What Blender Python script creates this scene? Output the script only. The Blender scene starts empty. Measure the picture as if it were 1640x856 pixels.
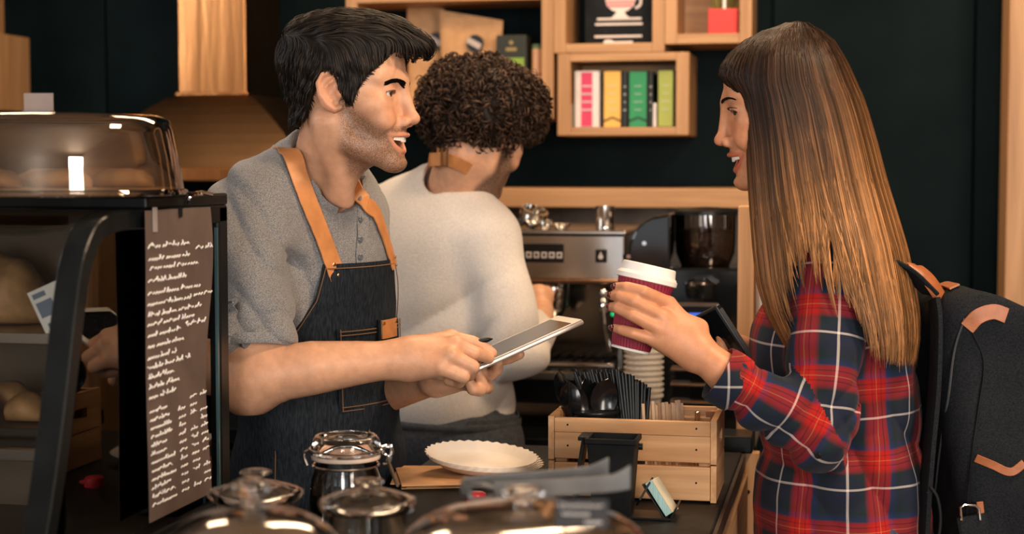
import bpy, bmesh, math, random
import numpy as np
from mathutils import Vector, Matrix

# ------------------------------------------------------------------ camera
SC = bpy.context.scene
COL = SC.collection
FPX = 2600.0                       # focal length in pixels of the 1640x856 frame
YAW, PITCH, CAMZ = math.radians(11.67), math.radians(3.478), 1.5
cam_d = bpy.data.cameras.new('camera')
cam = bpy.data.objects.new('camera', cam_d); COL.objects.link(cam)
cam_d.sensor_width = 36.0
cam_d.lens = FPX / 1640.0 * 36.0
cam.location = (0, 0, CAMZ)
cam.rotation_euler = (math.pi / 2 - PITCH, 0, YAW)
cam_d.clip_start = 0.05
cam_d.dof.use_dof = True
cam_d.dof.focus_distance = 2.45
cam_d.dof.aperture_fstop = 4.2
SC.camera = cam
CM = Matrix.Translation((0, 0, CAMZ)) @ cam.rotation_euler.to_matrix().to_4x4()

# ------------------------------------------------------------------ world, lamps, exposure
W = bpy.data.worlds.new('world'); SC.world = W; W.use_nodes = True
bgn = W.node_tree.nodes['Background']
bgn.inputs[0].default_value = (0.93, 0.96, 1.0, 1); bgn.inputs[1].default_value = 1.1
SC.view_settings.view_transform = 'Standard'; SC.view_settings.look = 'None'
SC.view_settings.exposure = 0.0; SC.view_settings.gamma = 1.0
SC.view_settings.use_curve_mapping = False
SC.cycles.use_denoising = True
SC.cycles.max_bounces = 8; SC.cycles.transparent_max_bounces = 24
SC.cycles.caustics_refractive = False; SC.cycles.caustics_reflective = False
SC.cycles.sample_clamp_indirect = 4.0

def area_light(name, loc, target, sx, sy, power, col):
    l = bpy.data.lights.new(name, 'AREA'); l.shape = 'RECTANGLE'; l.size = sx; l.size_y = sy
    l.energy = power; l.color = col
    o = bpy.data.objects.new(name, l); COL.objects.link(o)
    o.location = loc
    o.rotation_euler = (Vector(target) - Vector(loc)).to_track_quat('-Z', 'Y').to_euler()
    return o
# the glazed shop front behind the photographer is open to the daylight of the world; one bay carries an area light, key and fill stand inside the room
area_light('window_and_fill', (2.05, -1.0, 1.95), (-0.6, 2.4, 1.25), 1.2, 1.9, 150, (1.0, 0.88, 0.76))  # key for the light from the right front; no window stands there
area_light('window_and_fill', (0.1, -4.1, 1.8), (-0.5, 2.4, 1.3), 1.1, 2.2, 130, (1.0, 0.93, 0.86))
area_light('window_and_fill', (-3.3, 1.75, 2.3), (-0.9, 2.4, 1.4), 0.8, 1.2, 30, (0.90, 0.95, 1.0))  # cool fill added at the left, with no window there
# warm ceiling fittings above the bar
area_light('ceiling_lamp', (-0.35, 3.45, 2.95), (-0.45, 3.5, 0.9), 1.6, 0.25, 34, (1.0, 0.70, 0.43))
area_light('ceiling_lamp', (0.85, 2.0, 2.95), (0.10, 2.40, 1.3), 0.4, 0.4, 40, (1.0, 0.70, 0.44))
area_light('ceiling_lamp', (-1.9, 3.2, 2.95), (-1.3, 3.4, 1.2), 0.4, 0.4, 12, (1.0, 0.70, 0.43))

# ------------------------------------------------------------------ pixel rays -> points at real depths
def V3(v): return np.array(v, dtype=np.float64)
def P(px, py, D):
    v = CM @ Vector(((px - 820.0) / FPX * D, -(py - 428.0) / FPX * D, -D))
    return V3(v)
def ray(px, py):
    o = V3((0, 0, CAMZ)); return o, P(px, py, 1.0) - o
def PY(px, py, y):
    o, d = ray(px, py); return o + d * (y / d[1])
def PZ(px, py, z):
    o, d = ray(px, py); return o + d * ((z - CAMZ) / d[2])
def PX(px, py, x):
    o, d = ray(px, py); return o + d * (x / d[0])
RIGHT = V3((math.cos(YAW), math.sin(YAW), 0)); AWAY = V3((-math.sin(YAW), math.cos(YAW), 0)); UP = V3((0, 0, 1))
def nrm(v):
    v = V3(v); return v / (np.linalg.norm(v) + 1e-12)

# ------------------------------------------------------------------ materials
MATS = {}
def _nodes(name):
    m = bpy.data.materials.new(name); m.use_nodes = True
    nt = m.node_tree; b = nt.nodes['Principled BSDF']
    return m, nt, b
def rgba(c): return (c[0], c[1], c[2], 1.0)
def pmat(name, col, rough=0.5, metal=0.0, var=0.10, scale=18.0, bump=0.0, bscale=60.0, stretch=(1, 1, 1), attr=None,
         coat=0.0, sss=0.0, sheen=0.0, spec=0.5, emit=0.0, col2=None, detail=3.0, trans=0.0, ior=1.45, lo=0.35, hi=0.65, attr_mul=True):
    if name in MATS: return MATS[name]
    m, nt, b = _nodes(name); N = nt.nodes; L = nt.links
    tc = N.new('ShaderNodeTexCoord'); mp = N.new('ShaderNodeMapping'); mp.inputs['Scale'].default_value = stretch
    L.new(tc.outputs['Object'], mp.inputs['Vector'])
    nz = N.new('ShaderNodeTexNoise'); nz.inputs['Scale'].default_value = scale; nz.inputs['Detail'].default_value = detail
    L.new(mp.outputs['Vector'], nz.inputs['Vector'])
    rp = N.new('ShaderNodeValToRGB')
    c2 = col2 if col2 else tuple(min(1.0, x * (1 + var) + var * 0.01) for x in col)
    c1 = col if col2 else tuple(x * (1 - var) for x in col)
    rp.color_ramp.elements[0].color = rgba(c1); rp.color_ramp.elements[0].position = lo
    rp.color_ramp.elements[1].color = rgba(c2); rp.color_ramp.elements[1].position = hi
    L.new(nz.outputs['Fac'], rp.inputs['Fac'])
    out = rp.outputs['Color']
    if attr:
        at = N.new('ShaderNodeAttribute'); at.attribute_name = attr
        mx = N.new('ShaderNodeMix'); mx.data_type = 'RGBA'; mx.blend_type = 'MULTIPLY'; mx.inputs[0].default_value = 1.0
        L.new(at.outputs['Color'], mx.inputs[6]); L.new(out, mx.inputs[7]); out = mx.outputs[2]
    L.new(out, b.inputs['Base Color'])
    b.inputs['Roughness'].default_value = rough; b.inputs['Metallic'].default_value = metal
    b.inputs['Coat Weight'].default_value = coat; b.inputs['Coat Roughness'].default_value = 0.08
    b.inputs['Specular IOR Level'].default_value = spec
    b.inputs['Sheen Weight'].default_value = sheen
    b.inputs['Transmission Weight'].default_value = trans; b.inputs['IOR'].default_value = ior
    if sss:
        b.inputs['Subsurface Weight'].default_value = sss; b.inputs['Subsurface Radius'].default_value = (0.010, 0.0035, 0.0018)
        b.inputs['Subsurface Scale'].default_value = 1.0
    if emit:
        L.new(out, b.inputs['Emission Color']); b.inputs['Emission Strength'].default_value = emit
    if bump:
        n2 = N.new('ShaderNodeTexNoise'); n2.inputs['Scale'].default_value = bscale; n2.inputs['Detail'].default_value = 4
        L.new(mp.outputs['Vector'], n2.inputs['Vector'])
        bp = N.new('ShaderNodeBump'); bp.inputs['Strength'].default_value = bump; bp.inputs['Distance'].default_value = 0.004
        L.new(n2.outputs['Fac'], bp.inputs['Height']); L.new(bp.outputs['Normal'], b.inputs['Normal'])
    MATS[name] = m
    return m
def wood(name, c1, c2, axis='x', scale=1.0, rough=0.5):
    if name in MATS: return MATS[name]
    m, nt, b = _nodes(name); N = nt.nodes; L = nt.links
    tc = N.new('ShaderNodeTexCoord'); mp = N.new('ShaderNodeMapping')
    st = {'x': (1.2, 22, 22), 'y': (22, 1.2, 22), 'z': (22, 22, 1.2)}[axis]
    mp.inputs['Scale'].default_value = tuple(s * scale for s in st)
    oi = N.new('ShaderNodeObjectInfo'); ad = N.new('ShaderNodeVectorMath'); ad.operation = 'ADD'
    ml = N.new('ShaderNodeMath'); ml.operation = 'MULTIPLY'; ml.inputs[1].default_value = 37.0
    L.new(oi.outputs['Random'], ml.inputs[0]); L.new(tc.outputs['Object'], ad.inputs[0]); L.new(ml.outputs[0], ad.inputs[1])
    L.new(ad.outputs[0], mp.inputs['Vector'])
    n1 = N.new('ShaderNodeTexNoise'); n1.inputs['Scale'].default_value = 1.6; n1.inputs['Detail'].default_value = 5
    n1.inputs['Distortion'].default_value = 0.7
    L.new(mp.outputs['Vector'], n1.inputs['Vector'])
    rp = N.new('ShaderNodeValToRGB')
    rp.color_ramp.elements[0].color = rgba(c1); rp.color_ramp.elements[0].position = 0.30
    rp.color_ramp.elements[1].color = rgba(c2); rp.color_ramp.elements[1].position = 0.62
    L.new(n1.outputs['Fac'], rp.inputs['Fac']); L.new(rp.outputs['Color'], b.inputs['Base Color'])
    b.inputs['Roughness'].default_value = rough
    bp = N.new('ShaderNodeBump'); bp.inputs['Strength'].default_value = 0.15; bp.inputs['Distance'].default_value = 0.002
    L.new(n1.outputs['Fac'], bp.inputs['Height']); L.new(bp.outputs['Normal'], b.inputs['Normal'])
    MATS[name] = m
    return m
def thin_glass(name, tint=(1, 1, 1), rough=0.02, ior=1.5, extra=0.0, gcol=(1, 1, 1)):
    """a pane seen as surface reflection over clear transmission"""
    if name in MATS: return MATS[name]
    m, nt, b = _nodes(name); N = nt.nodes; L = nt.links
    N.remove(b); out = N['Material Output']
    tr = N.new('ShaderNodeBsdfTransparent'); gl = N.new('ShaderNodeBsdfGlossy'); fr = N.new('ShaderNodeFresnel'); mx = N.new('ShaderNodeMixShader')
    nz = N.new('ShaderNodeTexNoise'); nz.inputs['Scale'].default_value = 9
    rp = N.new('ShaderNodeValToRGB'); rp.color_ramp.elements[0].color = rgba(tuple(x * .95 for x in tint)); rp.color_ramp.elements[1].color = rgba(tint)
    L.new(nz.outputs['Fac'], rp.inputs['Fac']); L.new(rp.outputs['Color'], tr.inputs['Color'])
    gl.inputs['Roughness'].default_value = rough; gl.inputs['Color'].default_value = rgba(gcol)
    fr.inputs['IOR'].default_value = ior
    ad = N.new('ShaderNodeMath'); ad.operation = 'ADD'; ad.use_clamp = True; ad.inputs[1].default_value = extra
    L.new(fr.outputs[0], ad.inputs[0]); L.new(ad.outputs[0], mx.inputs[0])
    L.new(tr.outputs[0], mx.inputs[1]); L.new(gl.outputs[0], mx.inputs[2]); L.new(mx.outputs[0], out.inputs['Surface'])
    MATS[name] = m
    return m

# ------------------------------------------------------------------ mesh builder
class MB:
    def __init__(s): s.v = []; s.f = []
    def add(s, vs, fs):
        o = len(s.v); s.v += [tuple(map(float, v)) for v in vs]; s.f += [tuple(i + o for i in f) for f in fs]; return s
    def box(s, c, size, R=None):
        c = V3(c); h = V3(size) / 2
        pts = [V3((x, y, z)) * h for z in (-1, 1) for y in (-1, 1) for x in (-1, 1)]
        if R is not None: pts = [np.asarray(R) @ p for p in pts]
        return s.add([c + p for p in pts], [(0, 2, 3, 1), (4, 5, 7, 6), (0, 1, 5, 4), (2, 6, 7, 3), (0, 4, 6, 2), (1, 3, 7, 5)])
    def ext(s, x0, x1, y0, y1, z0, z1):
        return s.box(((x0 + x1) / 2, (y0 + y1) / 2, (z0 + z1) / 2), (abs(x1 - x0), abs(y1 - y0), abs(z1 - z0)))
    def lathe(s, c, prof, n=32, axis=None, cap=True):
        """prof = [(r, h)...] about an axis through c"""
        c = V3(c); ax = nrm(axis if axis is not None else UP)
        u = nrm(np.cross(ax, (0.31, 0.95, 0.05) if abs(ax[2]) > .8 else (0, 0, 1))); w = np.cross(ax, u)
        vs = []; fs = []
        for r, h in prof:
            for k in range(n):
                a = 2 * math.pi * k / n
                vs.append(c + ax * h + (u * math.cos(a) + w * math.sin(a)) * r)
        for i in range(len(prof) - 1):
            for k in range(n):
                k2 = (k + 1) % n
                fs.append((i * n + k, i * n + k2, (i + 1) * n + k2, (i + 1) * n + k))
        if cap:
            if prof[0][0] > 1e-4: fs.append(tuple(range(n - 1, -1, -1)))
            if prof[-1][0] > 1e-4: fs.append(tuple(range((len(prof) - 1) * n, len(prof) * n)))
        return s.add(vs, fs)
    def tube(s, pts, r, n=8, flat=None, closed=False, ref=None):
        """sweep; r scalar or list; flat=(a,b) semi axes instead of a circle"""
        pts = [V3(p) for p in pts]; m = len(pts)
        rs = [r] * m if np.isscalar(r) else list(r)
        vs = []; fs = []; up = None if ref is None else V3(ref)
        for i, p in enumerate(pts):
            if closed: t = nrm(pts[(i + 1) % m] - pts[i - 1])
            else: t = nrm(pts[min(i + 1, m - 1)] - pts[max(i - 1, 0)])
            if up is None: up = V3((0, 0, 1)) if abs(t[2]) < .9 else V3((1, 0, 0))
            sd = nrm(np.cross(t, up)); u2 = np.cross(sd, t)
            if ref is None: up = u2
            for k in range(n):
                a = 2 * math.pi * k / n
                if flat:
                    ca, sa = math.cos(a), math.sin(a); e = flat[2] if len(flat) > 2 else 1.0
                    ca = math.copysign(abs(ca) ** e, ca); sa = math.copysign(abs(sa) ** e, sa)
                    vs.append(p + sd * ca * flat[0] * rs[i] + u2 * sa * flat[1] * rs[i])
                else: vs.append(p + (sd * math.cos(a) + u2 * math.sin(a)) * rs[i])
        for i in range(m if closed else m - 1):
            j = (i + 1) % m
            for k in range(n):
                k2 = (k + 1) % n
                fs.append((i * n + k, i * n + k2, j * n + k2, j * n + k))
        if not closed: fs += [tuple(range(n - 1, -1, -1)), tuple(range((m - 1) * n, m * n))]
        return s.add(vs, fs)
    def prism(s, poly, d):
        """extrude a planar polygon (3-D points) by vector d"""
        poly = [V3(p) for p in poly]; n = len(poly); d = V3(d)
        vs = poly + [p + d for p in poly]
        fs = [tuple(range(n - 1, -1, -1)), tuple(range(n, 2 * n))] + [(i, (i + 1) % n, (i + 1) % n + n, i + n) for i in range(n)]
        return s.add(vs, fs)
    def grid(s, rows, closed=False):
        n = len(rows[0]); vs = [p for r in rows for p in r]; fs = []
        for i in range(len(rows) - 1):
            for k in range(n if closed else n - 1):
                k2 = (k + 1) % n
                fs.append((i * n + k, i * n + k2, (i + 1) * n + k2, (i + 1) * n + k))
        return s.add(vs, fs)
    def ball(s, c, r, n=16, R=None):
        c = V3(c); r = V3(r if not np.isscalar(r) else (r, r, r)); vs = []; fs = []
        m = n // 2
        for i in range(m + 1):
            th = math.pi * i / m
            for k in range(n):
                a = 2 * math.pi * k / n
                p = V3((math.sin(th) * math.cos(a), math.sin(th) * math.sin(a), math.cos(th))) * r
                if R is not None: p = np.asarray(R) @ p
                vs.append(c + p)
        for i in range(m):
            for k in range(n):
                k2 = (k + 1) % n
                fs.append((i * n + k, (i + 1) * n + k, (i + 1) * n + k2, i * n + k2))
        return s.add(vs, fs)

def link_mesh(name, me, parent=None, recentre=True):
    n = len(me.vertices); co = np.empty(n * 3, dtype=np.float32); me.vertices.foreach_get('co', co); co = co.reshape(-1, 3)
    c = (co.min(0) + co.max(0)) / 2 if recentre and n else np.zeros(3)
    if recentre: c[2] = co[:, 2].min() if parent is None else c[2]
    co -= c.astype(np.float32); me.vertices.foreach_set('co', co.reshape(-1)); me.update()
    o = bpy.data.objects.new(name, me); COL.objects.link(o)
    wl = Vector(c)
    if parent is not None:
        o.parent = parent; wl = wl - WLOC[parent.name]
    o.location = wl; WLOC[o.name] = Vector(c)
    return o
WLOC = {}
def obj(name, mb, m, parent=None, smooth=False, bevel=0.0, seg=2, angle=None, solid=0.0, weld=True):
    me = bpy.data.meshes.new(name)
    bm = bmesh.new(); vs = [bm.verts.new(v) for v in mb.v]
    for f in mb.f:
        try: bm.faces.new([vs[i] for i in f])
        except ValueError: pass
    if weld: bmesh.ops.remove_doubles(bm, verts=bm.verts, dist=1e-6)
    bmesh.ops.recalc_face_normals(bm, faces=bm.faces)
    if solid:
        r = bmesh.ops.solidify(bm, geom=list(bm.faces), thickness=solid)
    if bevel:
        ed = [e for e in bm.edges if len(e.link_faces) == 2 and e.calc_face_angle(0) > math.radians(30)]
        bmesh.ops.bevel(bm, geom=ed, offset=bevel, segments=seg, profile=0.5, affect='EDGES', clamp_overlap=True)
    for f in bm.faces: f.smooth = smooth
    if smooth:
        for e in bm.edges:
            if len(e.link_faces) == 2 and e.calc_face_angle(0) > math.radians(angle or 40): e.smooth = False
    bm.to_mesh(me); bm.free()
    me.materials.append(m)
    return link_mesh(name, me, parent)
def thing(name, label, cat, loc, group=None):
    o = bpy.data.objects.new(name, None); COL.objects.link(o); o.location = loc; WLOC[o.name] = Vector(loc)
    o.empty_display_size = 0.05
    o['label'] = label; o['category'] = cat
    if group: o['group'] = group
    return o
def tag(o, label, cat, group=None):
    o['label'] = label; o['category'] = cat
    if group: o['group'] = group
    return o
def structure(o, label=None):
    o['kind'] = 'structure'
    if label: o['label'] = label
    return o
def rotz(a): return np.array([[math.cos(a), -math.sin(a), 0], [math.sin(a), math.cos(a), 0], [0, 0, 1]])
def basis(x, y, z): return np.stack([V3(x), V3(y), V3(z)], axis=1)
def bez(pts, n):
    """Catmull-Rom through the points"""
    pts = [V3(p) for p in pts]; q = [2 * pts[0] - pts[1]] + pts + [2 * pts[-1] - pts[-2]]; out = []
    m = len(pts) - 1
    for i in range(n):
        t = i / (n - 1) * m; k = min(int(t), m - 1); t -= k
        a, b, c, d = q[k:k + 4]
        out.append(0.5 * ((2 * b) + (c - a) * t + (2 * a - 5 * b + 4 * c - d) * t * t + (3 * b - a - 3 * c + d) * t ** 3))
    return out
RND = random.Random(7)
# ------------------------------------------------------------------ shared materials
M_WALL = pmat('dark_wall_paint', (0.0012, 0.0052, 0.0062), rough=0.6, var=0.2, scale=3, spec=.05)
M_WALLP = pmat('dark_wall_panel', (0.0013, 0.0058, 0.0070), rough=0.5, var=0.2, scale=3, spec=.05)
M_FLOOR = pmat('grey_floor', (0.10, 0.09, 0.08), rough=0.6, var=0.25, scale=5)
M_CEIL = pmat('brown_ceiling', (0.36, 0.26, 0.18), rough=0.8)
M_PLAST = pmat('warm_plaster', (0.30, 0.22, 0.16), rough=0.8, var=.08)
M_OAK = wood('light_oak', (0.34, 0.170, 0.070), (0.50, 0.275, 0.125), 'x', 1.0)
M_OAKZ = wood('light_oak_upright', (0.34, 0.170, 0.070), (0.50, 0.275, 0.125), 'z', 1.0)
M_PINE = wood('pine', (0.44, 0.215, 0.085), (0.66, 0.38, 0.185), 'x', 1.3, 0.55)
M_PINEY = wood('pine_lengthwise', (0.44, 0.215, 0.085), (0.66, 0.38, 0.185), 'y', 1.3, 0.55)
M_PINEZ = wood('pine_upright', (0.44, 0.215, 0.085), (0.66, 0.38, 0.185), 'z', 1.3, 0.55)
M_PEND = wood('pine_end_grain', (0.30, 0.13, 0.05), (0.45, 0.23, 0.10), 'z', 2.2, 0.6)
M_COPPER = pmat('brushed_copper', (0.50, 0.215, 0.075), rough=0.22, metal=1, var=0.10, scale=4, stretch=(6, 6, .5), bump=.5, bscale=2.2)
M_STEEL = pmat('brushed_steel', (0.55, 0.52, 0.49), rough=0.22, metal=1, var=0.10, scale=5, stretch=(1, 1, 12))
M_CHROME = pmat('chrome', (0.78, 0.76, 0.74), rough=0.08, metal=1, var=0.04)
M_BLACK = pmat('black_plastic', (0.005, 0.007, 0.008), rough=0.32, var=0.2, spec=.3)
M_BLACKM = pmat('matt_black', (0.006, 0.0075, 0.0085), rough=0.6, var=0.25, spec=.18)
M_GLOSSB = pmat('gloss_black', (0.005, 0.006, 0.007), rough=0.10, var=0.1, coat=0.4)
M_WHITE = pmat('white_plastic', (0.80, 0.78, 0.75), rough=0.45, var=0.04)
M_PAPERW = pmat('white_paper', (0.78, 0.74, 0.69), rough=0.8, var=0.04)
M_KRAFT = pmat('kraft_paper', (0.56, 0.31, 0.145), rough=0.75, var=0.10, scale=30, bump=0.15, bscale=25)
M_GLASS = thin_glass('clear_glass', (0.97, 0.985, 0.98))
M_CASEGL = thin_glass('case_glass', (0.86, 0.88, 0.86), extra=0.02)
M_ACRYL = thin_glass('clear_acrylic', (0.93, 0.91, 0.89), extra=0.15)
M_SOLIDGL = pmat('solid_glass', (0.98, 0.99, 0.985), rough=0.02, trans=1.0, ior=1.48, var=0.01)
M_LEATHER = pmat('tan_leather', (0.52, 0.215, 0.075), rough=0.42, var=0.14, scale=30, bump=0.12, bscale=200)
M_TEXT = pmat('white_chalk_ink', (0.82, 0.80, 0.78), rough=0.8, var=0.05)

# ------------------------------------------------------------------ the room
YW = 4.6
structure(obj('floor', MB().ext(-3.4, 2.2, -4.2, YW + .1, -0.05, 0), M_FLOOR), 'grey concrete cafe floor')
structure(obj('ceiling', MB().ext(-3.4, 2.2, -4.2, YW + .1, 3.05, 3.12), M_CEIL), 'brown boarded ceiling above the bar')
wb = structure(obj('wall_back', MB().ext(-3.4, 2.2, YW, YW + .1, 0, 3.05), M_WALL), 'almost black teal wall behind the bar')
xs = [-3.4, -2.2, PY(430, 100, YW)[0], PY(1237, 100, YW)[0], PY(1561, 100, YW)[0], 2.2]
for i in range(len(xs) - 1):
    obj('panel', MB().ext(xs[i] + .003, xs[i + 1] - .003, YW - .016, YW, 0.0, 3.04), M_WALLP, wb, bevel=.003)
structure(obj('wall_left', MB().ext(-3.5, -3.4, -4.2, YW + .1, 0, 3.05), M_PLAST), 'warm plaster side wall on the left')
structure(obj('wall_right', MB().ext(2.2, 2.3, -4.2, YW + .1, 0, 3.05), M_PLAST), 'warm plaster side wall on the right')
YW -= .016
wf = thing('window_1', 'glazed shop front behind the photographer', 'window', (-.6, -4.2, 0)); del wf['category']; wf['kind'] = 'structure'
for x in (-3.38, -2.0, -.62, .76, 2.16): obj('mullion', MB().ext(x - .05, x + .05, -4.26, -4.18, 0, 3.05), M_BLACKM, wf)
obj('sill', MB().ext(-3.33, 2.11, -4.26, -4.18, 0, .35), M_BLACKM, wf); obj('transom', MB().ext(-3.33, 2.11, -4.25, -4.19, 2.35, 2.43), M_BLACKM, wf)

# wooden door frame with its glazed leaf at the far right
dx0, dx1 = PY(1607, 400, 4.3)[0], PY(1662, 400, 4.3)[0]
dr = thing('door_1', 'light wood framed glass door at the right edge', 'door', (dx0 + .4, 4.35, 0)); del dr['category']; dr['kind'] = 'structure'
obj('frame_post', MB().ext(dx0, dx0 + .055, 4.25, 4.45, 0, 2.6), M_OAKZ, dr, bevel=.004)
obj('frame_post', MB().ext(dx0 + .85, dx0 + .905, 4.25, 4.45, 0, 2.6), M_OAKZ, dr, bevel=.004)
obj('frame_header', MB().ext(dx0 + .055, dx0 + .85, 4.25, 4.45, 2.53, 2.6), M_OAK, dr, bevel=.004)
obj('stile', MB().ext(dx0 + .06, dx0 + .13, 4.33, 4.38, 0, 2.52), M_OAKZ, dr, bevel=.004)
obj('stile', MB().ext(dx0 + .775, dx0 + .845, 4.33, 4.38, 0, 2.52), M_OAKZ, dr, bevel=.004)
obj('pane', MB().ext(dx0 + .13, dx0 + .775, 4.352, 4.358, 0.05, 2.52), M_CASEGL, dr)

# ------------------------------------------------------------------ extractor hood
cx = (PY(283, 100, 4.3)[0] + PY(396, 100, 4.3)[0]) / 2; cw = (PY(396, 100, 4.3)[0] - PY(283, 100, 4.3)[0]) / 2 - .004
zt = PY(340, 151, 4.3)[2]; zl1 = PY(340, 268, 4.12)[2]; zl0 = PY(340, 291, 4.12)[2]
hood = thing('extractor_hood', 'brushed copper extractor hood with square chimney on dark wall', 'extractor hood', (cx, 4.4, zl0))
obj('chimney', MB().ext(cx - cw, cx + cw, 4.3, YW, zt - .005, 3.05), M_COPPER, hood, bevel=.004)
hw = .34
top = [(cx - cw - .004, 4.296, zt), (cx + cw + .004, 4.296, zt), (cx + cw + .004, YW, zt), (cx - cw - .004, YW, zt)]
bot = [(cx - hw, 4.12, zl1), (cx + hw, 4.12, zl1), (cx + hw, YW, zl1), (cx - hw, YW, zl1)]
rows = []
for i in range(9):
    t = i / 8; e = t ** 1.25
    rows.append([V3(a) * (1 - t) * 1 + V3(b) * t for a, b in zip(top, bot)])
    for k in range(4):
        p = rows[-1][k]; p[2] = top[k][2] * (1 - e) + bot[k][2] * e
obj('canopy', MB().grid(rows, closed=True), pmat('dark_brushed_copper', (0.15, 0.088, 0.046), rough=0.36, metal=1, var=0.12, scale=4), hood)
obj('lip', MB().ext(cx - hw - .004, cx + hw + .004, 4.116, YW, zl0, zl1), M_COPPER, hood, bevel=.004)
obj('collar', MB().ext(cx - cw - .006, cx + cw + .006, 4.292, YW, zt - .004, zt + .006), M_COPPER, hood, bevel=.002)

# ------------------------------------------------------------------ wooden cabinet high on the left
z0, z1 = PY(20, 172, 4.2)[2], PY(20, 42, 4.2)[2]; xr = PY(48, 100, YW)[0]
cb = thing('wall_cabinet', 'wooden wall cabinet at the upper left corner beside the hood', 'cabinet', (xr - .35, 4.3, z0))
obj('body', MB().ext(xr - .7, xr, 4.02, YW, z0, z1), M_OAKZ, cb, bevel=.003)
obj('door', MB().ext(xr - .348, xr - .002, 4.0, 4.02, z0 + .003, z1 - .003), M_OAKZ, cb, bevel=.003)
obj('door', MB().ext(xr - .70, xr - .352, 4.0, 4.02, z0 + .003, z1 - .003), M_OAKZ, cb, bevel=.003)
xr2 = PY(7, 20, YW)[0]
cb = thing('upper_wall_cabinet', 'shaded wooden cabinet above the left wall cabinet', 'cabinet', (xr2 - .35, 4.3, z1))
obj('body', MB().ext(xr2 - .7, xr2, 4.02, YW, z1 + .002, z1 + .6), M_OAKZ, cb, bevel=.003)
obj('door', MB().ext(xr2 - .69, xr2 - .01, 4.0, 4.02, z1 + .01, z1 + .59), M_OAKZ, cb, bevel=.003)

# ------------------------------------------------------------------ wooden box shelves
YF = 4.36
def sx(px): return PY(px, 60, YF)[0]
def sz(py): return PY(1000, py, YF)[2]
def shelf_box(label, x0, x1, z0, z1, t=.034, back=False, inner=None, tb=None):
    tb = tb or t
    s = thing('box_shelf', label, 'shelf', ((x0 + x1) / 2, (YF + YW) / 2, z0), 'wooden box shelves on the dark wall')
    obj('side_board', MB().ext(x0, x0 + t, YF, YW, z0, z1), M_OAKZ, s, bevel=.002)
    obj('side_board', MB().ext(x1 - t, x1, YF, YW, z0, z1), M_OAKZ, s, bevel=.002)
    obj('bottom_board', MB().ext(x0 + t, x1 - t, YF, YW, z0, z0 + tb), M_OAK, s, bevel=.002)
    obj('top_board', MB().ext(x0 + t, x1 - t, YF, YW, z1 - tb, z1), M_OAK, s, bevel=.002)
    if back: obj('back_board', MB().ext(x0 + t, x1 - t, YW - .012, YW, z0 + tb, z1 - tb), M_OAK, s)
    return s
T = sx(905) - sx(886)
zB = sz(69)                                 # top face of the bottom board of the middle box
shelf_box('wide wooden box shelf holding kraft coffee bags', sx(554), sx(886), sz(190), sz(-22), T, tb=.03)
shelf_box('tall wooden box shelf holding the black teacup sign', sx(886) + .001, sx(1064), sz(84), sz(-200), T, tb=sz(69) - sz(84))
shelf_box('small wooden box shelf holding the red planter', sx(1064) + .001, sx(1204), sz(72), sz(-120), sx(1204) - sx(1184), back=True, tb=sz(56) - sz(72))
shelf_box('low wooden box shelf filled with tea boxes', sx(893), sx(1104), sz(217), sz(84) - .001, sx(1104) - sx(1083), back=True, tb=sz(204) - sz(217))

# tea boxes standing in the low shelf
zb = sz(204) + .0005
def flat_col(name, c, rough=.55): return pmat(name, c, rough=rough, var=.06)
def tea_box(label, p0, p1, py, front, side, mid=None, notch=False, dep=.12):
    x0, x1, zt = sx(p0), sx(p1), sz(py)
    t = thing('tea_box', label, 'tea box', ((x0 + x1) / 2, YF + .09, zb), 'tea boxes in the low box shelf')
    yf = YF + .025
    obj('carton', MB().ext(x0, x1, yf, yf + dep, zb, zt), side, t, bevel=.0015)
    w = x1 - x0; h = zt - zb
    if notch:
        xm = (x0 + x1) / 2; e = w * .06
        obj('front_label', MB().prism([(x0 + e, yf - .002, zb + h * .13), (xm, yf - .002, zb + h * .19), (x1 - e, yf - .002, zb + h * .13), (x1 - e, yf - .002, zt - .002), (x0 + e, yf - .002, zt - .002)][::1], (0, .0019, 0)), front, t)
        obj('base_label', MB().prism([(x0 + e, yf - .002, zb + .001), (x1 - e, yf - .002, zb + .001), (x1 - e, yf - .002, zb + h * .09), (xm, yf - .002, zb + h * .155), (x0 + e, yf - .002, zb + h * .09)], (0, .0019, 0)), front, t)
    else:
        obj('front_label', MB().ext(x0 + w * .05, x1 - w * .05, yf - .002, yf - .0001, zb + .002, zt - .002), front, t)
    if mid: obj('centre_stripe', MB().ext(x0 + w * .27, x0 + w * .72, yf - .0035, yf - .0021, zb + .003, zt - .004), mid, t)
    for i in range(4):                      # printed lines of the label, too small to read
        zz = zb + h * (.30 + .14 * i); ww = w * RND.uniform(.18, .30); xm = (x0 + x1) / 2
        obj('print_line', MB().ext(xm - ww, xm + ww, yf - .0046 if mid else yf - .0030, yf - .0036 if mid else yf - .0021, zz, zz + h * .022), flat_col('label_print_' + front.name, tuple(min(1, c * .55 + .25) for c in COLS.get(front.name, (.4, .4, .4)))), t)
    return t
COLS = {'tea_white': (.74, .68, .66), 'tea_yellow': (.80, .45, .10), 'tea_green': (.02, .26, .10), 'tea_olive': (.33, .38, .08), 'tea_cream': (.6, .55, .42)}
TC = {k: flat_col(k, v) for k, v in COLS.items()}
M_PINK = flat_col('tea_pink', (.62, .05, .13)); M_TSIDE = flat_col('tea_dark', (.012, .016, .016))
tea_box('white and crimson tea box, leftmost large carton in the low shelf', 918, 958, 112, TC['tea_white'], TC['tea_white'], M_PINK)
tea_box('yellow fronted dark tea box in the low shelf', 964, 994, 112, TC['tea_yellow'], M_TSIDE, notch=True)
tea_box('bright green fronted dark tea box in the low shelf', 1005, 1036, 113, TC['tea_green'], M_TSIDE, notch=True)
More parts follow.
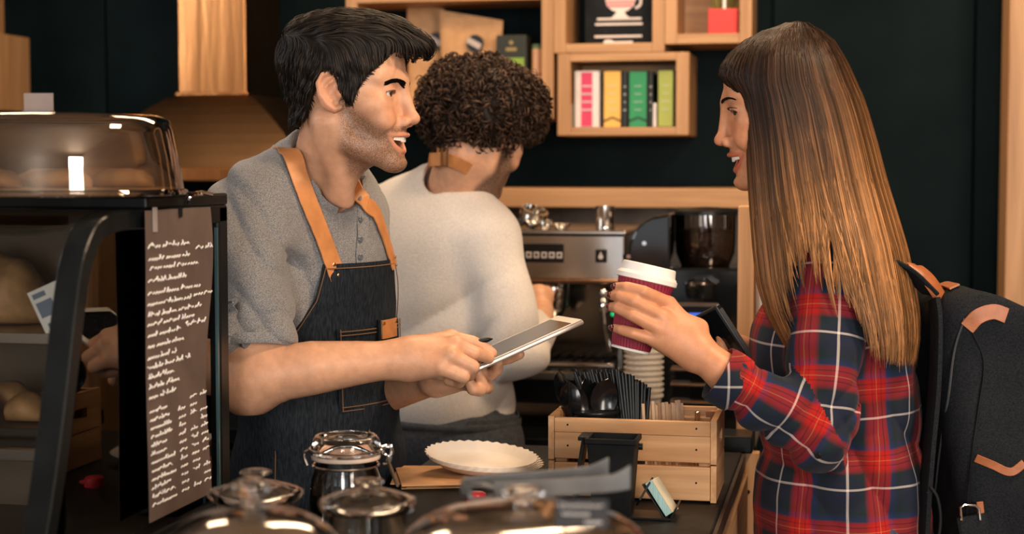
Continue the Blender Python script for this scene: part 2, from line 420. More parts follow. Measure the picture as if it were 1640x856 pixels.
tea_box('olive green tea box, rightmost in the low shelf', 1052, 1078, 112, TC['tea_olive'], M_TSIDE)
tea_box('narrow cream tea packet against the left side of the low shelf', 909.5, 914, 165, TC['tea_cream'], TC['tea_cream'])
tea_box('narrow black tea carton right of the yellow one', 995.5, 1003, 114, M_TSIDE, M_TSIDE)
tea_box('thin dark tea carton right of the green one', 1038, 1044, 115, M_TSIDE, M_TSIDE)
tea_box('short white tea packet before the olive tea box', 1045, 1050, 165, TC['tea_white'], TC['tea_white'])

# black sign with a teacup, drawn in thin raised shapes
x0, x1 = sx(930), sx(1044); zs = zB + .0005; y0 = YF + .07
sg = thing('teacup_sign', 'black sign with a pink and white teacup drawing on the shelf', 'sign', ((x0 + x1) / 2, y0, zs))
obj('board', MB().ext(x0, x1, y0, y0 + .02, zs, sz(-110)), M_BLACKM, sg, bevel=.002)
M_SIGNW = flat_col('sign_white', (.74, .66, .62)); M_SIGNP = flat_col('sign_pink', (.66, .22, .22))
def sgn(name, poly, m): obj(name, MB().prism([(sx(a), y0 - .002, sz(b)) for a, b in poly], (0, .0019, 0)), m, sg)
sgn('cup', [(963, -6), (1013, -6), (1009, 6), (1000, 13), (994, 15), (999, 22), (1004, 25), (972, 25), (976, 22), (982, 15), (974, 12), (966, 5)], M_SIGNW)
for i, yy in enumerate((-3, 3)):
    obj('cup_band', MB().ext(sx(965 + i * 2), sx(1011 - i * 3), y0 - .0035, y0 - .0021, sz(yy + 4), sz(yy)), M_SIGNP, sg)
obj('cup_handle', MB().tube([(sx(1012 + 9 * math.sin(a)), y0 - .001, sz(-1 - 10 * math.cos(a))) for a in np.linspace(0, math.pi, 12)], .004, 6), M_SIGNW, sg)
for a, b, yy in ((950, 1022, 24.5), (947, 1024, 33), (946, 1023, 53)):
    obj('drawn_line', MB().ext(sx(a), sx(b), y0 - .002, y0 - .0001, sz(yy + 3.4), sz(yy)), M_SIGNW, sg)
sgn('spoon', [(960, 64), (964, 60), (972, 60), (978, 63), (1008, 62.5), (1008, 66), (978, 66), (972, 69), (964, 69)], M_SIGNW)

# red planter with dry grass in the small box
zc = sz(56) + .0005
pl = thing('red_planter', 'small square red planter with dry grass on the shelf', 'planter', (sx(1157), YF + .07, zc))
obj('pot', MB().ext(sx(1132), sx(1181), YF + .03, YF + .12, zc, sz(15)), flat_col('planter_red', (.62, .045, .04)), pl, bevel=.003)
gm = MB()
for i in range(60):
    a, r = RND.uniform(0, 6.28), RND.uniform(0, .03); b = (sx(1157) + r * math.cos(a), YF + .075 + r * math.sin(a), sz(16))
    gm.tube([b, (b[0] + .012 * math.cos(a), b[1] + .01 * math.sin(a), b[2] + .05), (b[0] + .03 * math.cos(a), b[1] + .02 * math.sin(a), b[2] + RND.uniform(.08, .13))], [.0025, .002, .0006], 4)
gr = obj('grass', gm, pmat('dry_grass', (.22, .19, .06), var=.4), pl); gr['kind'] = 'stuff'
obj('tag', MB().box((sx(1158), YF + .04, sz(6)), (.008, .002, .06)), M_PAPERW, pl)

# coffee bags and tins in the wide box
zA = sz(190) + .0305
def coffee_bag(label, pl_, pr_, pyl, pyr, y, blob):
    x0, x1, za, zb2 = PY(pl_, 60, y)[0], PY(pr_, 60, y)[0], PY(pl_, pyl, y)[2], PY(pr_, pyr, y)[2]
    b = thing('coffee_bag', label, 'coffee bag', ((x0 + x1) / 2, y, zA), 'kraft coffee bags in the wide box shelf')
    rows = []
    for i in range(9):
        t = i / 8; th = .034 * (1 - t) ** .8 + .0022; row = []
        for k in range(24):
            a = 2 * math.pi * k / 24; c, s = math.cos(a), math.sin(a)
            c = math.copysign(abs(c) ** .55, c); s = math.copysign(abs(s) ** .75, s)
            xx = (x0 + x1) / 2 + (x1 - x0) / 2 * c * (.93 + .07 * t); ztop = za + (zb2 - za) * (xx - x0) / (x1 - x0)
            row.append((xx, y + s * th + .004 * math.sin(9 * t + 3 * c), zA + (ztop - zA) * t))
        rows.append(row)
    m = MB().grid(rows, closed=True); m.f += [tuple(range(23, -1, -1)), tuple(range(8 * 24, 9 * 24))]
    obj('bag', m, M_KRAFT, b, smooth=True, angle=60)
    if blob:
        c = PY(blob[0], blob[1], y - .02)
        R = basis((math.cos(.5), 0, -math.sin(.5)), (0, 1, 0), (math.sin(.5), 0, math.cos(.5)))
        obj('label_stamp', MB().lathe(c + V3((0, -.006, 0)), [(.0, 0), (.024, 0), (.024, .004), (0, .004)], 20, axis=(0.1, -1, 0)), M_BLACK, b, smooth=True)
        obj('label_band', MB().box(c + V3((-.002, -.0135, .0)), (.042, .003, .016), R), flat_col('label_grey', (.50, .42, .38)), b)
coffee_bag('kraft coffee bag standing left, half hidden behind another bag', 652, 712, 8, 14, YF + .16, (700, 66))
coffee_bag('kraft coffee bag with a crooked top and black oval stamp', 704, 806, 16, 33, YF + .09, (762, 70))
def tin(label, p0, p1, py, y):
    x0, x1 = PY(p0, 100, y - .02)[0], PY(p1, 100, y - .02)[0]
    t = thing('tea_tin', label, 'tin', ((x0 + x1) / 2, y, zA), 'tins in the wide box shelf')
    return t, x0, x1, PY(840, py, y - .02)[2]
t, x0, x1, zt = tin('dark square tin with a bright green label', 796, 844, 56, YF + .06)
obj('body', MB().ext(x0, x1, YF + .03, YF + .10, zA, zt), flat_col('tin_dark', (.020, .024, .016)), t, bevel=.003)
obj('green_label', MB().ext(x0 + .006, x1 - .006, YF + .028, YF + .0299, sz(128), sz(89)), flat_col('tin_green', (.22, .36, .05)), t)
obj('emblem', MB().lathe(((x0 + x1) / 2, YF + .0299, sz(64)), [(0, 0), (.006, 0), (.006, .0016), (0, .0016)], 14, axis=(0, -1, 0)), flat_col('tin_gold', (.28, .20, .08)), t)
obj('emblem_base', MB().ext((x0 + x1) / 2 - .015, (x0 + x1) / 2 + .015, YF + .0285, YF + .0299, sz(78), sz(72)), flat_col('tin_gold', (.28, .20, .08)), t)
for lab, p0, p1, c in (('tall orange and cream tin beside the shelf side', 849, 867, (.78, .40, .20)), ('tall white tin against the shelf side board', 869, 881, (.72, .70, .70))):
    t, x0, x1, zt = tin(lab, p0, p1, 71, YF + .06); r = (x1 - x0) / 2 - .0005
    nm = 'tin_col_%d' % p0
    obj('body', MB().lathe(((x0 + x1) / 2, YF + .06, zA), [(r, 0), (r, zt - zA - .012)], 24), pmat(nm, c, rough=.28, var=.08), t, smooth=True)
    obj('lid', MB().lathe(((x0 + x1) / 2, YF + .06, zA), [(r * 1.0, zt - zA - .0118), (r * 1.0, zt - zA), (0, zt - zA)], 24), flat_col('tin_lid_green', (.10, .16, .06)), t, smooth=True)
    obj('band', MB().lathe(((x0 + x1) / 2, YF + .06, sz(117)), [(r + .0006, 0), (r + .0006, .003)], 24), M_TSIDE, t, smooth=True)
# ------------------------------------------------------------------ back bar
xa, xb = PY(690, 315, 4.3)[0], PY(1240, 315, 4.3)[0]
zp1, zp0 = PY(980, 302, 4.3)[2], PY(980, 333, 4.3)[2]
tag(obj('wall_rail', MB().ext(xa - .6, xb, 4.3, YW, zp0, zp1), M_OAK, bevel=.003), 'long horizontal wooden shelf plank above the espresso machine', 'shelf')
ZB = .90
bs = structure(obj('wall_splashback', MB().ext(xa - .6, xb, YW - .015, YW, ZB + .002, zp0 - .002), pmat('taupe_splashback', (.17, .125, .095), rough=.35, var=.15)), 'taupe splashback panels behind the espresso machine')
for k in range(5):
    w = (xb - xa + .6) / 5
    obj('panel', MB().ext(xa - .6 + k * w + .002, xa - .6 + (k + 1) * w - .002, YW - .022, YW - .0152, ZB + .004, zp0 - .004), MATS['taupe_splashback'], bs, bevel=.001)
bc = thing('back_counter', 'dark back counter under the espresso machine', 'counter', (-.7, 4.05, 0))
xl, xr = -2.0, PY(1215, 500, 3.55)[0]
obj('worktop', MB().ext(xl, xr, 3.52, YW - .024, ZB - .035, ZB), M_GLOSSB, bc, bevel=.003)
obj('plinth', MB().ext(xl, xr, 3.62, YW - .03, 0, .1), M_BLACKM, bc)
for k in range(4):
    w = (xr - xl) / 4
    obj('cabinet_body', MB().ext(xl + k * w + .001, xl + (k + 1) * w - .001, 3.57, YW - .03, .1, ZB - .036), M_BLACKM, bc)
    d = obj('door', MB().ext(xl + k * w + .004, xl + (k + 1) * w - .004, 3.55, 3.569, .11, ZB - .06), M_BLACK, bc, bevel=.002)
    obj('handle', MB().tube([(xl + k * w + .12, 3.53, ZB - .11), (xl + (k + 1) * w - .12, 3.53, ZB - .11)], .006, 8), M_CHROME, d, smooth=True)

# espresso machine
YM = 3.72
def mx(px): return PY(px, 420, YM)[0]
def mz(py): return PY(900, py, YM)[2]
mr = mx(1000); ml = mr - .70
em = thing('espresso_machine', 'stainless steel espresso machine on the back counter', 'espresso machine', ((ml + mr) / 2, YM + .25, ZB))
for x in (ml + .06, mr - .06):
    for y in (YM + .06, YM + .46): obj('foot', MB().lathe((x, y, ZB), [(.022, 0), (.022, .02), (.016, .05)], 16), M_CHROME, em, smooth=True)
obj('base', MB().ext(ml, mr, YM - .01, YM + .50, ZB + .05, mz(606)), M_BLACKM, em, bevel=.006)
obj('drip_tray', MB().ext(ml + .01, mr - .01, YM - .06, YM + .30, mz(605), mz(590)), M_STEEL, em, bevel=.004)
obj('drip_tray_rim', MB().tube([(ml + .012, YM - .064, mz(580)), (mx(990), YM - .064, mz(580))], .0085, 10), M_CHROME, em, smooth=True)
tg = MB()
for k in range(24):
    x = ml + .03 + k * (.64 / 23); tg.ext(x - .004, x + .004, YM - .05, YM + .20, mz(590), mz(590) + .004)
obj('drip_grate', tg, M_BLACKM, em)
obj('back_panel', MB().ext(ml + .01, mr - .01, YM + .20, YM + .49, mz(589), mz(452)), pmat('dark_mirror_steel', (.20, .18, .165), rough=.12, metal=1, var=.15, scale=6), em, bevel=.004)
obj('side_panel', MB().ext(mr - .012, mr, YM - .02, YM + .50, mz(589), mz(452)), M_STEEL, em, bevel=.002)
obj('side_panel', MB().ext(ml, ml + .012, YM - .02, YM + .50, mz(589), mz(452)), M_STEEL, em, bevel=.002)
bodym = MB().prism([(ml, YM + .02, mz(452)), (ml, YM - .005, mz(448)), (ml, YM, mz(376)), (ml, YM + .50, mz(376)), (ml, YM + .50, mz(452))], (mr - ml, 0, 0))
obj('body', bodym, pmat('polished_steel', (.50, .46, .43), rough=.14, metal=1, var=.08, scale=5), em, bevel=.004)
obj('lower_lip', MB().tube([(ml, YM - .006, mz(450)), (mr, YM - .006, mz(450))], .007, 10), pmat('copper_trim', (.55, .33, .22), rough=.15, metal=1), em, smooth=True)
obj('top_tray', MB().ext(ml - .004, mr + .004, YM - .008, YM + .50, mz(376), mz(369)), M_STEEL, em, bevel=.003)
bp = obj('button_panel', MB().ext(mx(800), mx(903), YM - .008, YM - .0045, mz(421), mz(391)), M_GLOSSB, em, bevel=.002)
for k in range(7):
    c = mx(897 - k * 12.2)
    obj('key', MB().ext(c - .0066, c + .0066, YM - .0105, YM - .0081, mz(414), mz(404)), flat_col('key_white', (.55, .50, .46)), bp, bevel=.001)
    obj('key_symbol', MB().ext(c - .0030, c + .0030, YM - .0112, YM - .0106, mz(411), mz(406)), M_BLACKM, bp)
sp = obj('steam_switch', MB().ext(mx(954), mx(972), YM - .008, YM - .0045, mz(420), mz(399)), M_GLOSSB, em, bevel=.002)
obj('switch_symbol', MB().lathe((mx(963), YM - .0081, mz(411)), [(0, 0), (.006, 0), (.005, .002), (0, .002)], 14, axis=(0, -1, 0)), flat_col('key_white', (.55, .50, .46)), sp)
obj('switch_flame', MB().prism([(mx(961), YM - .010, mz(407)), (mx(965), YM - .010, mz(407)), (mx(963), YM - .010, mz(402))], (0, .0018, 0)), flat_col('key_white', (.55, .50, .46)), sp)
for px in (720, 880):                        # group heads with portafilters
    x = mx(px); zc = mz(456)
    g = obj('group_head', MB().lathe((x, YM + .06, mz(480)), [(.034, 0), (.036, .012), (.036, .03), (.030, mz(452) - mz(480))], 24), M_CHROME, em, smooth=True)
    pf = obj('portafilter', MB().lathe((x, YM + .06, mz(496)), [(.012, -.03), (.026, -.012), (.034, .0), (.034, .022)], 24), M_CHROME, em, smooth=True)
    obj('portafilter_handle', MB().tube([(x, YM + .03, mz(492)), (x - .006, YM - .02, mz(494)), (x - .012, YM - .10, mz(500))], [.008, .011, .014], 12), M_BLACK, pf, smooth=True)
    obj('spout', MB().tube([(x, YM + .06, mz(507)), (x, YM + .06, mz(518))], .008, 8), M_CHROME, pf, smooth=True)
wd = obj('steam_wand', MB().tube(bez([(mx(969), YM + .03, mz(462)), (mx(969), YM - .02, mz(480)), (mx(971), YM - .03, mz(510)), (mx(980), YM - .035, mz(560))], 14), .005, 8), M_CHROME, em, smooth=True)
for py in (468, 482, 496): obj('wand_joint', MB().ball((mx(969), YM - .015, mz(py)), .0115, 14), M_CHROME, wd, smooth=True)
obj('indicator_light', MB().lathe((mx(963), YM + .197, mz(514)), [(0, 0), (.006, 0), (.005, .004), (0, .004)], 12, axis=(0, -1, 0)), pmat('green_led', (.02, .6, .2), emit=1.0), em)
# things on top of the machine
zt = mz(369) + .0004
j = thing('milk_jug', 'tall steel cup on top of the espresso machine', 'jug', (mx(962), YM + .07, zt))
obj('cup', MB().lathe((mx(962), YM + .07, zt), [(.020, 0), (.022, .004), (.0225, mz(331) - zt), (.0212, mz(331) - zt), (.020, .008), (0, .008)], 28), pmat('satin_steel', (.62, .58, .55), rough=.18, metal=1), j, smooth=True)
obj('base_ring', MB().lathe((mx(962), YM + .07, zt), [(.0232, .001), (.0236, .003), (.0232, .006)], 28), M_CHROME, j, smooth=True)
j = thing('spare_portafilter', 'chrome portafilter lying on top of the espresso machine', 'portafilter', (mx(843), YM + .08, zt))
obj('basket', MB().lathe((mx(843), YM + .08, zt + .030), [(.012, -.028), (.030, -.012), (.033, .0), (.033, .018), (.028, .018), (.024, -.008), (0, -.010)], 24, axis=(.35, -.25, .9)), M_CHROME, j, smooth=True)
obj('ear', MB().box((mx(856), YM + .06, zt + .046), (.03, .012, .006)), M_CHROME, j, bevel=.002)
obj('handle', MB().tube([(mx(833), YM + .07, zt + .022), (mx(822), YM + .065, zt + .014), (mx(800), YM + .06, zt + .012)], [.009, .012, .012], 10), M_BLACK, j, smooth=True)
for lab, px, dy, w in (('small glass cup lying beside the spare portafilter', 868, .05, .016), ('small glass saucer at the front of the machine top', 892, .06, .022)):
    g = thing('glass_cup', lab, 'cup', (mx(px), YM + dy, zt))
    obj('bowl', MB().lathe((mx(px), YM + dy, zt), [(w * .6, 0), (w * .95, .008), (w, .022 if w < .02 else .014), (w * .9, .022 if w < .02 else .014), (w * .55, .006), (0, .005)], 20), M_CHROME, g, smooth=True)
    obj('rim', MB().lathe((mx(px), YM + dy, zt), [(w * 1.0, .020 if w < .02 else .012), (w * 1.05, .0222 if w < .02 else .0142), (w * .92, .0224 if w < .02 else .0144)], 20), M_CHROME, g, smooth=True)

# coffee grinder
YG = 3.68
def gx(px): return PY(px, 420, YG)[0]
def gz(py): return PY(1080, py, YG)[2]
g = thing('coffee_grinder', 'tall black coffee grinder with a tinted bean hopper', 'grinder', (gx(1085), YG + .15, ZB))
x0, x1 = gx(1004), gx(1186); z1 = gz(340); R_ = .07
prof = [(x0, ZB), (x1, ZB), (x1, gz(430)), (gx(1072), gz(430)), (gx(1072), z1 - .004)] + [(x0 + R_ - R_ * math.sin(a), z1 - .01 - R_ * 1.3 * (1 - math.cos(a))) for a in np.linspace(0, math.pi / 2, 8)]
obj('housing', MB().prism([(a, YG + .02, b) for a, b in prof], (0, .22, 0)), M_GLOSSB, g, bevel=.006)
hc = (gx(1122), YG + .12, gz(430)); hr = (gx(1172) - gx(1072)) / 2
obj('hopper', MB().lathe(hc, [(hr * .80, 0), (hr * .97, .03), (hr, .06), (hr, gz(343) - gz(430))], 36, cap=False), thin_glass('smoked_plastic', (.50, .46, .43), extra=.05), g, smooth=True)
obj('beans', MB().lathe(hc, [(hr * .77, .002), (hr * .92, .03), (hr * .95, .078), (hr * .5, .086), (0, .09)], 36), pmat('coffee_beans', (.10, .045, .025), rough=.4, var=.6, scale=120, bump=1, bscale=120), g, smooth=True)
obj('hopper_lid', MB().lathe(hc, [(hr * 1.04, gz(346) - gz(430)), (hr * 1.04, gz(340) - gz(430)), (hr * .8, gz(335) - gz(430)), (0, gz(333) - gz(430))], 36), M_BLACK, g, smooth=True)
for a, b in ((1028, 391), (1003, 413)): obj('screw', MB().lathe((gx(a) + .003, YG + .0195, gz(b)), [(0, 0), (.006, 0), (.005, .003), (0, .003)], 10, axis=(0, -1, 0)), M_CHROME, g)
obj('spout', MB().lathe((gx(1122), YG - .01, gz(462)), [(.030, -.02), (.034, 0), (.034, .015), (.02, .025)], 20), M_GLOSSB, g, smooth=True)
obj('ring', MB().lathe((gx(1122), YG - .01, gz(456)), [(.036, 0), (.038, .004), (.036, .008)], 24), pmat('dark_chrome', (.22, .2, .2), rough=.15, metal=1), g, smooth=True)
obj('dosing_fork', MB().ext(gx(1098), gx(1146), YG - .06, YG + .02, gz(540), gz(533)), M_CHROME, g, bevel=.002)

# card terminal / till screen in front of the grinder
YT = 3.35
def tx(px): return PY(px, 520, YT)[0]
def tz(py): return PY(1110, py, YT)[2]
t = thing('till_screen', 'small till screen with a blue display behind the red cup', 'till', (tx(1110), YT + .05, 0))
obj('bezel', MB().ext(tx(1083), tx(1150), YT, YT + .02, tz(556), tz(486)), pmat('bezel_brown', (.12, .09, .075), rough=.3, metal=.6), t, bevel=.003)
obj('display', MB().ext(tx(1088), tx(1145), YT - .002, YT - .0001, tz(551), tz(491)), pmat('display_dark', (.004, .005, .007), rough=.15), t)
obj('blue_window', MB().ext(tx(1104), tx(1135), YT - .0036, YT - .0021, tz(530), tz(501)), pmat('blue_screen', (.03, .12, .62), emit=.9), t)
obj('stand_post', MB().ext(tx(1104), tx(1130), YT + .0201, YT + .045, 0.012, tz(500)), M_BLACKM, t, bevel=.003)
obj('foot_plate', MB().ext(tx(1080), tx(1154), YT - .05, YT + .12, 0, .012), M_BLACKM, t, bevel=.003)
for k, py in enumerate((588, 612, 640)):
    obj('rack_shelf', MB().ext(tx(1076), tx(1152), YT - .03, YT + .0198, tz(py + 5), tz(py)), pmat('bronze_trim', (.30, .19, .12), rough=.3, metal=.8), t, bevel=.002)

# stack of white paper cups
cs = P(1031, 700, 3.50); czs = ZB + .0004; ctop = P(1031, 538, 3.50)[2]
ncup = int((ctop - czs - .085) / .0125); cs = PY(1031, 600, 3.585)
for k in range(ncup):
    z = czs + k * .0125
    c = obj('paper_cup', MB().lathe((cs[0], cs[1], z), [(.030, 0), (.040, .092), (.0445, .0925), (.0445, .096), (.0392, .0955), (.0285, .006), (0, .006)], 24), M_PAPERW, smooth=True)
    tag(c, 'white paper cup at the top of the tall stack behind the crate' if k == ncup - 1 else 'white paper cup in the tall stack on the back counter', 'cup', 'stacked white paper cups')

# pine upright, white paper roll and ledge behind the customer
YP = 3.02
x0, x1 = PY(1181, 450, YP)[0], PY(1207, 450, YP)[0]
tag(obj('wooden_post', MB().ext(x0, x1, YP, YP + .05, 0, PY(1190, 330, YP)[2]), M_PINEZ, bevel=.003), 'pine upright post beside the till, left of the customer', 'post')
pr = thing('paper_roll', 'white paper hanging beside the pine post', 'paper', (x1 + .02, YP + .03, PY(1210, 700, YP)[2]))
obj('sheet', MB().tube([(x1 + .017, YP + .02, PY(1210, 425, YP)[2]), (x1 + .02, YP + .02, PY(1210, 520, YP)[2]), (x1 + .017, YP + .02, PY(1210, 640, YP)[2])], .016, 12), M_PAPERW, pr, smooth=True)
obj('hook', MB().tube([(x1 - .002, YP + .02, PY(1210, 415, YP)[2]), (x1 + .017, YP + .02, PY(1210, 415, YP)[2]), (x1 + .017, YP + .02, PY(1210, 427, YP)[2])], .002, 6), M_CHROME, pr)
YL = 2.92
x0, x1 = PY(1140, 700, YL)[0], PY(1216, 700, YL)[0]; zl1, zl0 = PY(1180, 700, YL)[2], PY(1180, 727, YL)[2]
lc = thing('pine_side_table', 'pine side unit with a dark ledge beyond the crate', 'side table', ((x0 + x1) / 2, YL + .04, 0))
obj('ledge', MB().ext(x0, x1 - .012, YL, YL + .09, zl0, zl1), M_BLACK, lc, bevel=.003)
w = (x1 - x0) / 3
for k in range(3): obj('board', MB().ext(x0 + k * w + .001, x0 + (k + 1) * w - .001, YL + .02, YL + .045, 0, zl0 - .001), M_PINEZ, lc, bevel=.002)
obj('screw', MB().lathe((PY(1197, 780, YL)[0], YL + .0198, PY(1197, 792, YL)[2]), [(0, 0), (.004, 0), (.003, .002), (0, .002)], 10, axis=(0, -1, 0)), M_BLACK, lc)
# ------------------------------------------------------------------ front counter
ZC = 1.0
XR = PZ(1158, 806, ZC)[0]
XP = P(357, 600, 2.25)[0]                     # plane of the display case's end panel
XL2, YC0, YC1, YC2 = -.70, .95, 2.16, 2.86
fc = thing('front_counter', 'black topped cafe counter with pine boarded side', 'counter', ((XP + XR) / 2, 1.9, 0))
obj('worktop', MB().prism([(XP + .02, YC0, ZC - .03), (XR, YC0, ZC - .03), (XR, YC2, ZC - .03), (XL2, YC2, ZC - .03), (XL2, YC1, ZC - .03), (XP + .02, YC1, ZC - .03)], (0, 0, .03)), pmat('black_worktop', (.007, .008, .009), rough=.5, var=.35, scale=40, spec=.22), fc, bevel=.003)
obj('carcass', MB().prism([(XP + .04, YC0 + .03, .08), (XR - .03, YC0 + .03, .08), (XR - .03, YC2 - .03, .08), (XL2 + .03, YC2 - .03, .08), (XL2 + .03, YC1 - .03, .08), (XP + .04, YC1 - .03, .08)], (0, 0, ZC - .031 - .08)), M_BLACKM, fc)
obj('plinth', MB().ext(XP + .07, XR - .07, YC0 + .06, YC1 - .08, 0, .0795), M_BLACKM, fc)
obj('edge_trim', MB().ext(XR + .0005, XR + .006, YC0, YC2, ZC - .028, ZC - .003), pmat('dark_edge', (.03, .022, .016), rough=.4), fc)
for k in range(7):
    z1 = ZC - .034 - k * .125
    obj('side_board', MB().ext(XR - .0295, XR + .012, YC0 + .02, YC2 - .02, z1 - .122, z1), M_PINEY, fc, bevel=.003)

# ------------------------------------------------------------------ display case with curved front
outer = [(357, 328), (300, 331), (225, 334), (185, 336), (155, 352), (138, 380), (124, 425), (113, 500), (103, 590), (90, 700), (76, 800), (60, 905)]
prof = [PX(a, b, XP)[1:] for a, b in outer]
ztop = prof[0][1]
for i in range(4): prof[i][1] = ztop
yb = prof[0][0]
zbot = 1.02
yfb = prof[-1][0] - (prof[-1][1] - zbot) * .1
prof = [tuple(p) for p in prof if p[1] > zbot] + [(yfb, zbot)]
XE = XP - 1.6
dc = thing('display_case', 'black framed pastry display case with curved glass front', 'display case', ((XP + XE) / 2, (yb + yfb) / 2, 0))
obj('lower_cabinet', MB().ext(XE, XP, yfb - .02, yb, 0, zbot - .03), M_BLACKM, dc, bevel=.004)
obj('deck', MB().ext(XE, XP + .01, yfb - .03, yb, zbot - .0295, zbot), M_BLACK, dc, bevel=.004)
crv = bez([(0, y, z) for y, z in prof], 44)
def frame_at(x, name):
    rows = []
    for i, p in enumerate(crv):
        t = nrm(crv[min(i + 1, 43)] - crv[max(i - 1, 0)]); nn = V3((0, -t[2], t[1])); nn = nn if nn[1] > 0 or nn[2] < 0 else -nn
        if i < 8: nn = V3((0, 0, -1))
        a = p + V3((x, 0, 0))
        rows.append([a + V3((-.024, 0, 0)), a + V3((.006, 0, 0)), a + V3((.006, 0, 0)) + nn * .024, a + V3((-.024, 0, 0)) + nn * .024])
    m = MB().grid(rows, closed=True); m.f += [(0, 1, 2, 3), tuple(range(43 * 4, 44 * 4))]
    obj(name, m, M_BLACK, dc, bevel=.002, seg=1)
frame_at(XP, 'end_frame'); frame_at(XE + .02, 'end_frame')
for x in (XP, XE + .02):
    obj('back_post', MB().ext(x - .03, x + .006, yb - .030, yb + .004, zbot, ztop), M_BLACK, dc, bevel=.004)
    obj('front_sill', MB().ext(x - .02, x + .004, yfb, yb - .03, zbot, zbot + .025), M_BLACK, dc, bevel=.002)
obj('end_pane', MB().prism([(XP - .006, p[1] + .006, p[2] - .004) for p in crv[::3]] + [(XP - .006, yb - .02, zbot)], (.004, 0, 0)), M_CASEGL, dc)
obj('pane_edge', MB().ext(XP + .0062, XP + .010, yb - .048, yb - .044, zbot, ztop - .03), pmat('pane_edge_teal', (.05, .10, .12), rough=.2, spec=.8), dc)
gr = []
for i in range(6, 44): gr.append([crv[i] + V3((XE + .03, .004, 0)), crv[i] + V3((XP - .025, .004, 0))])
obj('front_glass', MB().grid(gr), M_CASEGL, dc, smooth=True, angle=80)
obj('roof', MB().ext(XE, XP + .006, crv[7][1], yb + .004, ztop, ztop + .016), M_BLACK, dc, bevel=.003)
obj('rear_panel', MB().ext(XE + .02, XP - .03, yb - .012, yb, zbot, ztop), pmat('case_back', (.11, .085, .062), rough=.35, var=.3, scale=4), dc)
for k, (zz, dd) in enumerate(((zbot + .135, .34), (zbot + .265, .25))):
    s = obj('glass_shelf', MB().ext(XE + .04, XP - .04, yb - .012 - dd, yb - .013, zz, zz + .008), thin_glass('shelf_glass', (.75, .8, .78), extra=.06), dc)
    obj('shelf_edge', MB().ext(XE + .04, XP - .04, yb - .016 - dd, yb - .0125 - dd, zz - .004, zz + .010), M_STEEL, s, bevel=.001)
obj('light_bar', MB().ext(XE + .1, XP - .1, crv[8][1] + .01, crv[8][1] + .03, ztop - .02, ztop - .008), pmat('light_bar_warm', (.12, .085, .06), rough=.4), dc)
# goods in the case
M_LOAF = pmat('crust', (.38, .20, .085), rough=.6, var=.35, scale=25, bump=.4, bscale=40)
def loaf(label, x, y, z, l, w, h, grp='loaves in the display case'):
    rows = []
    for i in range(11):
        t = -1 + 2 * i / 10; s = math.sqrt(max(0, 1 - abs(t) ** 2.6)) + .02
        rows.append([(x + t * l / 2, y + math.cos(a) * w / 2 * s, z + max(0, .42 + .62 * math.sin(a)) * h * s * (1 + .05 * math.sin(t * 14))) for a in np.linspace(0, 2 * math.pi, 20, endpoint=False)])
    m = MB().grid(rows, closed=True); m.f += [tuple(range(19, -1, -1)), tuple(range(200, 220))]
    return tag(obj('bread_loaf', m, M_LOAF, smooth=True, angle=70), label, 'bread', grp)
za, zb_ = zbot + .1435, zbot + .2735
loaf('round loaf on the upper glass shelf of the display case', XP - .30, yb - .12, zb_, .20, .12, .09)
loaf('long loaf at the far left of the upper glass shelf', XP - .62, yb - .12, zb_, .24, .12, .08)
M_TRAY = pmat('dark_tray', (.02, .018, .016), rough=.4)
for lab, x, y, z in (('dark tray of rolls on the middle glass shelf near the frame', XP - .22, yb - .17, za), ('dark tray of rolls further left on the middle glass shelf', XP - .58, yb - .17, za)):
    t = thing('pastry_tray', lab, 'tray', (x, y, z), 'pastry trays in the display case')
    obj('tray', MB().ext(x - .15, x + .15, y - .10, y + .10, z, z + .012), M_TRAY, t, bevel=.003)
    for i in range(4):
        for k in range(2):
            m = MB(); rr = []
            for q in range(7):
                tt = -1 + 2 * q / 6; s = math.sqrt(max(0, 1 - tt * tt)) + .03
                rr.append([(x - .11 + i * .073 + tt * .03, y - .045 + k * .09 + math.cos(a) * .03 * s, z + .0122 + max(0, .5 + .5 * math.sin(a)) * .038 * s) for a in np.linspace(0, 6.283, 12, endpoint=False)])
            m.grid(rr, closed=True)
            tag(obj('bread_roll', m, M_LOAF, smooth=True, angle=70), 'small glazed bread roll on a dark tray in the case', 'roll', 'bread rolls in the display case')
# paper price cards with printed panels, leaning inside the curved glass
def card(label, px, py, D, w, h, rollr, cols):
    c = P(px, py, D); R0 = basis(RIGHT, AWAY, UP); a = rollr
    R = R0 @ np.array([[math.cos(a), 0, math.sin(a)], [0, 1, 0], [-math.sin(a), 0, math.cos(a)]])
    t = thing('printed_card', label, 'card', c - UP * h / 2, 'printed cards inside the display case')
    obj('card', MB().box(c, (w, .0012, h), R), M_PAPERW, t)
    for (u, v, du, dv, col) in cols:
        obj('print', MB().box(c + R @ V3((u * w, -.0011, v * h)), (du * w, .0006, dv * h), R), col, t)
    return t
M_PRB = flat_col('print_blue_grey', (.13, .17, .24)); M_PRG = flat_col('print_green', (.05, .35, .10)); M_PRY = flat_col('print_yellow', (.65, .50, .12))
card('white printed card with grey-blue panels leaning behind the curved glass', 86, 498, 2.02, .042, .066, -.42, [(-.15, .1, .5, .3, M_PRB), (-.1, -.28, .45, .2, M_PRB), (.33, .2, .15, .1, M_PRB), (.33, 0, .15, .1, M_PRB), (-.2, .38, .4, .1, M_PRB)])
card('pale printed card with a yellow top edge beside the end frame', 110, 494, 2.04, .032, .070, -.2, [(0, .44, .9, .1, M_PRY)])
card('tall pale wrapper card seen through the case end', 190, 470, 2.06, .030, .085, .15, [(.1, .2, .5, .35, M_PRB)])
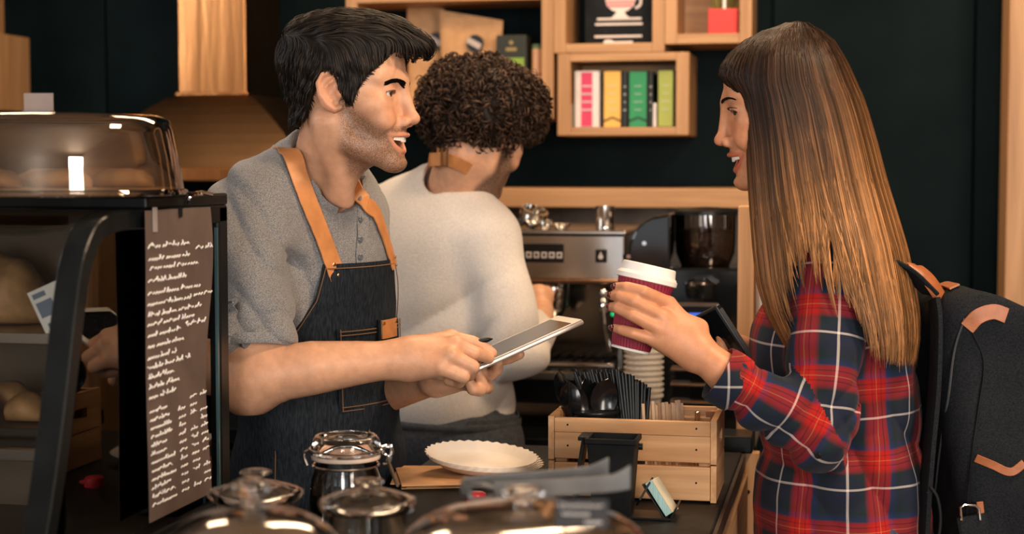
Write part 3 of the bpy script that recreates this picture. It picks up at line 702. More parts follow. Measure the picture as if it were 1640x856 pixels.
card('round green stickered wrapper card low in the case end', 172, 765, 2.02, .04, .045, 0, [(.2, -.1, .5, .5, M_PRG), (-.3, 0, .2, .6, M_PRB)])
# glass jars inside, seen through the end pane
for lab, dy, z in (('glass jar with a steel lid low inside the case end', .17, zbot),):
    c = (XP - .07, yb - .19, z + .0004)
    t = thing('storage_jar', lab, 'jar', c)
    obj('glass', MB().lathe(c, [(.036, 0), (.040, .01), (.040, .085), (.034, .1), (0, .1)], 24), M_GLASS, t, smooth=True)
    obj('contents', MB().lathe(c, [(.033, .004), (.036, .01), (.036, .06), (0, .064)], 20), pmat('pale_biscuits', (.42, .34, .25), var=.4, scale=60), t, smooth=True)
    obj('lid', MB().lathe(c, [(.041, .1005), (.041, .118), (.030, .122), (0, .122)], 24), M_STEEL, t, smooth=True)

# ------------------------------------------------------------------ handwritten menu strip on the end pane
XM = XP + .0125
def mp(px, py, dx=0.0): return PX(px, py, XM) + V3((dx, 0, 0))
tl, tr, bl_, br = mp(226, 330), mp(327, 330), mp(226, 838), mp(331, 815)
yA, yB = tl[1], tr[1]; zT = ztop - .001; zBm = mp(226, 842)[2]; HM = zT - zBm
def menu_pt(u, v, off=0.0):
    """u across (0 near .. 1 far), v down"""
    w = .0045 * math.sin(v * 7.5 + .8) * (.3 + u); edge = .010 * math.sin(v * 5.5 + .4) * u
    return V3((XM + .004 + w * .6 + off, yA + (yB - yA) * u + edge, zT - HM * v))
mn = thing('menu_strip', 'long brown paper menu strip handwritten in white on the case end', 'menu', (XM, (yA + yB) / 2, zBm))
rows = [[menu_pt(i / 8, k / 40) for i in range(9)] for k in range(41)]
obj('paper', MB().grid(rows), pmat('brown_menu_paper', (.105, .072, .060), rough=.85, var=.12), mn, smooth=True, angle=80, solid=.0006)
obj('tape', MB().box(menu_pt(.12, .03, .002), (.001, .012, .03)), pmat('grey_tape', (.30, .27, .26), rough=.4), mn)
obj('tape', MB().box(menu_pt(.50, .012, .002), (.0012, .010, .012)), M_BLACK, mn)
wr = random.Random(11)
def scribble(mb, u0, u1, v, hgt, slant=0.0):
    """one handwritten word as a wiggling pen line"""
    n = max(5, int((u1 - u0) * 90)); pts = []
    for i in range(n):
        t = i / (n - 1); ph = i * 2.1
        du = .010 * math.sin(ph) + .006 * wr.uniform(-1, 1)
        dv = hgt * (.5 * math.cos(ph) * wr.uniform(.5, 1.15) + (.9 if wr.random() < .12 else 0) * (-1))
        pts.append(menu_pt(u0 + (u1 - u0) * t + du, v + slant * t + dv, .0014))
    mb.tube(pts, .00095, 4)
lines = [(.115, .02, .62, 1), (.135, .72, .98, 0), (.155, .03, .62, 0), (.185, .04, .75, 0), (.225, .02, .64, 0), (.265, .02, .80, 0), (.300, .02, .66, 0), (.295, .70, 1.0, 0),
         (.335, .02, .84, 0), (.365, .02, .74, 0), (.400, .02, .52, 0), (.392, .60, .93, 0), (.435, .02, .58, 0), (.472, .02, .46, 0), (.503, .01, .70, 0), (.535, .02, .50, 0), (.567, .03, .52, 0), (.60, .03, .50, 0)]
for v, a, b, _ in lines:
    m = MB(); u = a
    while u < b - .05:
        e = min(b, u + wr.uniform(.10, .26)); scribble(m, u, e, v, .0100); u = e + .035
    obj('handwritten_line', m, M_TEXT, mn)
for k in range(12):
    v = .645 + k * .0275; m = MB()
    scribble(m, .04, wr.uniform(.26, .42), v, .0080)
    for c0 in (.50, .70, .88):
        if wr.random() < .93: scribble(m, c0, c0 + .10, v - .004, .0085)
    obj('handwritten_line', m, M_TEXT, mn)

# ------------------------------------------------------------------ acrylic cake cover on top of the case
ZR = ztop + .016
cc = P(92, 320, 2.02); cc = V3((cc[0], cc[1], ZR + .0004)); R1 = np.linalg.norm(P(293, 320, 2.02) - P(92, 320, 2.02)); hh = P(92, 184, 2.02)[2] - ZR
cv = thing('cake_cover', 'large clear acrylic cake cover on top of the display case', 'cake cover', cc)
obj('cover', MB().lathe(cc, [(R1, .004), (R1 * .99, .01), (R1 * .955, hh * .45), (R1 * .915, hh * .80), (R1 * .88, hh * .93), (R1 * .80, hh * .985), (R1 * .3, hh), (0, hh)], 64, cap=False), M_ACRYL, cv, smooth=True, angle=70)
obj('inner_wall', MB().lathe(cc, [(R1 * .985, .004), (R1 * .94, hh * .45), (R1 * .90, hh * .80), (R1 * .865, hh * .91), (R1 * .79, hh * .962), (0, hh * .975)], 64, cap=False), M_ACRYL, cv, smooth=True, angle=70)
obj('rim', MB().tube([cc + V3((R1 * 1.0 * math.cos(a), R1 * math.sin(a), .0042)) for a in np.linspace(0, 2 * math.pi, 64, endpoint=False)], .004, 8, closed=True), M_ACRYL, cv, smooth=True)
tr_ = thing('cake_board', 'round wooden serving board under the acrylic cover', 'tray', cc)
obj('board', MB().lathe(cc, [(R1 * .93, 0), (R1 * .93, .010), (0, .010)], 48), M_OAK, tr_, smooth=True)
obj('board_edge', MB().lathe(cc, [(R1 * .932, .001), (R1 * .938, .005), (R1 * .932, .009)], 48), M_OAK, tr_, smooth=True)
for k, (a, r) in enumerate(((.3, .08), (2.2, .09), (4.0, .085), (5.3, .03))):
    loaf('flat brown pastry under the acrylic cover', cc[0] + r * math.cos(a), cc[1] + r * math.sin(a), cc[2] + .0102, .085, .056, .022, 'pastries under the acrylic cover')
pc = P(62, 168, 2.0); tz_ = cc[2] + hh
tgc = thing('price_tag', 'small grey price card standing on the acrylic cake cover', 'card', (pc[0], pc[1], tz_))
R0 = basis(RIGHT, AWAY, UP)
obj('card', MB().box((pc[0], pc[1], tz_ + .013), (.036, .0015, .025), R0), pmat('grey_card', (.30, .24, .22), rough=.8), tgc)
obj('foot', MB().box((pc[0], pc[1], tz_ + .002), (.036, .02, .003), R0), M_ACRYL, tgc)
hr_ = P(318, 318, 2.12); 
tg_ = thing('wire_handle', 'small dark wire handle on the case roof by the shoulder', 'handle', (hr_[0], hr_[1], ZR)); 
obj('wire', MB().tube(bez([P(300, 326, 2.1), P(306, 314, 2.1), P(322, 309, 2.12), P(340, 312, 2.13)], 14), .003, 8), M_CHROME, tg_, smooth=True)
obj('plate', MB().box(V3((P(300, 326, 2.1)[0], P(300, 326, 2.1)[1], ZR + .002)), (.02, .02, .003)), M_BLACK, tg_)

# ------------------------------------------------------------------ glass jars and domes in the foreground
def knob_prof(r, h): return [(r * .55, 0), (r * .42, h * .18), (r * .38, h * .36), (r * .75, h * .50), (r, h * .70), (r * .92, h * .88), (r * .6, h * .98), (0, h)]
def lid_jar(label, px, py_lid, w_px, D, knob_py):
    c = P(px, py_lid, D); r = w_px / 2 / FPX * D; zl = c[2]; base = V3((c[0], c[1], ZC + .0004)); h = zl - ZC
    t = thing('candy_jar', label, 'jar', base)
    obj('glass', MB().lathe(base, [(r * .70, 0), (r * .85, .006), (r * .92, .02), (r * .92, h * .72), (r * .80, h * .86), (r * .78, h - .004)], 40, cap=False), M_GLASS, t, smooth=True, angle=80)
    obj('inner_glass', MB().lathe(base, [(0, .008), (r * .82, .012), (r * .885, .024), (r * .885, h * .72), (r * .77, h * .86), (r * .75, h - .004)], 40, cap=False), M_GLASS, t, smooth=True, angle=80)
    l = obj('lid', MB().lathe(base, [(0, h + .016), (r * .25, h + .0155), (r * .6, h + .011), (r * .92, h + .005), (r * .985, h + .004), (r, h), (r * .97, h - .005), (r * .80, h - .004), (r * .72, h - .002), (r * .55, h + .006), (0, h + .0105)], 48), M_SOLIDGL, t, smooth=True, angle=80)
    kz = h + .0145; kh = P(px, knob_py, D)[2] - ZC - kz
    obj('knob', MB().lathe(base + V3((0, 0, kz)), knob_prof(r * .34, kh), 28), M_SOLIDGL, l, smooth=True, angle=80)
    return t, base, r, h
t, b0, r0, h0 = lid_jar('glass candy jar with a knobbed lid in front of the apron', 410, 792, 154, 1.86, 752)
obj('contents', MB().lathe(b0, [(r0 * .8, .014), (r0 * .87, .026), (r0 * .87, h0 * .45), (r0 * .4, h0 * .5), (0, h0 * .5)], 24), MATS['pale_biscuits'], t, smooth=True)
t, b0, r0, h0 = lid_jar('glass candy jar with a knobbed lid in front of the clip jar', 589, 808, 158, 1.64, 768)
obj('contents', MB().lathe(b0, [(r0 * .8, .014), (r0 * .87, .026), (r0 * .87, h0 * .5), (r0 * .4, h0 * .56), (0, h0 * .56)], 24), pmat('cookies', (.36, .22, .12), var=.4, scale=60), t, smooth=True)
# clip-top jar
D = 2.08; c = P(554, 712, D); r = 56.5 / FPX * D; b0 = V3((c[0], c[1], ZC + .0004)); zt_ = P(554, 698, D)[2] - ZC
cj = thing('clip_top_jar', 'clip-top glass preserving jar with wire bail', 'jar', b0)
h1 = zt_ - .030
obj('glass', MB().lathe(b0, [(r * .86, 0), (r * 1.0, .008), (r * 1.04, .02), (r * 1.04, h1 * .62), (r * .98, h1 * .80), (r * .86, h1 * .92), (r * .88, h1 * .985), (r * .93, h1)], 48, cap=False), M_GLASS, cj, smooth=True, angle=80)
obj('inner_glass', MB().lathe(b0, [(0, .008), (r * .95, .012), (r * 1.0, .022), (r * 1.0, h1 * .62), (r * .94, h1 * .80), (r * .82, h1 * .92), (r * .82, h1)], 48, cap=False), M_GLASS, cj, smooth=True, angle=80)
obj('rubber_seal', MB().lathe(b0, [(r * .80, h1 + .0005), (r * .97, h1 + .0005), (r * .985, h1 + .003), (r * .97, h1 + .0055), (r * .80, h1 + .0055)], 40), pmat('pale_rubber', (.68, .55, .47), rough=.5), cj, smooth=True)
ld = obj('lid', MB().lathe(b0, [(0, h1 + .010), (r * .70, h1 + .0065), (r * .98, h1 + .0062), (r * 1.0, h1 + .010), (r * .99, h1 + .018), (r * .93, h1 + .026), (r * .86, h1 + .030), (r * .78, h1 + .0285), (r * .70, h1 + .020), (0, h1 + .018)], 48), M_SOLIDGL, cj, smooth=True, angle=80)
ring = lambda z, rr: [b0 + V3((rr * math.cos(a), rr * math.sin(a), z)) for a in np.linspace(0, 2 * math.pi, 40, endpoint=False)]
obj('wire_ring', MB().tube(ring(h1 - .008, r * .93), .0018, 8, closed=True), M_CHROME, cj, smooth=True)
obj('wire_ring', MB().tube(ring(h1 + .013, r * 1.02), .0018, 8, closed=True), M_CHROME, cj, smooth=True)
rt = b0 + RIGHT * r * 1.02
obj('bail', MB().tube(bez([rt + UP * (h1 + .014), rt + RIGHT * .012 + UP * (h1 + .016), rt + RIGHT * .010 + UP * (h1 - .004), rt + RIGHT * .002 + UP * (h1 - .008)], 14), .0022, 8), M_CHROME, cj, smooth=True)
obj('bail_eye', MB().tube([rt + RIGHT * (.008 + .006 * math.cos(a)) - AWAY * .004 + UP * (h1 + .010 + .006 * math.sin(a)) for a in np.linspace(0, 6.283, 16, endpoint=False)], .0018, 8, closed=True), M_CHROME, cj, smooth=True)
for s in (-1, 1):
    obj('lever', MB().tube(bez([rt + RIGHT * .006 + AWAY * s * .004 + UP * (h1 + .002), rt + RIGHT * .012 + AWAY * s * .004 + UP * (h1 - .015), rt + RIGHT * .020 + AWAY * s * .004 + UP * (h1 - .036)], 10), .0020, 8), M_CHROME, cj, smooth=True)
lt = b0 - RIGHT * r * 1.02
obj('hinge', MB().tube(bez([lt + UP * (h1 + .012), lt - RIGHT * .008 + UP * (h1 + .006), lt - RIGHT * .004 + UP * (h1 - .009)], 10), .0022, 8), M_CHROME, cj, smooth=True)

def dome(label, px, py, D, rad, knob_px, flat):
    c = P(px, py, D); b = V3((c[0], c[1], ZC + .0004)); h = c[2] - ZC; zs = .052
    st = thing('cake_stand', 'low white cake stand under the ' + label.split(' with')[0], 'cake stand', b)
    obj('foot', MB().lathe(b, [(.07, 0), (.068, .006), (.03, .014), (.018, .022), (.018, zs - .014), (.03, zs - .008)], 32), M_WHITE, st, smooth=True)
    obj('plate', MB().lathe(b, [(.03, zs - .0082), (rad * 1.02, zs - .006), (rad * 1.06, zs), (rad * 1.04, zs + .002), (0, zs)], 48), M_WHITE, st, smooth=True)
    b2 = b + V3((0, 0, zs + .0024)); h2 = h - zs - .0024
    t = thing('glass_dome', label, 'cake dome', b2)
    def pr(k):
        out = []
        for a in np.linspace(0, math.pi / 2, 14):
            ca, sa = math.cos(a) ** flat, math.sin(a) ** flat
            out.append((rad * k * ca, h2 * .30 + (h2 * (.70 if k == 1 else .68)) * sa))
        return [(rad * k, 0)] + out
    obj('glass', MB().lathe(b2, pr(1), 56, cap=False), thin_glass('dome_glass', (.95, .94, .92), rough=.09, extra=.20), t, smooth=True, angle=80)
    obj('inner_glass', MB().lathe(b2, pr(.975), 56, cap=False), M_GLASS, t, smooth=True, angle=80)
    kw = knob_px[2] / 2 / FPX * D; kz = P(px, knob_px[1], D)[2] - ZC
    obj('knob', MB().lathe(b + V3((0, 0, h - .001)), knob_prof(kw, kz - h + .001), 28), M_SOLIDGL, t, smooth=True, angle=80)
    return t, b2, h2
cakem = pmat('chocolate_cake', (.16, .075, .035), rough=.6, var=.35, scale=30, bump=.5, bscale=50)
cakec = pmat('golden_cake', (.62, .38, .22), rough=.6, var=.35, scale=30, bump=.5, bscale=50)
t, bD1, hD1 = dome('glass cake dome at the lower left with a round knob', 402, 815, 1.40, .098, (402, 769, 66), .80)
ck = thing('round_cake', 'golden round cake under the lower left dome', 'cake', bD1)
obj('cake', MB().lathe(bD1, [(.080, 0), (.084, .006), (.082, .080), (.064, .098), (.02, .104), (0, .105)], 40), cakec, ck, smooth=True, angle=60)
obj('icing', MB().lathe(bD1, [(.083, .076), (.0835, .080), (.0648, .0988), (.02, .1048), (0, .1058)], 40), pmat('icing_cream', (.66, .50, .40), rough=.5, var=.35, scale=22), ck, smooth=True, angle=60)
t, bD2, hD2 = dome('glass cake dome at the lower centre with a round knob', 838, 814, 1.42, .122, (838, 781, 74), .58)
ck = thing('round_cake', 'pale round cake under the lower centre dome', 'cake', bD2)
obj('cake', MB().lathe(bD2, [(.104, 0), (.108, .006), (.106, .090), (.086, .108), (.02, .112), (0, .112)], 40), cakec, ck, smooth=True, angle=60)
obj('icing', MB().lathe(bD2, [(.107, .086), (.1075, .090), (.0868, .1088), (.02, .1128), (0, .1128)], 40), MATS['icing_cream'], ck, smooth=True, angle=60)
# chalk label leaning on the dome
c = P(932, 824, 1.31); R0 = basis(RIGHT, AWAY, UP)
Rt = R0 @ np.array([[1, 0, 0], [0, math.cos(-.25), -math.sin(-.25)], [0, math.sin(-.25), math.cos(-.25)]])
cl = thing('chalk_label', 'small black chalk label with white handwriting on the centre dome', 'label', c - UP * .015)
obj('card', MB().box(c, (.043, .002, .0235), Rt), pmat('chalk_black', (.022, .022, .025), rough=.7), cl, bevel=.0005)
obj('clip', MB().tube(bez([c + Rt @ V3((-.015, .001, 0)), c + Rt @ V3((-.02, .012, -.004)), c + Rt @ V3((-.012, .03, -.012))], 8), .0012, 6), M_BLACK, cl)
wr = random.Random(3)
for k, (a, b) in enumerate(((-.019, .017), (-.016, .006), (.002, .016))):
    m = MB(); pts = []
    n = 26
    for i in range(n):
        u = a + (b - a) * i / (n - 1); pts.append(c + Rt @ V3((u + .0007 * math.sin(i * 2), -.0016, .0065 - k * .0068 + .0018 * math.cos(i * 2.1) * wr.uniform(.5, 1.1))))
    m.tube(pts, .00035, 4); obj('chalk_writing', m, M_TEXT, cl)

# ------------------------------------------------------------------ serving tongs lying on the dome
M_TONG = pmat('dark_grey_metal', (.14, .143, .148), rough=.42, metal=.5, var=.2)
tn = thing('serving_tongs', 'dark grey metal serving tongs laid across the centre dome', 'tongs', P(870, 780, 1.56))
def tong_arm(pts, ws, z):
    m = MB(); rows = []
    cs_ = bez(pts, 24); wv = np.interp(np.linspace(0, 1, 24), np.linspace(0, 1, len(ws)), ws)
    for p, w in zip(cs_, wv):
        rows.append([p + UP * w, p + UP * w - AWAY * .004, p - UP * w - AWAY * .004, p - UP * w])
    m.grid(rows, closed=True); m.f += [(0, 1, 2, 3), tuple(range(92, 96))]
    return m
Dt = 1.555
obj('front_arm', tong_arm([P(790, 787, Dt), P(850, 784, Dt), P(940, 778, Dt), P(980, 774, Dt), P(1010, 764, Dt)], [.0085, .0085, .0082, .0088, .0120], 0), M_TONG, tn, bevel=.0015, seg=2)
obj('rear_arm', tong_arm([P(744, 775, Dt + .05), P(800, 768, Dt + .05), P(900, 761, Dt + .05), P(945, 757, Dt + .05), P(975, 748, Dt + .05)], [.0065, .006, .006, .0075, .0100], 0), M_TONG, tn, bevel=.0015, seg=2)
lp = [P(792, 783, Dt - .002), P(770, 778, Dt - .002), P(754, 781, Dt), P(750, 792, Dt), P(758, 801, Dt), P(775, 800, Dt - .002), P(794, 794, Dt - .002)]
obj('loop_handle', MB().tube(bez(lp, 26), .0028, 8, flat=(1.4, 1.0)), M_TONG, tn, smooth=True)
obj('spring_end', MB().tube(bez([P(752, 790, Dt), P(742, 786, Dt + .02), P(742, 778, Dt + .045), P(748, 775, Dt + .05)], 14), .0062, 8, flat=(.5, 1.2)), M_TONG, tn, smooth=True)
c = PZ(762, 806, ZC); rc = thing('red_cap', 'small red plastic cap on the counter behind the tongs', 'tub', (c[0], c[1], ZC + .0004))  # loose red plastic cap of uncertain kind
obj('cap', MB().lathe((c[0], c[1], ZC + .0004), [(.016, 0), (.0165, .004), (.015, .014), (.012, .016), (0, .016)], 24), flat_col('cap_red', (.55, .03, .05), .3), rc, smooth=True)
obj('tab', MB().box((c[0] + .014, c[1] - .006, ZC + .008), (.014, .010, .006)), MATS['cap_red'], rc, bevel=.002)

# ------------------------------------------------------------------ paper bags and plates
rg = random.Random(5)
c = PZ(705, 768, ZC)
for k in range(4):
    a = .10 + .12 * rg.uniform(-1, 1) + YAW; z = ZC + .0006 + k * .0024; R = rotz(a)
    cc2 = V3((c[0] + .012 * rg.uniform(-1, 1), c[1] + .01 * rg.uniform(-1, 1), z + .001))
    pg = [cc2 + R @ V3(p) for p in ((-.075, -.085, -.0009), (.070, -.085, -.0009), (.085, -.070, -.0009), (.085, .070, -.0009), (-.075, .070, -.0009))]
    b = obj('paper_bag', MB().prism(pg, (0, 0, .0019)), M_KRAFT, bevel=.0006, seg=1)
    tag(b, 'flat brown paper bag on top of the pile under the plates' if k == 3 else 'flat brown paper bag lower in the pile under the plates', 'paper bag', 'brown paper bags on the counter')
pc0 = PZ(778, 766, ZC)
M_PLATE = pmat('pulp_plate', (.80, .74, .67), rough=.7, var=.05)
for k in range(5):
    tilt = math.radians(6 + .8 * k); R = rotz(YAW + .06 * k) @ np.array([[math.cos(.07), 0, math.sin(.07)], [0, 1, 0], [-math.sin(.07), 0, math.cos(.07)]]) @ np.array([[1, 0, 0], [0, math.cos(tilt), -math.sin(tilt)], [0, math.sin(tilt), math.cos(tilt)]])
    cc2 = V3((pc0[0] - .002 * k, pc0[1], ZC + .0165 + k * .0022))
    rows = []
    for rr, hz in ((0, 0), (.5, 0), (.72, .0005), (.80, .003), (.92, .011), (1.0, .014), (1.0, .0125), (.92, .0095), (.8, .0015), (.5, -.0012), (0, -.0012)):
        row = []
        for q in range(72):
            an = 2 * math.pi * q / 72; fl = .0016 * math.sin(q * math.pi) * 0 + (.0016 * (1 if q % 2 else -1) if rr > .85 else 0)
            row.append(cc2 + R @ V3((.092 * rr * math.cos(an) + fl * math.cos(an), .068 * rr * math.sin(an) + fl * math.sin(an), hz + fl * .4)))
        rows.append(row)
    p = obj('paper_plate', MB().grid(rows, closed=True), M_PLATE, smooth=True, angle=60)
    tag(p, 'white oval paper plate with a crimped rim, topmost of its stack' if k == 4 else 'white oval paper plate lower in the stack by the crate', 'plate', 'stacked paper plates')

# ------------------------------------------------------------------ pine crate
fl = PZ(878, 797, ZC); fr = PZ(1147, 808, ZC); ex = nrm(fr - fl); ey = np.cross(UP, ex); cw_ = np.linalg.norm(fr - fl); cd = .165; ch = .122
O = V3((fl[0], fl[1], ZC + .0006)); RC = basis(ex, ey, UP)
def cpt(u, v, w): return O + ex * u + ey * v + UP * w
cr = thing('pine_crate', 'small pine slatted crate holding cutlery and straws', 'crate', cpt(cw_ / 2, cd / 2, 0))
def cbox(name, u0, u1, v0, v1, w0, w1, m, par=cr, bev=.0012): return obj(name, MB().box(cpt((u0 + u1) / 2, (v0 + v1) / 2, (w0 + w1) / 2), (u1 - u0, v1 - v0, w1 - w0), RC), m, par, bevel=bev)
tb = .009
for v0 in (0, cd - tb):
    cbox('slat', 0.0095, cw_ - .0095, v0, v0 + tb, .003, .054, M_PINE)
    cbox('slat', 0.0095, cw_ - .0095, v0, v0 + tb, .060, .100, M_PINE)
    cbox('top_rail', 0.0095, cw_ - .0095, v0 - (.002 if v0 == 0 else 0), v0 + tb + (.002 if v0 else 0), .1002, ch, M_PINE)
for u0, nm in ((0, 'end_slat'), (cw_ - tb, 'end_slat')):
    cbox(nm, u0, u0 + tb, 0, cd, .0, .056, M_PINEY)
    e = .030
    m = MB()
    hole = []
    for (v0, v1, w0, w1) in ((0, cd / 2 - e, .0585, ch + .002), (cd / 2 + e, cd, .0585, ch + .002), (cd / 2 - e, cd / 2 + e, .0585, .080), (cd / 2 - e, cd / 2 + e, .097, ch + .002)):
        m.box(cpt(u0 + tb / 2, (v0 + v1) / 2, (w0 + w1) / 2), (tb, v1 - v0, w1 - w0), RC)
    obj('end_slat', m, M_PINEY, cr)
    for v0 in (tb + .0005, cd - tb - .0185):
        cbox('corner_post', (u0 + tb + .0004) if u0 == 0 else u0 - .0184, (u0 + tb + .0184) if u0 == 0 else u0 - .0004, v0, v0 + .018, .006, ch - .004, M_PEND)
cbox('bottom_board', tb + .0004, cw_ - tb - .0004, tb + .0004, cd - tb - .0004, .0008, .0058, M_PINE)
for u in (cw_ - .030, .03):
    for w in (.030, .080, .112): obj('nail', MB().lathe(cpt(u, -.0001 if w < .1 else -.0021, w), [(0, 0), (.0016, 0), (.0016, .0006), (0, .0006)], 8, axis=-ey), M_BLACKM, cr)
# black cup of spoons
M_GB = pmat('black_cutlery', (.006, .007, .008), rough=.16, var=.1)
cz = .0062
sc = cpt(.060, .075, cz)
cp = thing('cutlery_cup', 'black plastic cup inside the crate holding spoons', 'cup', sc)
obj('cup', MB().lathe(sc, [(.030, 0), (.036, .113), (.0385, .115), (.036, .118), (.034, .112), (.028, .003), (0, .003)], 32), M_BLACK, cp, smooth=True)
obj('rim', MB().lathe(sc, [(.0388, .1142), (.0395, .116), (.0388, .1182), (.0362, .1183)], 32), M_BLACK, cp, smooth=True)
def spoon(label, px, py, D, lean, face, wid=.0185, ln=.028):
    """bowl centred on the pixel, handle running down into the cup"""
    c = P(px, py, D); f = nrm(-AWAY * math.cos(face) + RIGHT * math.sin(face)); u = nrm(UP + RIGHT * lean); f = nrm(f - u * (f @ u)); s = np.cross(u, f)
    rows = []
    for i in range(9):
        t = -1 + 2 * i / 8; ww = wid * math.sqrt(max(.001, 1 - t * t)) * (1 - .12 * t)
        rows.append([c + u * ln * t + s * ww * k - f * (.006 * (1 - k * k) * (1 - t * t)) for k in np.linspace(-1, 1, 9)])
    m = MB().grid(rows)
    root = c - u * (ln + .001)
    t = thing('spoon', label, 'spoon', root - u * .07, 'black plastic spoons in the crate')
    obj('bowl', m, M_GB, t, smooth=True, angle=80, solid=.0012)
    obj('handle', MB().tube([root + u * .003, root - u * .03, root - u * .075], [.0032, .0036, .0042], 8, flat=(1, .45), ref=f), M_GB, t, smooth=True)
Dc = float((CM.inverted() @ Vector(sc))[2]) * -1
spoon('black plastic spoon standing tallest at the left of the crate', 900, 622, Dc + .012, -.18, -.9)
spoon('black plastic spoon with its back to the counter, second from left', 914, 640, Dc - .018, -.10, 2.6)
spoon('black plastic spoon in the middle of the cup, bowl turned', 936, 634, Dc + .006, .02, 1.1)
spoon('black plastic spoon with a round bowl at the right of the cup', 968, 637, Dc - .012, .20, .15, .0215, .030)
spoon('black plastic spoon low in the middle of the cup', 926, 650, Dc - .02, -.02, .5)
spoon('black plastic spoon half hidden behind the round bowl', 950, 640, Dc + .016, .12, -.4)
# straws: an upright bundle and a leaning bundle
sr = random.Random(9)
def straw(b, tp, label, grp):
    m = MB(); b = V3(b); tp = V3(tp); ax = nrm(tp - b); L_ = np.linalg.norm(tp - b)
    m.lathe(b, [(.0030, 0), (.0030, L_), (.0024, L_), (.0024, L_ - .012), (0, L_ - .012)], 8, axis=ax, cap=True)
    tag(obj('straw', m, M_BLACK, smooth=True), label, 'straw', grp)
for i in range(26):
    k = i % 9; row = i // 9
    bx = cpt(.092 + .0045 * k * .55 + .002 * row, .095 + .010 * row, cz + .002)
    tpx = 921 + k * 8.4 + sr.uniform(-2, 2); tp = P(tpx, 598 + 6 * row * 0 + sr.uniform(-7, 7), Dc + .03 + .012 * row)
    straw(bx, tp, 'black straw in the upright bundle behind the spoons', 'upright black straws')
for i in range(30):
    k = i % 10; row = i // 10
    bx = cpt(.122 + .0030 * k * .5, .055 + .009 * row, cz + .002)
    tpx = 992 + k * 5.2 + sr.uniform(-1.5, 1.5); tp = P(tpx, 597 + (k / 9) ** 1.5 * 26 + sr.uniform(-3, 4), Dc - .01 + .010 * row)
    straw(bx, tp, 'black straw in the bundle leaning right over the crate', 'leaning black straws')
M_STIR = wood('birch_stirrer', (.66, .45, .27), (.90, .70, .50), 'z', 2.5, .6)
for i in range(16):
    u0 = .158 + .0042 * i + sr.uniform(-.001, .001); b = cpt(u0 - .015, .06 + .01 * (i % 4), cz + .002); tp = P(1030 + i * 4.1 + sr.uniform(-1, 1), 644 + sr.uniform(-3, 6), Dc - .02 + .012 * (i % 4))
    ax = nrm(tp - b); sd = nrm(np.cross(ax, -AWAY + RIGHT * .8)); L_ = np.linalg.norm(tp - b)
    tag(obj('wooden_stirrer', MB().box((b + tp) / 2, (.0055, .0014, L_), basis(sd, np.cross(ax, sd), ax)), M_STIR), 'thin wooden stirrer standing in the right half of the crate', 'stirrer', 'wooden stirrers in the crate')
c = cpt(.218, .085, cz); sh = thing('steel_tube', 'small steel shaker tube standing in the crate', 'shaker', c)
obj('tube', MB().lathe(c, [(.004, 0), (.004, .108)], 14), M_STEEL, sh, smooth=True)
obj('cap', MB().lathe(c, [(.0046, .1082), (.0046, .118), (.003, .119), (0, .119)], 14), M_CHROME, sh, smooth=True)
c = cpt(.205, cd - tb - .016, cz + .052); sx_ = thing('sugar_packets', 'cream sugar packet box at the back of the crate', 'box', cpt(.205, cd - tb - .016, cz))
obj('box', MB().box(cpt(.21, cd - tb - .013, cz + .052), (.05, .022, .10), RC), pmat('cream_card', (.60, .38, .22), rough=.7), sx_, bevel=.001)
obj('flap', MB().box(cpt(.21, cd - tb - .013, cz + .108), (.05, .002, .010), RC), MATS['cream_card'], sx_)

# black bin in front of the crate
bO = PZ(981, 826, ZC)
b0 = V3((bO[0], bO[1], ZC + .0004)) + ey * .006
Db = float((CM.inverted() @ Vector(b0))[2]) * -1
bn = thing('black_bin', 'small square black plastic bin in front of the crate', 'bin', b0)
hw0, hw1, hb = .027, .0345, P(981, 698, Db)[2] - ZC
ringv = lambda hwx, z: [b0 + ex * hwx * a + ey * hwx * b * .8 + UP * z for a, b in ((-1, -1), (1, -1), (1, 1), (-1, 1))]
rws = [ringv(hw0, 0), ringv(hw1, hb - .008), ringv(hw1 + .003, hb - .008), ringv(hw1 + .003, hb), ringv(hw1 - .002, hb), ringv(hw0 - .002, .004)]
m = MB().grid(rws, closed=True); m.f += [(3, 2, 1, 0), (20, 21, 22, 23)]
obj('tub', m, M_BLACKM, bn, bevel=.0015)
obj('hinge_pin', MB().tube([b0 + ex * (hw1 + .002) + UP * (hb - .014), b0 + ex * (hw1 + .008) + UP * (hb - .014)], .005, 10), M_BLACK, bn, smooth=True)
obj('lid_flap', MB().box(b0 - ex * (hw1 + .014) + UP * (hb * .55), (.0045, .045, hb * .92), RC @ np.array([[math.cos(.16), 0, math.sin(.16)], [0, 1, 0], [-math.sin(.16), 0, math.cos(.16)]])), M_BLACK, bn, bevel=.001)
obj('flap_hinge', MB().box(b0 - ex * (hw1 + .006) + UP * (hb - .002), (.016, .045, .006), RC), M_BLACK, bn, bevel=.001)

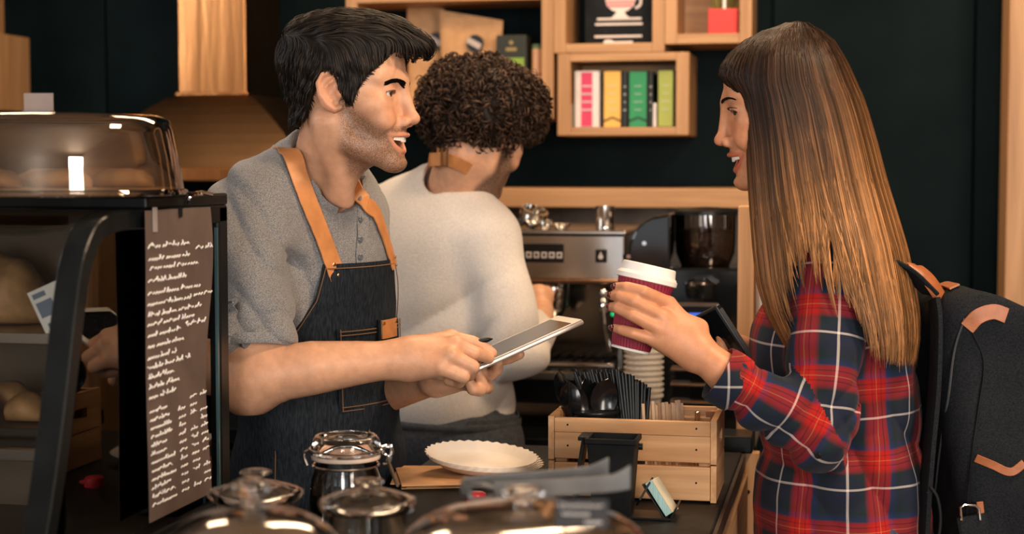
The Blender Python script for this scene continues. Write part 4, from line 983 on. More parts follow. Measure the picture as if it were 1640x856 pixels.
# card holder with a pack of teal cards
c = PZ(1064, 829, ZC); c = V3((c[0], c[1], ZC + .0004))
ch_ = thing('card_holder', 'black card stand holding a pack of teal cards', 'card holder', c)
def tilted(a): return basis(ex, ey, UP) @ np.array([[math.cos(a), 0, math.sin(a)], [0, 1, 0], [-math.sin(a), 0, math.cos(a)]])
Dh = float((CM.inverted() @ Vector(c))[2]) * -1
A = P(1043, 770, Dh + .01); B = P(1076, 822, Dh - .0)
ax = nrm(A - B); sd = nrm(np.cross(ax, ey)); RR = basis(sd, np.cross(ax, sd), ax)
obj('cards', MB().box((A + B) / 2, (.0105, .052, np.linalg.norm(A - B)), RR), pmat('teal_cards', (.36, .60, .62), rough=.5, var=.2, scale=3, stretch=(200, 1, 1)), ch_, bevel=.0006)
obj('cover_card', MB().box((A + B) / 2 + sd * .0062 * (1 if sd @ ex > 0 else -1), (.0012, .052, np.linalg.norm(A - B) * 1.0), RR), flat_col('cream_cover', (.62, .60, .48)), ch_)
obj('back_rest', MB().box((A + B) / 2 - sd * .0085 * (1 if sd @ ex > 0 else -1), (.002, .055, np.linalg.norm(A - B) * 1.05), RR), M_BLACK, ch_, bevel=.0005)
obj('strut', MB().box((A + P(1022, 806, Dh)) / 2, (.003, .05, np.linalg.norm(A - P(1022, 806, Dh))), basis(*(lambda a2: (nrm(np.cross(a2, ey)), np.cross(a2, nrm(np.cross(a2, ey))), a2))(nrm(A - P(1022, 806, Dh))))), M_BLACK, ch_, bevel=.0005)
obj('base', MB().box(V3((c[0], c[1], ZC + .0022)) - ex * .018, (.062, .055, .003), RC), M_BLACK, ch_, bevel=.0005)
obj('front_lip', MB().box(P(1082, 816, Dh), (.0025, .052, .018), tilted(.5)), M_BLACK, ch_, bevel=.0005)
# ------------------------------------------------------------------ smooth-blended solids for bodies, clothes and hair
class Pr:
    def __init__(s, f, lo, hi): s.f = f; s.lo = V3(lo); s.hi = V3(hi)
def ell(c, r, R=None):
    c = V3(c); r = V3(r); R = np.eye(3) if R is None else np.asarray(R)
    def f(p):
        q = (p - c) @ R
        k0 = np.sqrt(((q / r) ** 2).sum(-1)); k1 = np.sqrt(((q / (r * r)) ** 2).sum(-1))
        return k0 * (k0 - 1) / np.maximum(k1, 1e-6)
    e = np.abs(R) @ r
    return Pr(f, c - e, c + e)
def cone(a, b, ra, rb, flat=None):
    a = V3(a); b = V3(b); ab = b - a; L2 = ab @ ab
    if flat is not None:
        dv = nrm(flat[0]); sc = flat[1]
    def f(p):
        q = p - a
        if flat is not None:
            q = q + ((q @ dv) * (1 / sc - 1))[..., None] * dv
        t = np.clip((q @ ab) / L2, 0, 1)
        d = np.sqrt(((q - t[..., None] * ab) ** 2).sum(-1)) - (ra + (rb - ra) * t)
        return d * (min(1, sc) if flat is not None else 1)
    m = max(ra, rb)
    if flat is not None: m *= max(1, flat[1])
    return Pr(f, np.minimum(a, b) - m, np.maximum(a, b) + m)
def chain(pts, rs, flat=None):
    cs = [cone(pts[i], pts[i + 1], rs[i], rs[i + 1], flat) for i in range(len(pts) - 1)]
    def f(p):
        d = cs[0].f(p)
        for c in cs[1:]: d = np.minimum(d, c.f(p))
        return d
    return Pr(f, np.min([c.lo for c in cs], 0), np.max([c.hi for c in cs], 0))
def rbox(c, h, R=None, r=.004):
    c = V3(c); h = V3(h); R = np.eye(3) if R is None else np.asarray(R)
    def f(p):
        q = np.abs((p - c) @ R) - (h - r)
        return np.sqrt((np.maximum(q, 0) ** 2).sum(-1)) + np.minimum(q.max(-1), 0) - r
    e = np.abs(R) @ h
    return Pr(f, c - e, c + e)
def smin(a, b, k):
    if k <= 0: return np.minimum(a, b)
    h = np.maximum(k - np.abs(a - b), 0) / k
    return np.minimum(a, b) - h * h * k * .25
class Sdf:
    def __init__(s): s.ops = []
    def u(s, p, k=0.0): s.ops.append(('u', p, k)); return s
    def sub(s, p, k=0.0): s.ops.append(('s', p, k)); return s
    def cut(s, f): s.ops.append(('c', f, 0)); return s          # keep where f(p) < 0
    def disp(s, f): s.ops.append(('d', f, 0)); return s         # add f(p) to the distance
    def __call__(s, p):
        d = np.full(p.shape[:-1], 1.0)
        for o, pr, k in s.ops:
            if o == 'u': d = smin(d, pr.f(p), k)
            elif o == 's': d = -smin(-d, pr.f(p), k)
            elif o == 'c': d = np.maximum(d, pr(p))
            elif o == 'd': d = d + pr(p)
        return d
    def grad(s, p, e=.0015):
        g = np.stack([s(p + V3(v) * e) - s(p - V3(v) * e) for v in ((1, 0, 0), (0, 1, 0), (0, 0, 1))], -1)
        return g / (np.linalg.norm(g, axis=-1, keepdims=True) + 1e-9)
    def mesh(s, h, clip=None):
        us = [pr for o, pr, k in s.ops if o == 'u']
        lo = np.min([p.lo for p in us], 0) - 4 * h; hi = np.max([p.hi for p in us], 0) + 4 * h
        if clip is not None: lo = np.maximum(lo, clip[0]); hi = np.minimum(hi, clip[1])
        n = np.ceil((hi - lo) / h).astype(int) + 1
        ax = [lo[i] + h * np.arange(n[i]) for i in range(3)]
        D = np.full(n, 1.0, dtype=np.float64)
        for o, pr, k in s.ops:
            if o in 'us':
                pad = k + 3 * h
                i0 = np.maximum(np.floor((pr.lo - pad - lo) / h).astype(int), 0); i1 = np.minimum(np.ceil((pr.hi + pad - lo) / h).astype(int) + 1, n)
                if (i1 <= i0).any(): continue
                sl = tuple(slice(a, b) for a, b in zip(i0, i1))
                g = np.stack(np.meshgrid(*[ax[i][sl[i]] for i in range(3)], indexing='ij'), -1)
                v = pr.f(g)
                D[sl] = smin(D[sl], v, k) if o == 'u' else -smin(-D[sl], v, k)
            else:
                m = np.abs(D) < .05 if o == 'd' else D < .05
                idx = np.nonzero(m)
                g = np.stack([ax[i][idx[i]] for i in range(3)], -1)
                D[idx] = D[idx] + pr(g) if o == 'd' else np.maximum(D[idx], pr(g))
        return surface_nets(D, lo, h)
def surface_nets(D, lo, h):
    I = D < 0
    n = D.shape
    c = np.zeros([x - 1 for x in n], dtype=np.int8)
    offs = [(i, j, k) for i in (0, 1) for j in (0, 1) for k in (0, 1)]
    for i, j, k in offs: c += I[i:n[0] - 1 + i, j:n[1] - 1 + j, k:n[2] - 1 + k]
    act = np.argwhere((c > 0) & (c < 8))
    idm = np.full(c.shape, -1, dtype=np.int64); idm[tuple(act.T)] = np.arange(len(act))
    cv = {o: D[act[:, 0] + o[0], act[:, 1] + o[1], act[:, 2] + o[2]] for o in offs}
    acc = np.zeros((len(act), 3)); cnt = np.zeros(len(act))
    for o in offs:
        for a in range(3):
            if o[a] == 0:
                q = list(o); q[a] = 1; q = tuple(q)
                v0, v1 = cv[o], cv[q]; m = (v0 < 0) != (v1 < 0)
                t = np.where(m, v0 / np.where(m, v0 - v1, 1), 0)
                pt = np.tile(np.array(o, dtype=float), (len(act), 1)); pt[:, a] += t
                acc += pt * m[:, None]; cnt += m
    Vt = lo + h * (act + acc / cnt[:, None])
    Fs = []
    for a in range(3):
        b, d = (a + 1) % 3, (a + 2) % 3
        s0 = [slice(None)] * 3; s1 = [slice(None)] * 3; s0[a] = slice(0, -1); s1[a] = slice(1, None)
        m = I[tuple(s0)] != I[tuple(s1)]
        e = np.argwhere(m)
        e = e[(e[:, b] > 0) & (e[:, d] > 0) & (e[:, b] < n[b] - 1) & (e[:, d] < n[d] - 1)]
        q = []
        for db, dd in ((-1, -1), (0, -1), (0, 0), (-1, 0)):
            t = e.copy(); t[:, b] += db; t[:, d] += dd; q.append(idm[tuple(t.T)])
        q = np.stack(q, 1); ins = I[tuple(e.T)]
        q[~ins] = q[~ins][:, ::-1]
        Fs.append(q)
    return Vt, np.concatenate(Fs)
def smooth_mesh(Vt, F, it=2, lam=.5):
    e = np.concatenate([F[:, [0, 1]], F[:, [1, 2]], F[:, [2, 3]], F[:, [3, 0]]])
    for _ in range(it):
        s = np.zeros_like(Vt); c = np.zeros(len(Vt))
        for k in range(3):
            s[:, k] = np.bincount(e[:, 0], Vt[e[:, 1], k], len(Vt)) + np.bincount(e[:, 1], Vt[e[:, 0], k], len(Vt))
        c = np.bincount(e[:, 0], minlength=len(Vt)) + np.bincount(e[:, 1], minlength=len(Vt))
        Vt = Vt + lam * (s / np.maximum(c, 1)[:, None] - Vt)
    return Vt
def arr_obj(name, Vt, F, m, parent=None, col=None, att=None, uv=None, smooth=True):
    """mesh object straight from arrays; F may be (n,4) or (n,3)"""
    me = bpy.data.meshes.new(name); k = F.shape[1]
    me.vertices.add(len(Vt)); me.vertices.foreach_set('co', np.ascontiguousarray(Vt, dtype=np.float32).reshape(-1))
    me.loops.add(F.size); me.loops.foreach_set('vertex_index', F.reshape(-1).astype(np.int32))
    me.polygons.add(len(F)); me.polygons.foreach_set('loop_start', np.arange(len(F), dtype=np.int32) * k)
    me.polygons.foreach_set('loop_total', np.full(len(F), k, dtype=np.int32))
    me.update(calc_edges=True); me.validate()
    if smooth: me.polygons.foreach_set('use_smooth', np.ones(len(me.polygons), dtype=bool))
    if col is not None:
        a = me.attributes.new('Col', 'FLOAT_COLOR', 'POINT')
        a.data.foreach_set('color', np.concatenate([col, np.ones((len(col), 1))], 1).astype(np.float32).reshape(-1))
    for nm, v in (att or {}).items():
        a = me.attributes.new(nm, 'FLOAT', 'POINT'); a.data.foreach_set('value', np.ascontiguousarray(v, dtype=np.float32))
    if uv is not None:
        l = me.uv_layers.new(name='UVMap'); l.data.foreach_set('uv', np.ascontiguousarray(uv, dtype=np.float32).reshape(-1))
    me.materials.append(m)
    return link_mesh(name, me, parent)
def sstep(a, b, x):
    t = np.clip((x - a) / (b - a), 0, 1); return t * t * (3 - 2 * t)
def ribbons(paths, nrml, width, closed_tip=True):
    """flat hair strands: paths (N,S,3), nrml (N,S,3), width (N,) -> arrays"""
    N, S, _ = paths.shape
    tg = np.gradient(paths, axis=1); tg /= np.linalg.norm(tg, axis=-1, keepdims=True) + 1e-9
    sd = np.cross(tg, nrml); sd /= np.linalg.norm(sd, axis=-1, keepdims=True) + 1e-9
    t = np.linspace(0, 1, S); prof = np.minimum(1, .35 + t * 5) * (1 - np.clip((t - .6) / .4, 0, 1) ** 1.6 * .9)
    w = width[:, None, None] * prof[None, :, None] * .5
    n2 = np.cross(sd, tg)
    L = paths - sd * w - n2 * w * .25; R = paths + sd * w - n2 * w * .25; Cc = paths + n2 * w * .35
    Vt = np.stack([L, Cc, R], 2).reshape(-1, 3)
    b = (np.arange(N)[:, None] * S + np.arange(S - 1)[None, :]).reshape(-1) * 3
    F = np.concatenate([np.stack([b, b + 1, b + 4, b + 3], 1), np.stack([b + 1, b + 2, b + 5, b + 4], 1)])
    return Vt, F
def trace(sdf, p0, flow, L, S, lift):
    """strands that creep along a solid's surface following a direction field"""
    N = len(p0); p = p0.copy(); out = np.zeros((N, S, 3)); nr = np.zeros((N, S, 3)); st = (L / (S - 1))[:, None]
    for i in range(S):
        g = sdf.grad(p); d = sdf(p)
        p = p - g * (d - lift * (0.35 + .65 * math.sin(math.pi * min(1, .15 + i / (S - 1) * .9))))[:, None]
        out[:, i] = p; nr[:, i] = g
        v = flow(p); v = v - (v * g).sum(-1, keepdims=True) * g; v /= np.linalg.norm(v, axis=-1, keepdims=True) + 1e-9
        p = p + v * st
    return out, nr
def cam_hit(sdf, px, py, off=0.0, t0=1.6, t1=4.2):
    """first point of a solid along the ray of a pixel, so that trims can be laid on it"""
    o, d = ray(px, py); L = np.linalg.norm(d); d = d / L; t = t0
    for _ in range(160):
        v = float(sdf((o + d * t)[None])[0]) - off
        if v < 2e-4: break
        t += v * .8
        if t > t1: break
    return o + d * t
def nrml_at(sdf, p): return sdf.grad(np.asarray(p)[None])[0]
def wob(seed, amp, freq):
    r = np.random.RandomState(seed); A = r.randn(5, 3) * freq; ph = r.rand(5) * 6.28
    def f(p):
        s = 0
        for a, q in zip(A, ph): s = s + np.sin(p @ a + q)
        return amp * s / 3
    return f
def crease(x):
    """soft cloth rolls parted by narrow inward folds"""
    return (1 - np.abs(np.sin(x * .5)) ** .7) * 1.5 - .45
def strap_on(sdf, pts, w, th, name, m, parent, off=.002, n=30):
    """flat band laid on a solid through the given world points"""
    c = bez(pts, n); rows = []
    for i, p in enumerate(c):
        t = nrm(c[min(i + 1, n - 1)] - c[max(i - 1, 0)]); g = nrml_at(sdf, p); s = nrm(np.cross(t, g)); g = np.cross(s, t)
        a = p + g * off
        rows.append([a - s * w / 2, a + s * w / 2, a + s * w / 2 + g * th, a - s * w / 2 + g * th])
    mb = MB().grid(rows, closed=True); mb.f += [(0, 1, 2, 3), tuple(range((n - 1) * 4, n * 4))]
    return obj(name, mb, m, parent, bevel=.0006, seg=1, smooth=True, angle=40)
def project(sdf, p, off=0.0, it=12):
    p = np.atleast_2d(V3(p)).copy()
    for _ in range(it):
        d = sdf(p) - off; g = sdf.grad(p); p -= g * d[:, None] * .8
    return p
# ------------------------------------------------------------------ heads (local axes: 0 forward, 1 the person's left, 2 up; metres, origin at eye level)
def skin_material(name, base):
    if name in MATS: return MATS[name]
    m = pmat(name, base, rough=.44, var=.07, scale=70, bump=.10, bscale=420, attr='Col', sss=.10, spec=.45)
    nt = m.node_tree; N = nt.nodes; L = nt.links; b = N['Principled BSDF']
    src = b.inputs['Base Color'].links[0].from_socket
    at = N.new('ShaderNodeAttribute'); at.attribute_name = 'beard'
    tc = N.new('ShaderNodeTexCoord'); nz = N.new('ShaderNodeTexNoise'); nz.inputs['Scale'].default_value = 760; nz.inputs['Detail'].default_value = 2
    L.new(tc.outputs['Object'], nz.inputs['Vector'])
    rp = N.new('ShaderNodeValToRGB'); rp.color_ramp.elements[0].position = .40; rp.color_ramp.elements[1].position = .58
    rp.color_ramp.elements[0].color = (.5, .5, .5, 1)
    L.new(nz.outputs['Fac'], rp.inputs['Fac'])
    ml = N.new('ShaderNodeMath'); ml.operation = 'MULTIPLY'; L.new(at.outputs['Fac'], ml.inputs[0]); L.new(rp.outputs['Color'], ml.inputs[1])
    mx = N.new('ShaderNodeMix'); mx.data_type = 'RGBA'; L.new(ml.outputs[0], mx.inputs[0]); L.new(src, mx.inputs[6]); mx.inputs[7].default_value = (.035, .022, .016, 1)
    L.new(mx.outputs[2], b.inputs['Base Color'])
    return m
def head_sdf(g):
    """g = 'm' or 'f'"""
    S = Sdf(); fem = g == 'f'
    j = .9 if fem else 1.0
    def both(fn, k, sub=False):
        for s in (-1, 1): (S.sub if sub else S.u)(fn(s), k)
    S.u(ell((-.010, 0, .032 if not fem else .024), (.086, .073, .080 if not fem else .074)))
    S.u(ell((.028, 0, .030 if not fem else .024), (.060, .063, .060 if not fem else .055)), .03)
    S.u(ell((.034, 0, -.030), (.051, .056, .060)), .03)
    S.u(ell((.060, 0, -.068), (.033, .033, .030)), .025)
    both(lambda s: chain([(.0, s * .053 * j, -.050), (.012, s * .050 * j, -.078 * j), (.070, s * .015, -.108)], [.016, .015 * j, .013]), .022)
    S.u(ell((.081, 0, -.108), (.014, .018 * j, .013)), .018)
    S.u(ell((.035, 0, -.083), (.046, .040, .020)), .02)
    both(lambda s: ell((.054, s * .046, -.022), (.025, .018, .016)), .02)
    both(lambda s: ell((.067, s * .037, -.045), (.019, .018, .018)), .016)
    if not fem: both(lambda s: cone((.086, s * .010, .019), (.064, s * .050, .019), .0085, .0075), .014)
    else: both(lambda s: cone((.082, s * .010, .019), (.064, s * .048, .019), .0070, .0065), .014)
    # eye sockets, lids
    both(lambda s: ell((.0955, s * .0325, -.003), (.0185, .0205, .0125)), .012, True)
    both(lambda s: ell((.0685, s * .0325, -.003), (.0140, .0150, .0138)), .006)
    both(lambda s: ell((.0845, s * .0340, -.0045), (.0130, .0150, .0048 if not fem else .0048)), .0022, True)
    both(lambda s: chain([(.0820, s * .0195, -.0015), (.0845, s * .031, .0022), (.0785, s * .046, -.0015)], [.0016, .0021, .0015]), .003)
    # nose
    S.u(cone((.087, 0, .010), (.1035 if not fem else .102, 0, -.038), .0072, .0088 if not fem else .0078), .014)
    S.u(ell((.1050 if not fem else .1045, 0, -.0415), (.0108, .0102 if not fem else .0090, .0086)), .008)
    both(lambda s: ell((.0935, s * .0130, -.0465), (.0105, .0070, .0078)), .006)
    both(lambda s: ell((.0990, s * .0062, -.0540), (.0062, .0032, .0042)), .002, True)
    # smiling mouth
    both(lambda s: cone((.096, s * .022, -.046), (.077, s * .043, -.072), .0022, .0020), .009, True)
    for q in ((.094, 0, -.0785, .020, .018, .0105), (.088, .015, -.0765, .016, .014, .0088), (.088, -.015, -.0765, .016, .014, .0088)):
        S.sub(ell(q[:3], q[3:]), .003)
    for pts, rs in lip_chains(): S.u(chain(pts, rs), .004)
    S.sub(ell((.098, 0, -.0985), (.008, .020, .004)), .008)
    # ears
    for s in (-1, 1):
        e = lambda f, o, u: (f + .006, s * (o - .006), u)
        R = np.array([[math.cos(.45), s * math.sin(.45) * 1.0, 0], [-s * math.sin(.45), math.cos(.45), 0], [0, 0, 1.0]])
        S.u(ell(e(-.010, .0815, -.006), (.0175, .0038, .027), R), .006)
        S.u(chain([e(.006, .0765, .004), e(.004, .079, .016), e(-.006, .083, .0245), e(-.018, .0885, .0205), e(-.0245, .091, .007), e(-.0215, .0895, -.010), e(-.0125, .0855, -.023), e(-.002, .0795, -.031), e(.006, .0765, -.028)], [.0034, .0036, .0038, .0040, .0040, .0038, .0042, .0056, .0048]), .004)
        S.u(chain([e(-.004, .0835, .012), e(-.0125, .087, .004), e(-.0125, .0865, -.009), e(-.006, .083, -.018)], [.0026, .0030, .0028, .0028]), .004)
        S.sub(ell(e(-.0035, .0895, -.005), (.0098, .0095, .0125)), .003); S.sub(ell(e(-.013, .0935, .010), (.0075, .0060, .0085)), .003)
        S.u(ell(e(.0060, .0790, -.007), (.0044, .0036, .0060)), .008)
    return S
def lip_chains():
    up = [(.0750, -.0335, -.0655), (.0880, -.0195, -.0672), (.0958, -.0065, -.0658), (.0952, 0, -.0668), (.0958, .0065, -.0658), (.0880, .0195, -.0672), (.0750, .0335, -.0655)]
    lo = [(.0750, -.0330, -.0665), (.0835, -.0215, -.0835), (.0895, -.008, -.0925), (.0895, .008, -.0925), (.0835, .0215, -.0835), (.0750, .0330, -.0665)]
    return [(up, [.0022, .0030, .0034, .0032, .0034, .0030, .0022]), (lo, [.0022, .0036, .0044, .0044, .0036, .0022])]
def head_colours(Vt, g):
    f, l, u = Vt.T; al = np.abs(l)
    col = np.ones((len(Vt), 3))
    lip = np.min([chain(p, r).f(Vt) for p, r in lip_chains()], 0)
    w = (1 - sstep(.0004, .0022, lip))[:, None]
    def tint(mask, c):
        nonlocal col
        col = col * (1 - mask[:, None]) + col * V3(c) * mask[:, None]
    tint(np.exp(-(((f - .075) / .03) ** 2 + ((al - .04) / .022) ** 2 + ((u + .035) / .02) ** 2)) * .6, (1.02, .82, .76))
    tint(np.exp(-(((f - .112) / .018) ** 2 + (l / .018) ** 2 + ((u + .043) / .016) ** 2)) * .5, (1.0, .80, .74))
    tint(sstep(.072, .078, al) * .5 * (f < .03), (1.0, .78, .70))
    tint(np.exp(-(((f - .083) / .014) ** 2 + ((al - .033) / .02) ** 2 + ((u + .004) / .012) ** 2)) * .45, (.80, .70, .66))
    cav = np.minimum(1, sstep(.000, -.004, ell((.090, 0, -.0780), (.016, .029, .0105)).f(Vt)))
    col = col * (1 - w) + w * V3((.84, .50, .50) if g == 'f' else (.90, .72, .70))
    tint(cav * (lip > .001), (.30, .10, .09))
    beard = np.zeros(len(Vt))
    if g == 'm':
        line = -.018 - (f - .015) * .62
        side = sstep(.010, -.012, u - line) * sstep(.000, .018, f)
        jawend = sstep(-.150, -.118, u)
        chin = side * jawend
        mous = np.exp(-((u + .0605) / .0065) ** 2) * sstep(.040, .030, al) * sstep(.070, .080, f) * (u < -.053)
        noc = 1 - np.exp(-(((f - .072) / .02) ** 2 + ((al - .038) / .014) ** 2 + ((u + .046) / .014) ** 2)) * .8
        beard = np.clip(np.maximum(chin * noc, mous * 1.0), 0, 1) * (1 - w[:, 0]) * (1 - cav) * .80
    # lash line and shaded lid edge
    lid = np.min([np.abs(ell((.0845, s * .0340, -.0045), (.0130, .0150, .0048)).f(Vt)) for s in (-1, 1)], 0)
    m = (1 - sstep(.0004, .0018, lid)) * (f > .066) * (u > -.0045) * .8
    col = col * (1 - m[:, None] * .85)
    return col, beard
class Head:
    def __init__(s, g, O, F, U, scale, mat_skin):
        F = nrm(F); U = nrm(V3(U) - F * (F @ V3(U))); Lf = np.cross(U, F)
        s.M = np.stack([F, Lf, U], 1) * (np.ones(3) * scale)[None, :]; s.O = V3(O); s.g = g; s.k = scale
        s.S = head_sdf(g)
    def w(s, p): return s.O + np.asarray(p) @ s.M.T
    def loc(s, p): return (np.asarray(p) - s.O) @ np.linalg.inv(s.M).T
    def eyes(s, parent, look, iris, ):
        m = pmat('eye_white', (1, 1, 1), rough=.08, var=.02, attr='Col', coat=.5)
        for sd in (-1, 1):
            c = V3((.0698, sd * .0325, -.003)); b = MB().ball((0, 0, 0), .0122, 32)
            V_ = np.array(b.v); lk = nrm(V3(look)); a = np.arccos(np.clip(V_ @ lk / .0122, -1, 1))
            col = np.ones((len(V_), 3)) * V3((.62, .57, .53))
            col[a < .52] = iris; col[a < .24] = (.004, .004, .004); col[(a > .46) & (a < .52)] = V3(iris) * .4
            F_ = np.array([f if len(f) == 4 else f + (f[-1],) for f in b.f])
            arr_obj('eye', s.w(V_ + c), F_, m, parent, col=col)
    def teeth(s, parent):
        m = MB()
        for i in range(-6, 6):
            l = (i + .5) * .0041; wd = .0039 if abs(i + .5) < 2 else .0035
            f = .0905 - 14.5 * l * l; a = math.atan(-29 * l); hgt = .0125 if abs(i + .5) < 1.6 else .0112
            R = np.array([[math.cos(a), -math.sin(a), 0], [math.sin(a), math.cos(a), 0], [0, 0, 1]])
            m.box((f, l, -.0680 - hgt / 2 + .0030 + abs(l) * .06), (.004, wd, hgt), R)
        m.v = [tuple(s.w(v)) for v in m.v]
        return obj('teeth', m, pmat('tooth_enamel', (.80, .74, .66), rough=.2, var=.03), parent, bevel=.0008, smooth=True, angle=60)
    def brows(s, parent, colr, thick, n=150, lift=0.0):
        for sd in (-1, 1):
            r = np.random.RandomState(4); P0 = []; Dr = []
            t = r.rand(n); l = sd * (.010 + .044 * t); u = .0135 + lift + .0050 * np.sin(t * 2.4) + (r.rand(n) - .5) * thick * (1.1 - .7 * t)
            f = np.full(n, .095); P0.append(np.stack([f, l, u], 1)); Dr.append(np.stack([-.3 * np.ones(n), sd * np.ones(n), .55 - t * .9], 1))
            P0 = np.concatenate(P0); Dr = np.concatenate(Dr); P0 = project(s.S, P0)
            S_ = 5; pt = np.zeros((len(P0), S_, 3)); nm = np.zeros_like(pt); p = P0
            for i in range(S_):
                g = s.S.grad(p); p = p - g * (s.S(p) - .0007)[:, None]; pt[:, i] = p; nm[:, i] = g
                v = Dr - (Dr * g).sum(-1, keepdims=True) * g; p = p + v / (np.linalg.norm(v, axis=-1, keepdims=True)) * .0022
            Vt, F = ribbons(pt, nm, np.full(len(P0), .0014))
            arr_obj('eyebrow', s.w(Vt), F, colr, parent)
def hair_material(name, c1, c2, rough=.38, spec=.22):
    return pmat(name, c1, rough=rough, col2=c2, scale=40, attr='Col', spec=spec)
# ------------------------------------------------------------------ shared people materials
M_SKIN = skin_material('skin_fair', (.62, .335, .205))
M_SKINW = skin_material('skin_warm', (.60, .275, .145))
M_HEATHER = pmat('grey_heather_knit', (.085, .09, .10), col2=(.30, .295, .295), rough=.9, scale=850, detail=2, bump=.25, bscale=500, sheen=.2, lo=.36, hi=.64)
M_DENIM = pmat('dark_denim', (.006, .009, .0135), col2=(.019, .025, .033), rough=.85, scale=420, stretch=(1, 1, .15), bump=.25, bscale=500, detail=3, spec=.15)
M_STITCH = pmat('tan_stitching', (.16, .085, .04), rough=.8)
M_TROUS = pmat('charcoal_trousers', (.02, .022, .026), rough=.85, var=.25, scale=60)
M_SHOE = pmat('brown_shoe', (.07, .035, .02), rough=.4)
M_BRASS = pmat('brass_rivet', (.45, .27, .12), rough=.3, metal=1)

def finger(S, pts, rs, k=.0032):
    S.u(chain(pts, rs), k)
def nail(parent, tip, prev, up, w, m):
    ax = nrm(V3(tip) - V3(prev)); n = nrm(V3(up) - ax * (ax @ V3(up))); s = np.cross(ax, n)
    c = V3(tip) + n * (w * .62) - ax * w * .15
    obj('nail', MB().ball((0, 0, 0), 1, 12, None) if False else MB().ball(c, (w * .62, w * .95, w * .32), 12, basis(s, ax, n)), m, parent, smooth=True)
def build_legs(parent, pel, F, Lf, hipz, m, spread=.09):
    T = Sdf(); T.u(ell(pel + UP * (hipz - pel[2]), (.115, .155, .13), basis(F, Lf, UP)))
    for s in (-1, 1):
        h = pel + Lf * s * spread + UP * (hipz - pel[2] - .03); kn = h * 1.0; kn[2] = .50; kn = kn + F * .02; an = kn.copy(); an[2] = .09; an = an - F * .03
        T.u(chain([h, kn, an], [.088, .062, .052]), .04)
    V_, F_ = T.mesh(.012); arr_obj('trousers', V_, F_, m, parent)
    for s in (-1, 1):
        a = pel + Lf * s * spread - F * .01; a = V3((a[0], a[1], 0))
        Sh = Sdf(); Sh.u(ell(a + F * .07 + UP * .035, (.135, .046, .04), basis(F, Lf, UP))); Sh.u(cone(a - F * .02 + UP * .05, a - F * .02 + UP * .10, .045, .046), .03); Sh.cut(lambda p: .0015 - p[..., 2])
        V_, F_ = Sh.mesh(.008); arr_obj('shoe', V_, F_, M_SHOE, parent)

# ------------------------------------------------------------------ barista with the tablet
th = math.radians(32); Fm = math.cos(th) * RIGHT - math.sin(th) * AWAY; Lm = np.cross(UP, Fm); Rm = basis(Fm, Lm, UP)
pelv = P(512, 770, 2.70)
man = thing('person', 'smiling barista in grey henley shirt and denim apron tapping a tablet', 'person', (pelv[0], pelv[1], 0))
# --- head
hh_ = math.radians(13); Fh = math.cos(hh_) * RIGHT - math.sin(hh_) * AWAY
HM_ = Head('m', P(557, 146, 2.50), Fh - UP * .02, UP + RIGHT * .02, (1.0, .98, 1.0), M_SKIN)
SM = HM_.S
nkb = HM_.loc(P(510, 315, 2.60)); ntc = HM_.loc(P(556, 322, 2.515))
SM.u(cone((-.020, 0, -.060), nkb, .052, .055), .03)
SM.u(cone((-.022, -.056, -.050), ntc, .013, .011), .022)
SM.u(cone((.020, 0, -.085), ntc + V3((-.02, 0, .012)), .026, .016), .025)
V_, F_ = SM.mesh(.0019); V_ = smooth_mesh(V_, F_, 1, .35)
col, beard = head_colours(V_, 'm')
skinV, skinF, skinC, skinB = [HM_.w(V_)], [F_], [col], [beard]
def add_skin(store, V_, F_, c=None):
    o = sum(len(v) for v in store[0]); store[0].append(V_); store[1].append(F_ + o); store[2].append(np.ones((len(V_), 3)) if c is None else c); store[3].append(np.zeros(len(V_)))
store = (skinV, skinF, skinC, skinB)
# --- right forearm and hand (near)
A = Sdf()
el, wr_ = P(404, 606, 2.40), P(640, 576, 2.42)
A.u(chain([P(404, 520, 2.42), el], [.046, .044]))
A.u(chain([P(398, 622, 2.40), P(440, 600, 2.39), P(500, 590, 2.39), P(570, 582, 2.405), wr_], [.034, .041, .040, .033, .0265], (UP, 1.0)), .03)
A.u(ell(P(396, 630, 2.41), (.030, .028, .026)), .03)
A.u(chain([wr_, P(665, 573, 2.42)], [.0265, .026]), .02)
mc = {'i': P(722, 543, 2.445), 'm': P(729, 553, 2.418), 'r': P(722, 571, 2.400), 'p': P(705, 589, 2.395)}
for q, (wx, wy) in zip('imrp', ((660, 562), (660, 570), (658, 579), (656, 588))):
    A.u(cone(P(wx, wy, 2.42), mc[q], .021, .0135), .014)
A.u(cone(P(668, 580, 2.44), P(706, 594, 2.42), .020, .014), .014)
K = [.0128, .0108, .0098, .0082]
finger(A, [mc['i'], P(756, 549, 2.45), P(774, 557, 2.455), P(788, 566, 2.455)], K)
finger(A, [mc['m'], P(760, 566, 2.42), P(773, 570, 2.435), P(783, 575, 2.445)], K)
finger(A, [mc['r'], P(757, 588, 2.402), P(752, 601, 2.42), P(736, 602, 2.43)], K)
finger(A, [mc['p'], P(742, 604, 2.398), P(735, 613, 2.415), P(718, 611, 2.425)], [.012, .0105, .0092, .0076])
finger(A, [P(680, 586, 2.46), P(722, 580, 2.475), P(752, 577, 2.475), P(772, 572, 2.468)], [.016, .0125, .0108, .0085], .006)
for q in 'imr': A.u(ell(mc[q] - AWAY * .004 + UP * .003, (.0105, .0095, .0095)), .008)
V_, F_ = A.mesh(.0023); V_ = smooth_mesh(V_, F_, 1, .4)
c_ = np.ones((len(V_), 3)); add_skin(store, V_, F_, c_)
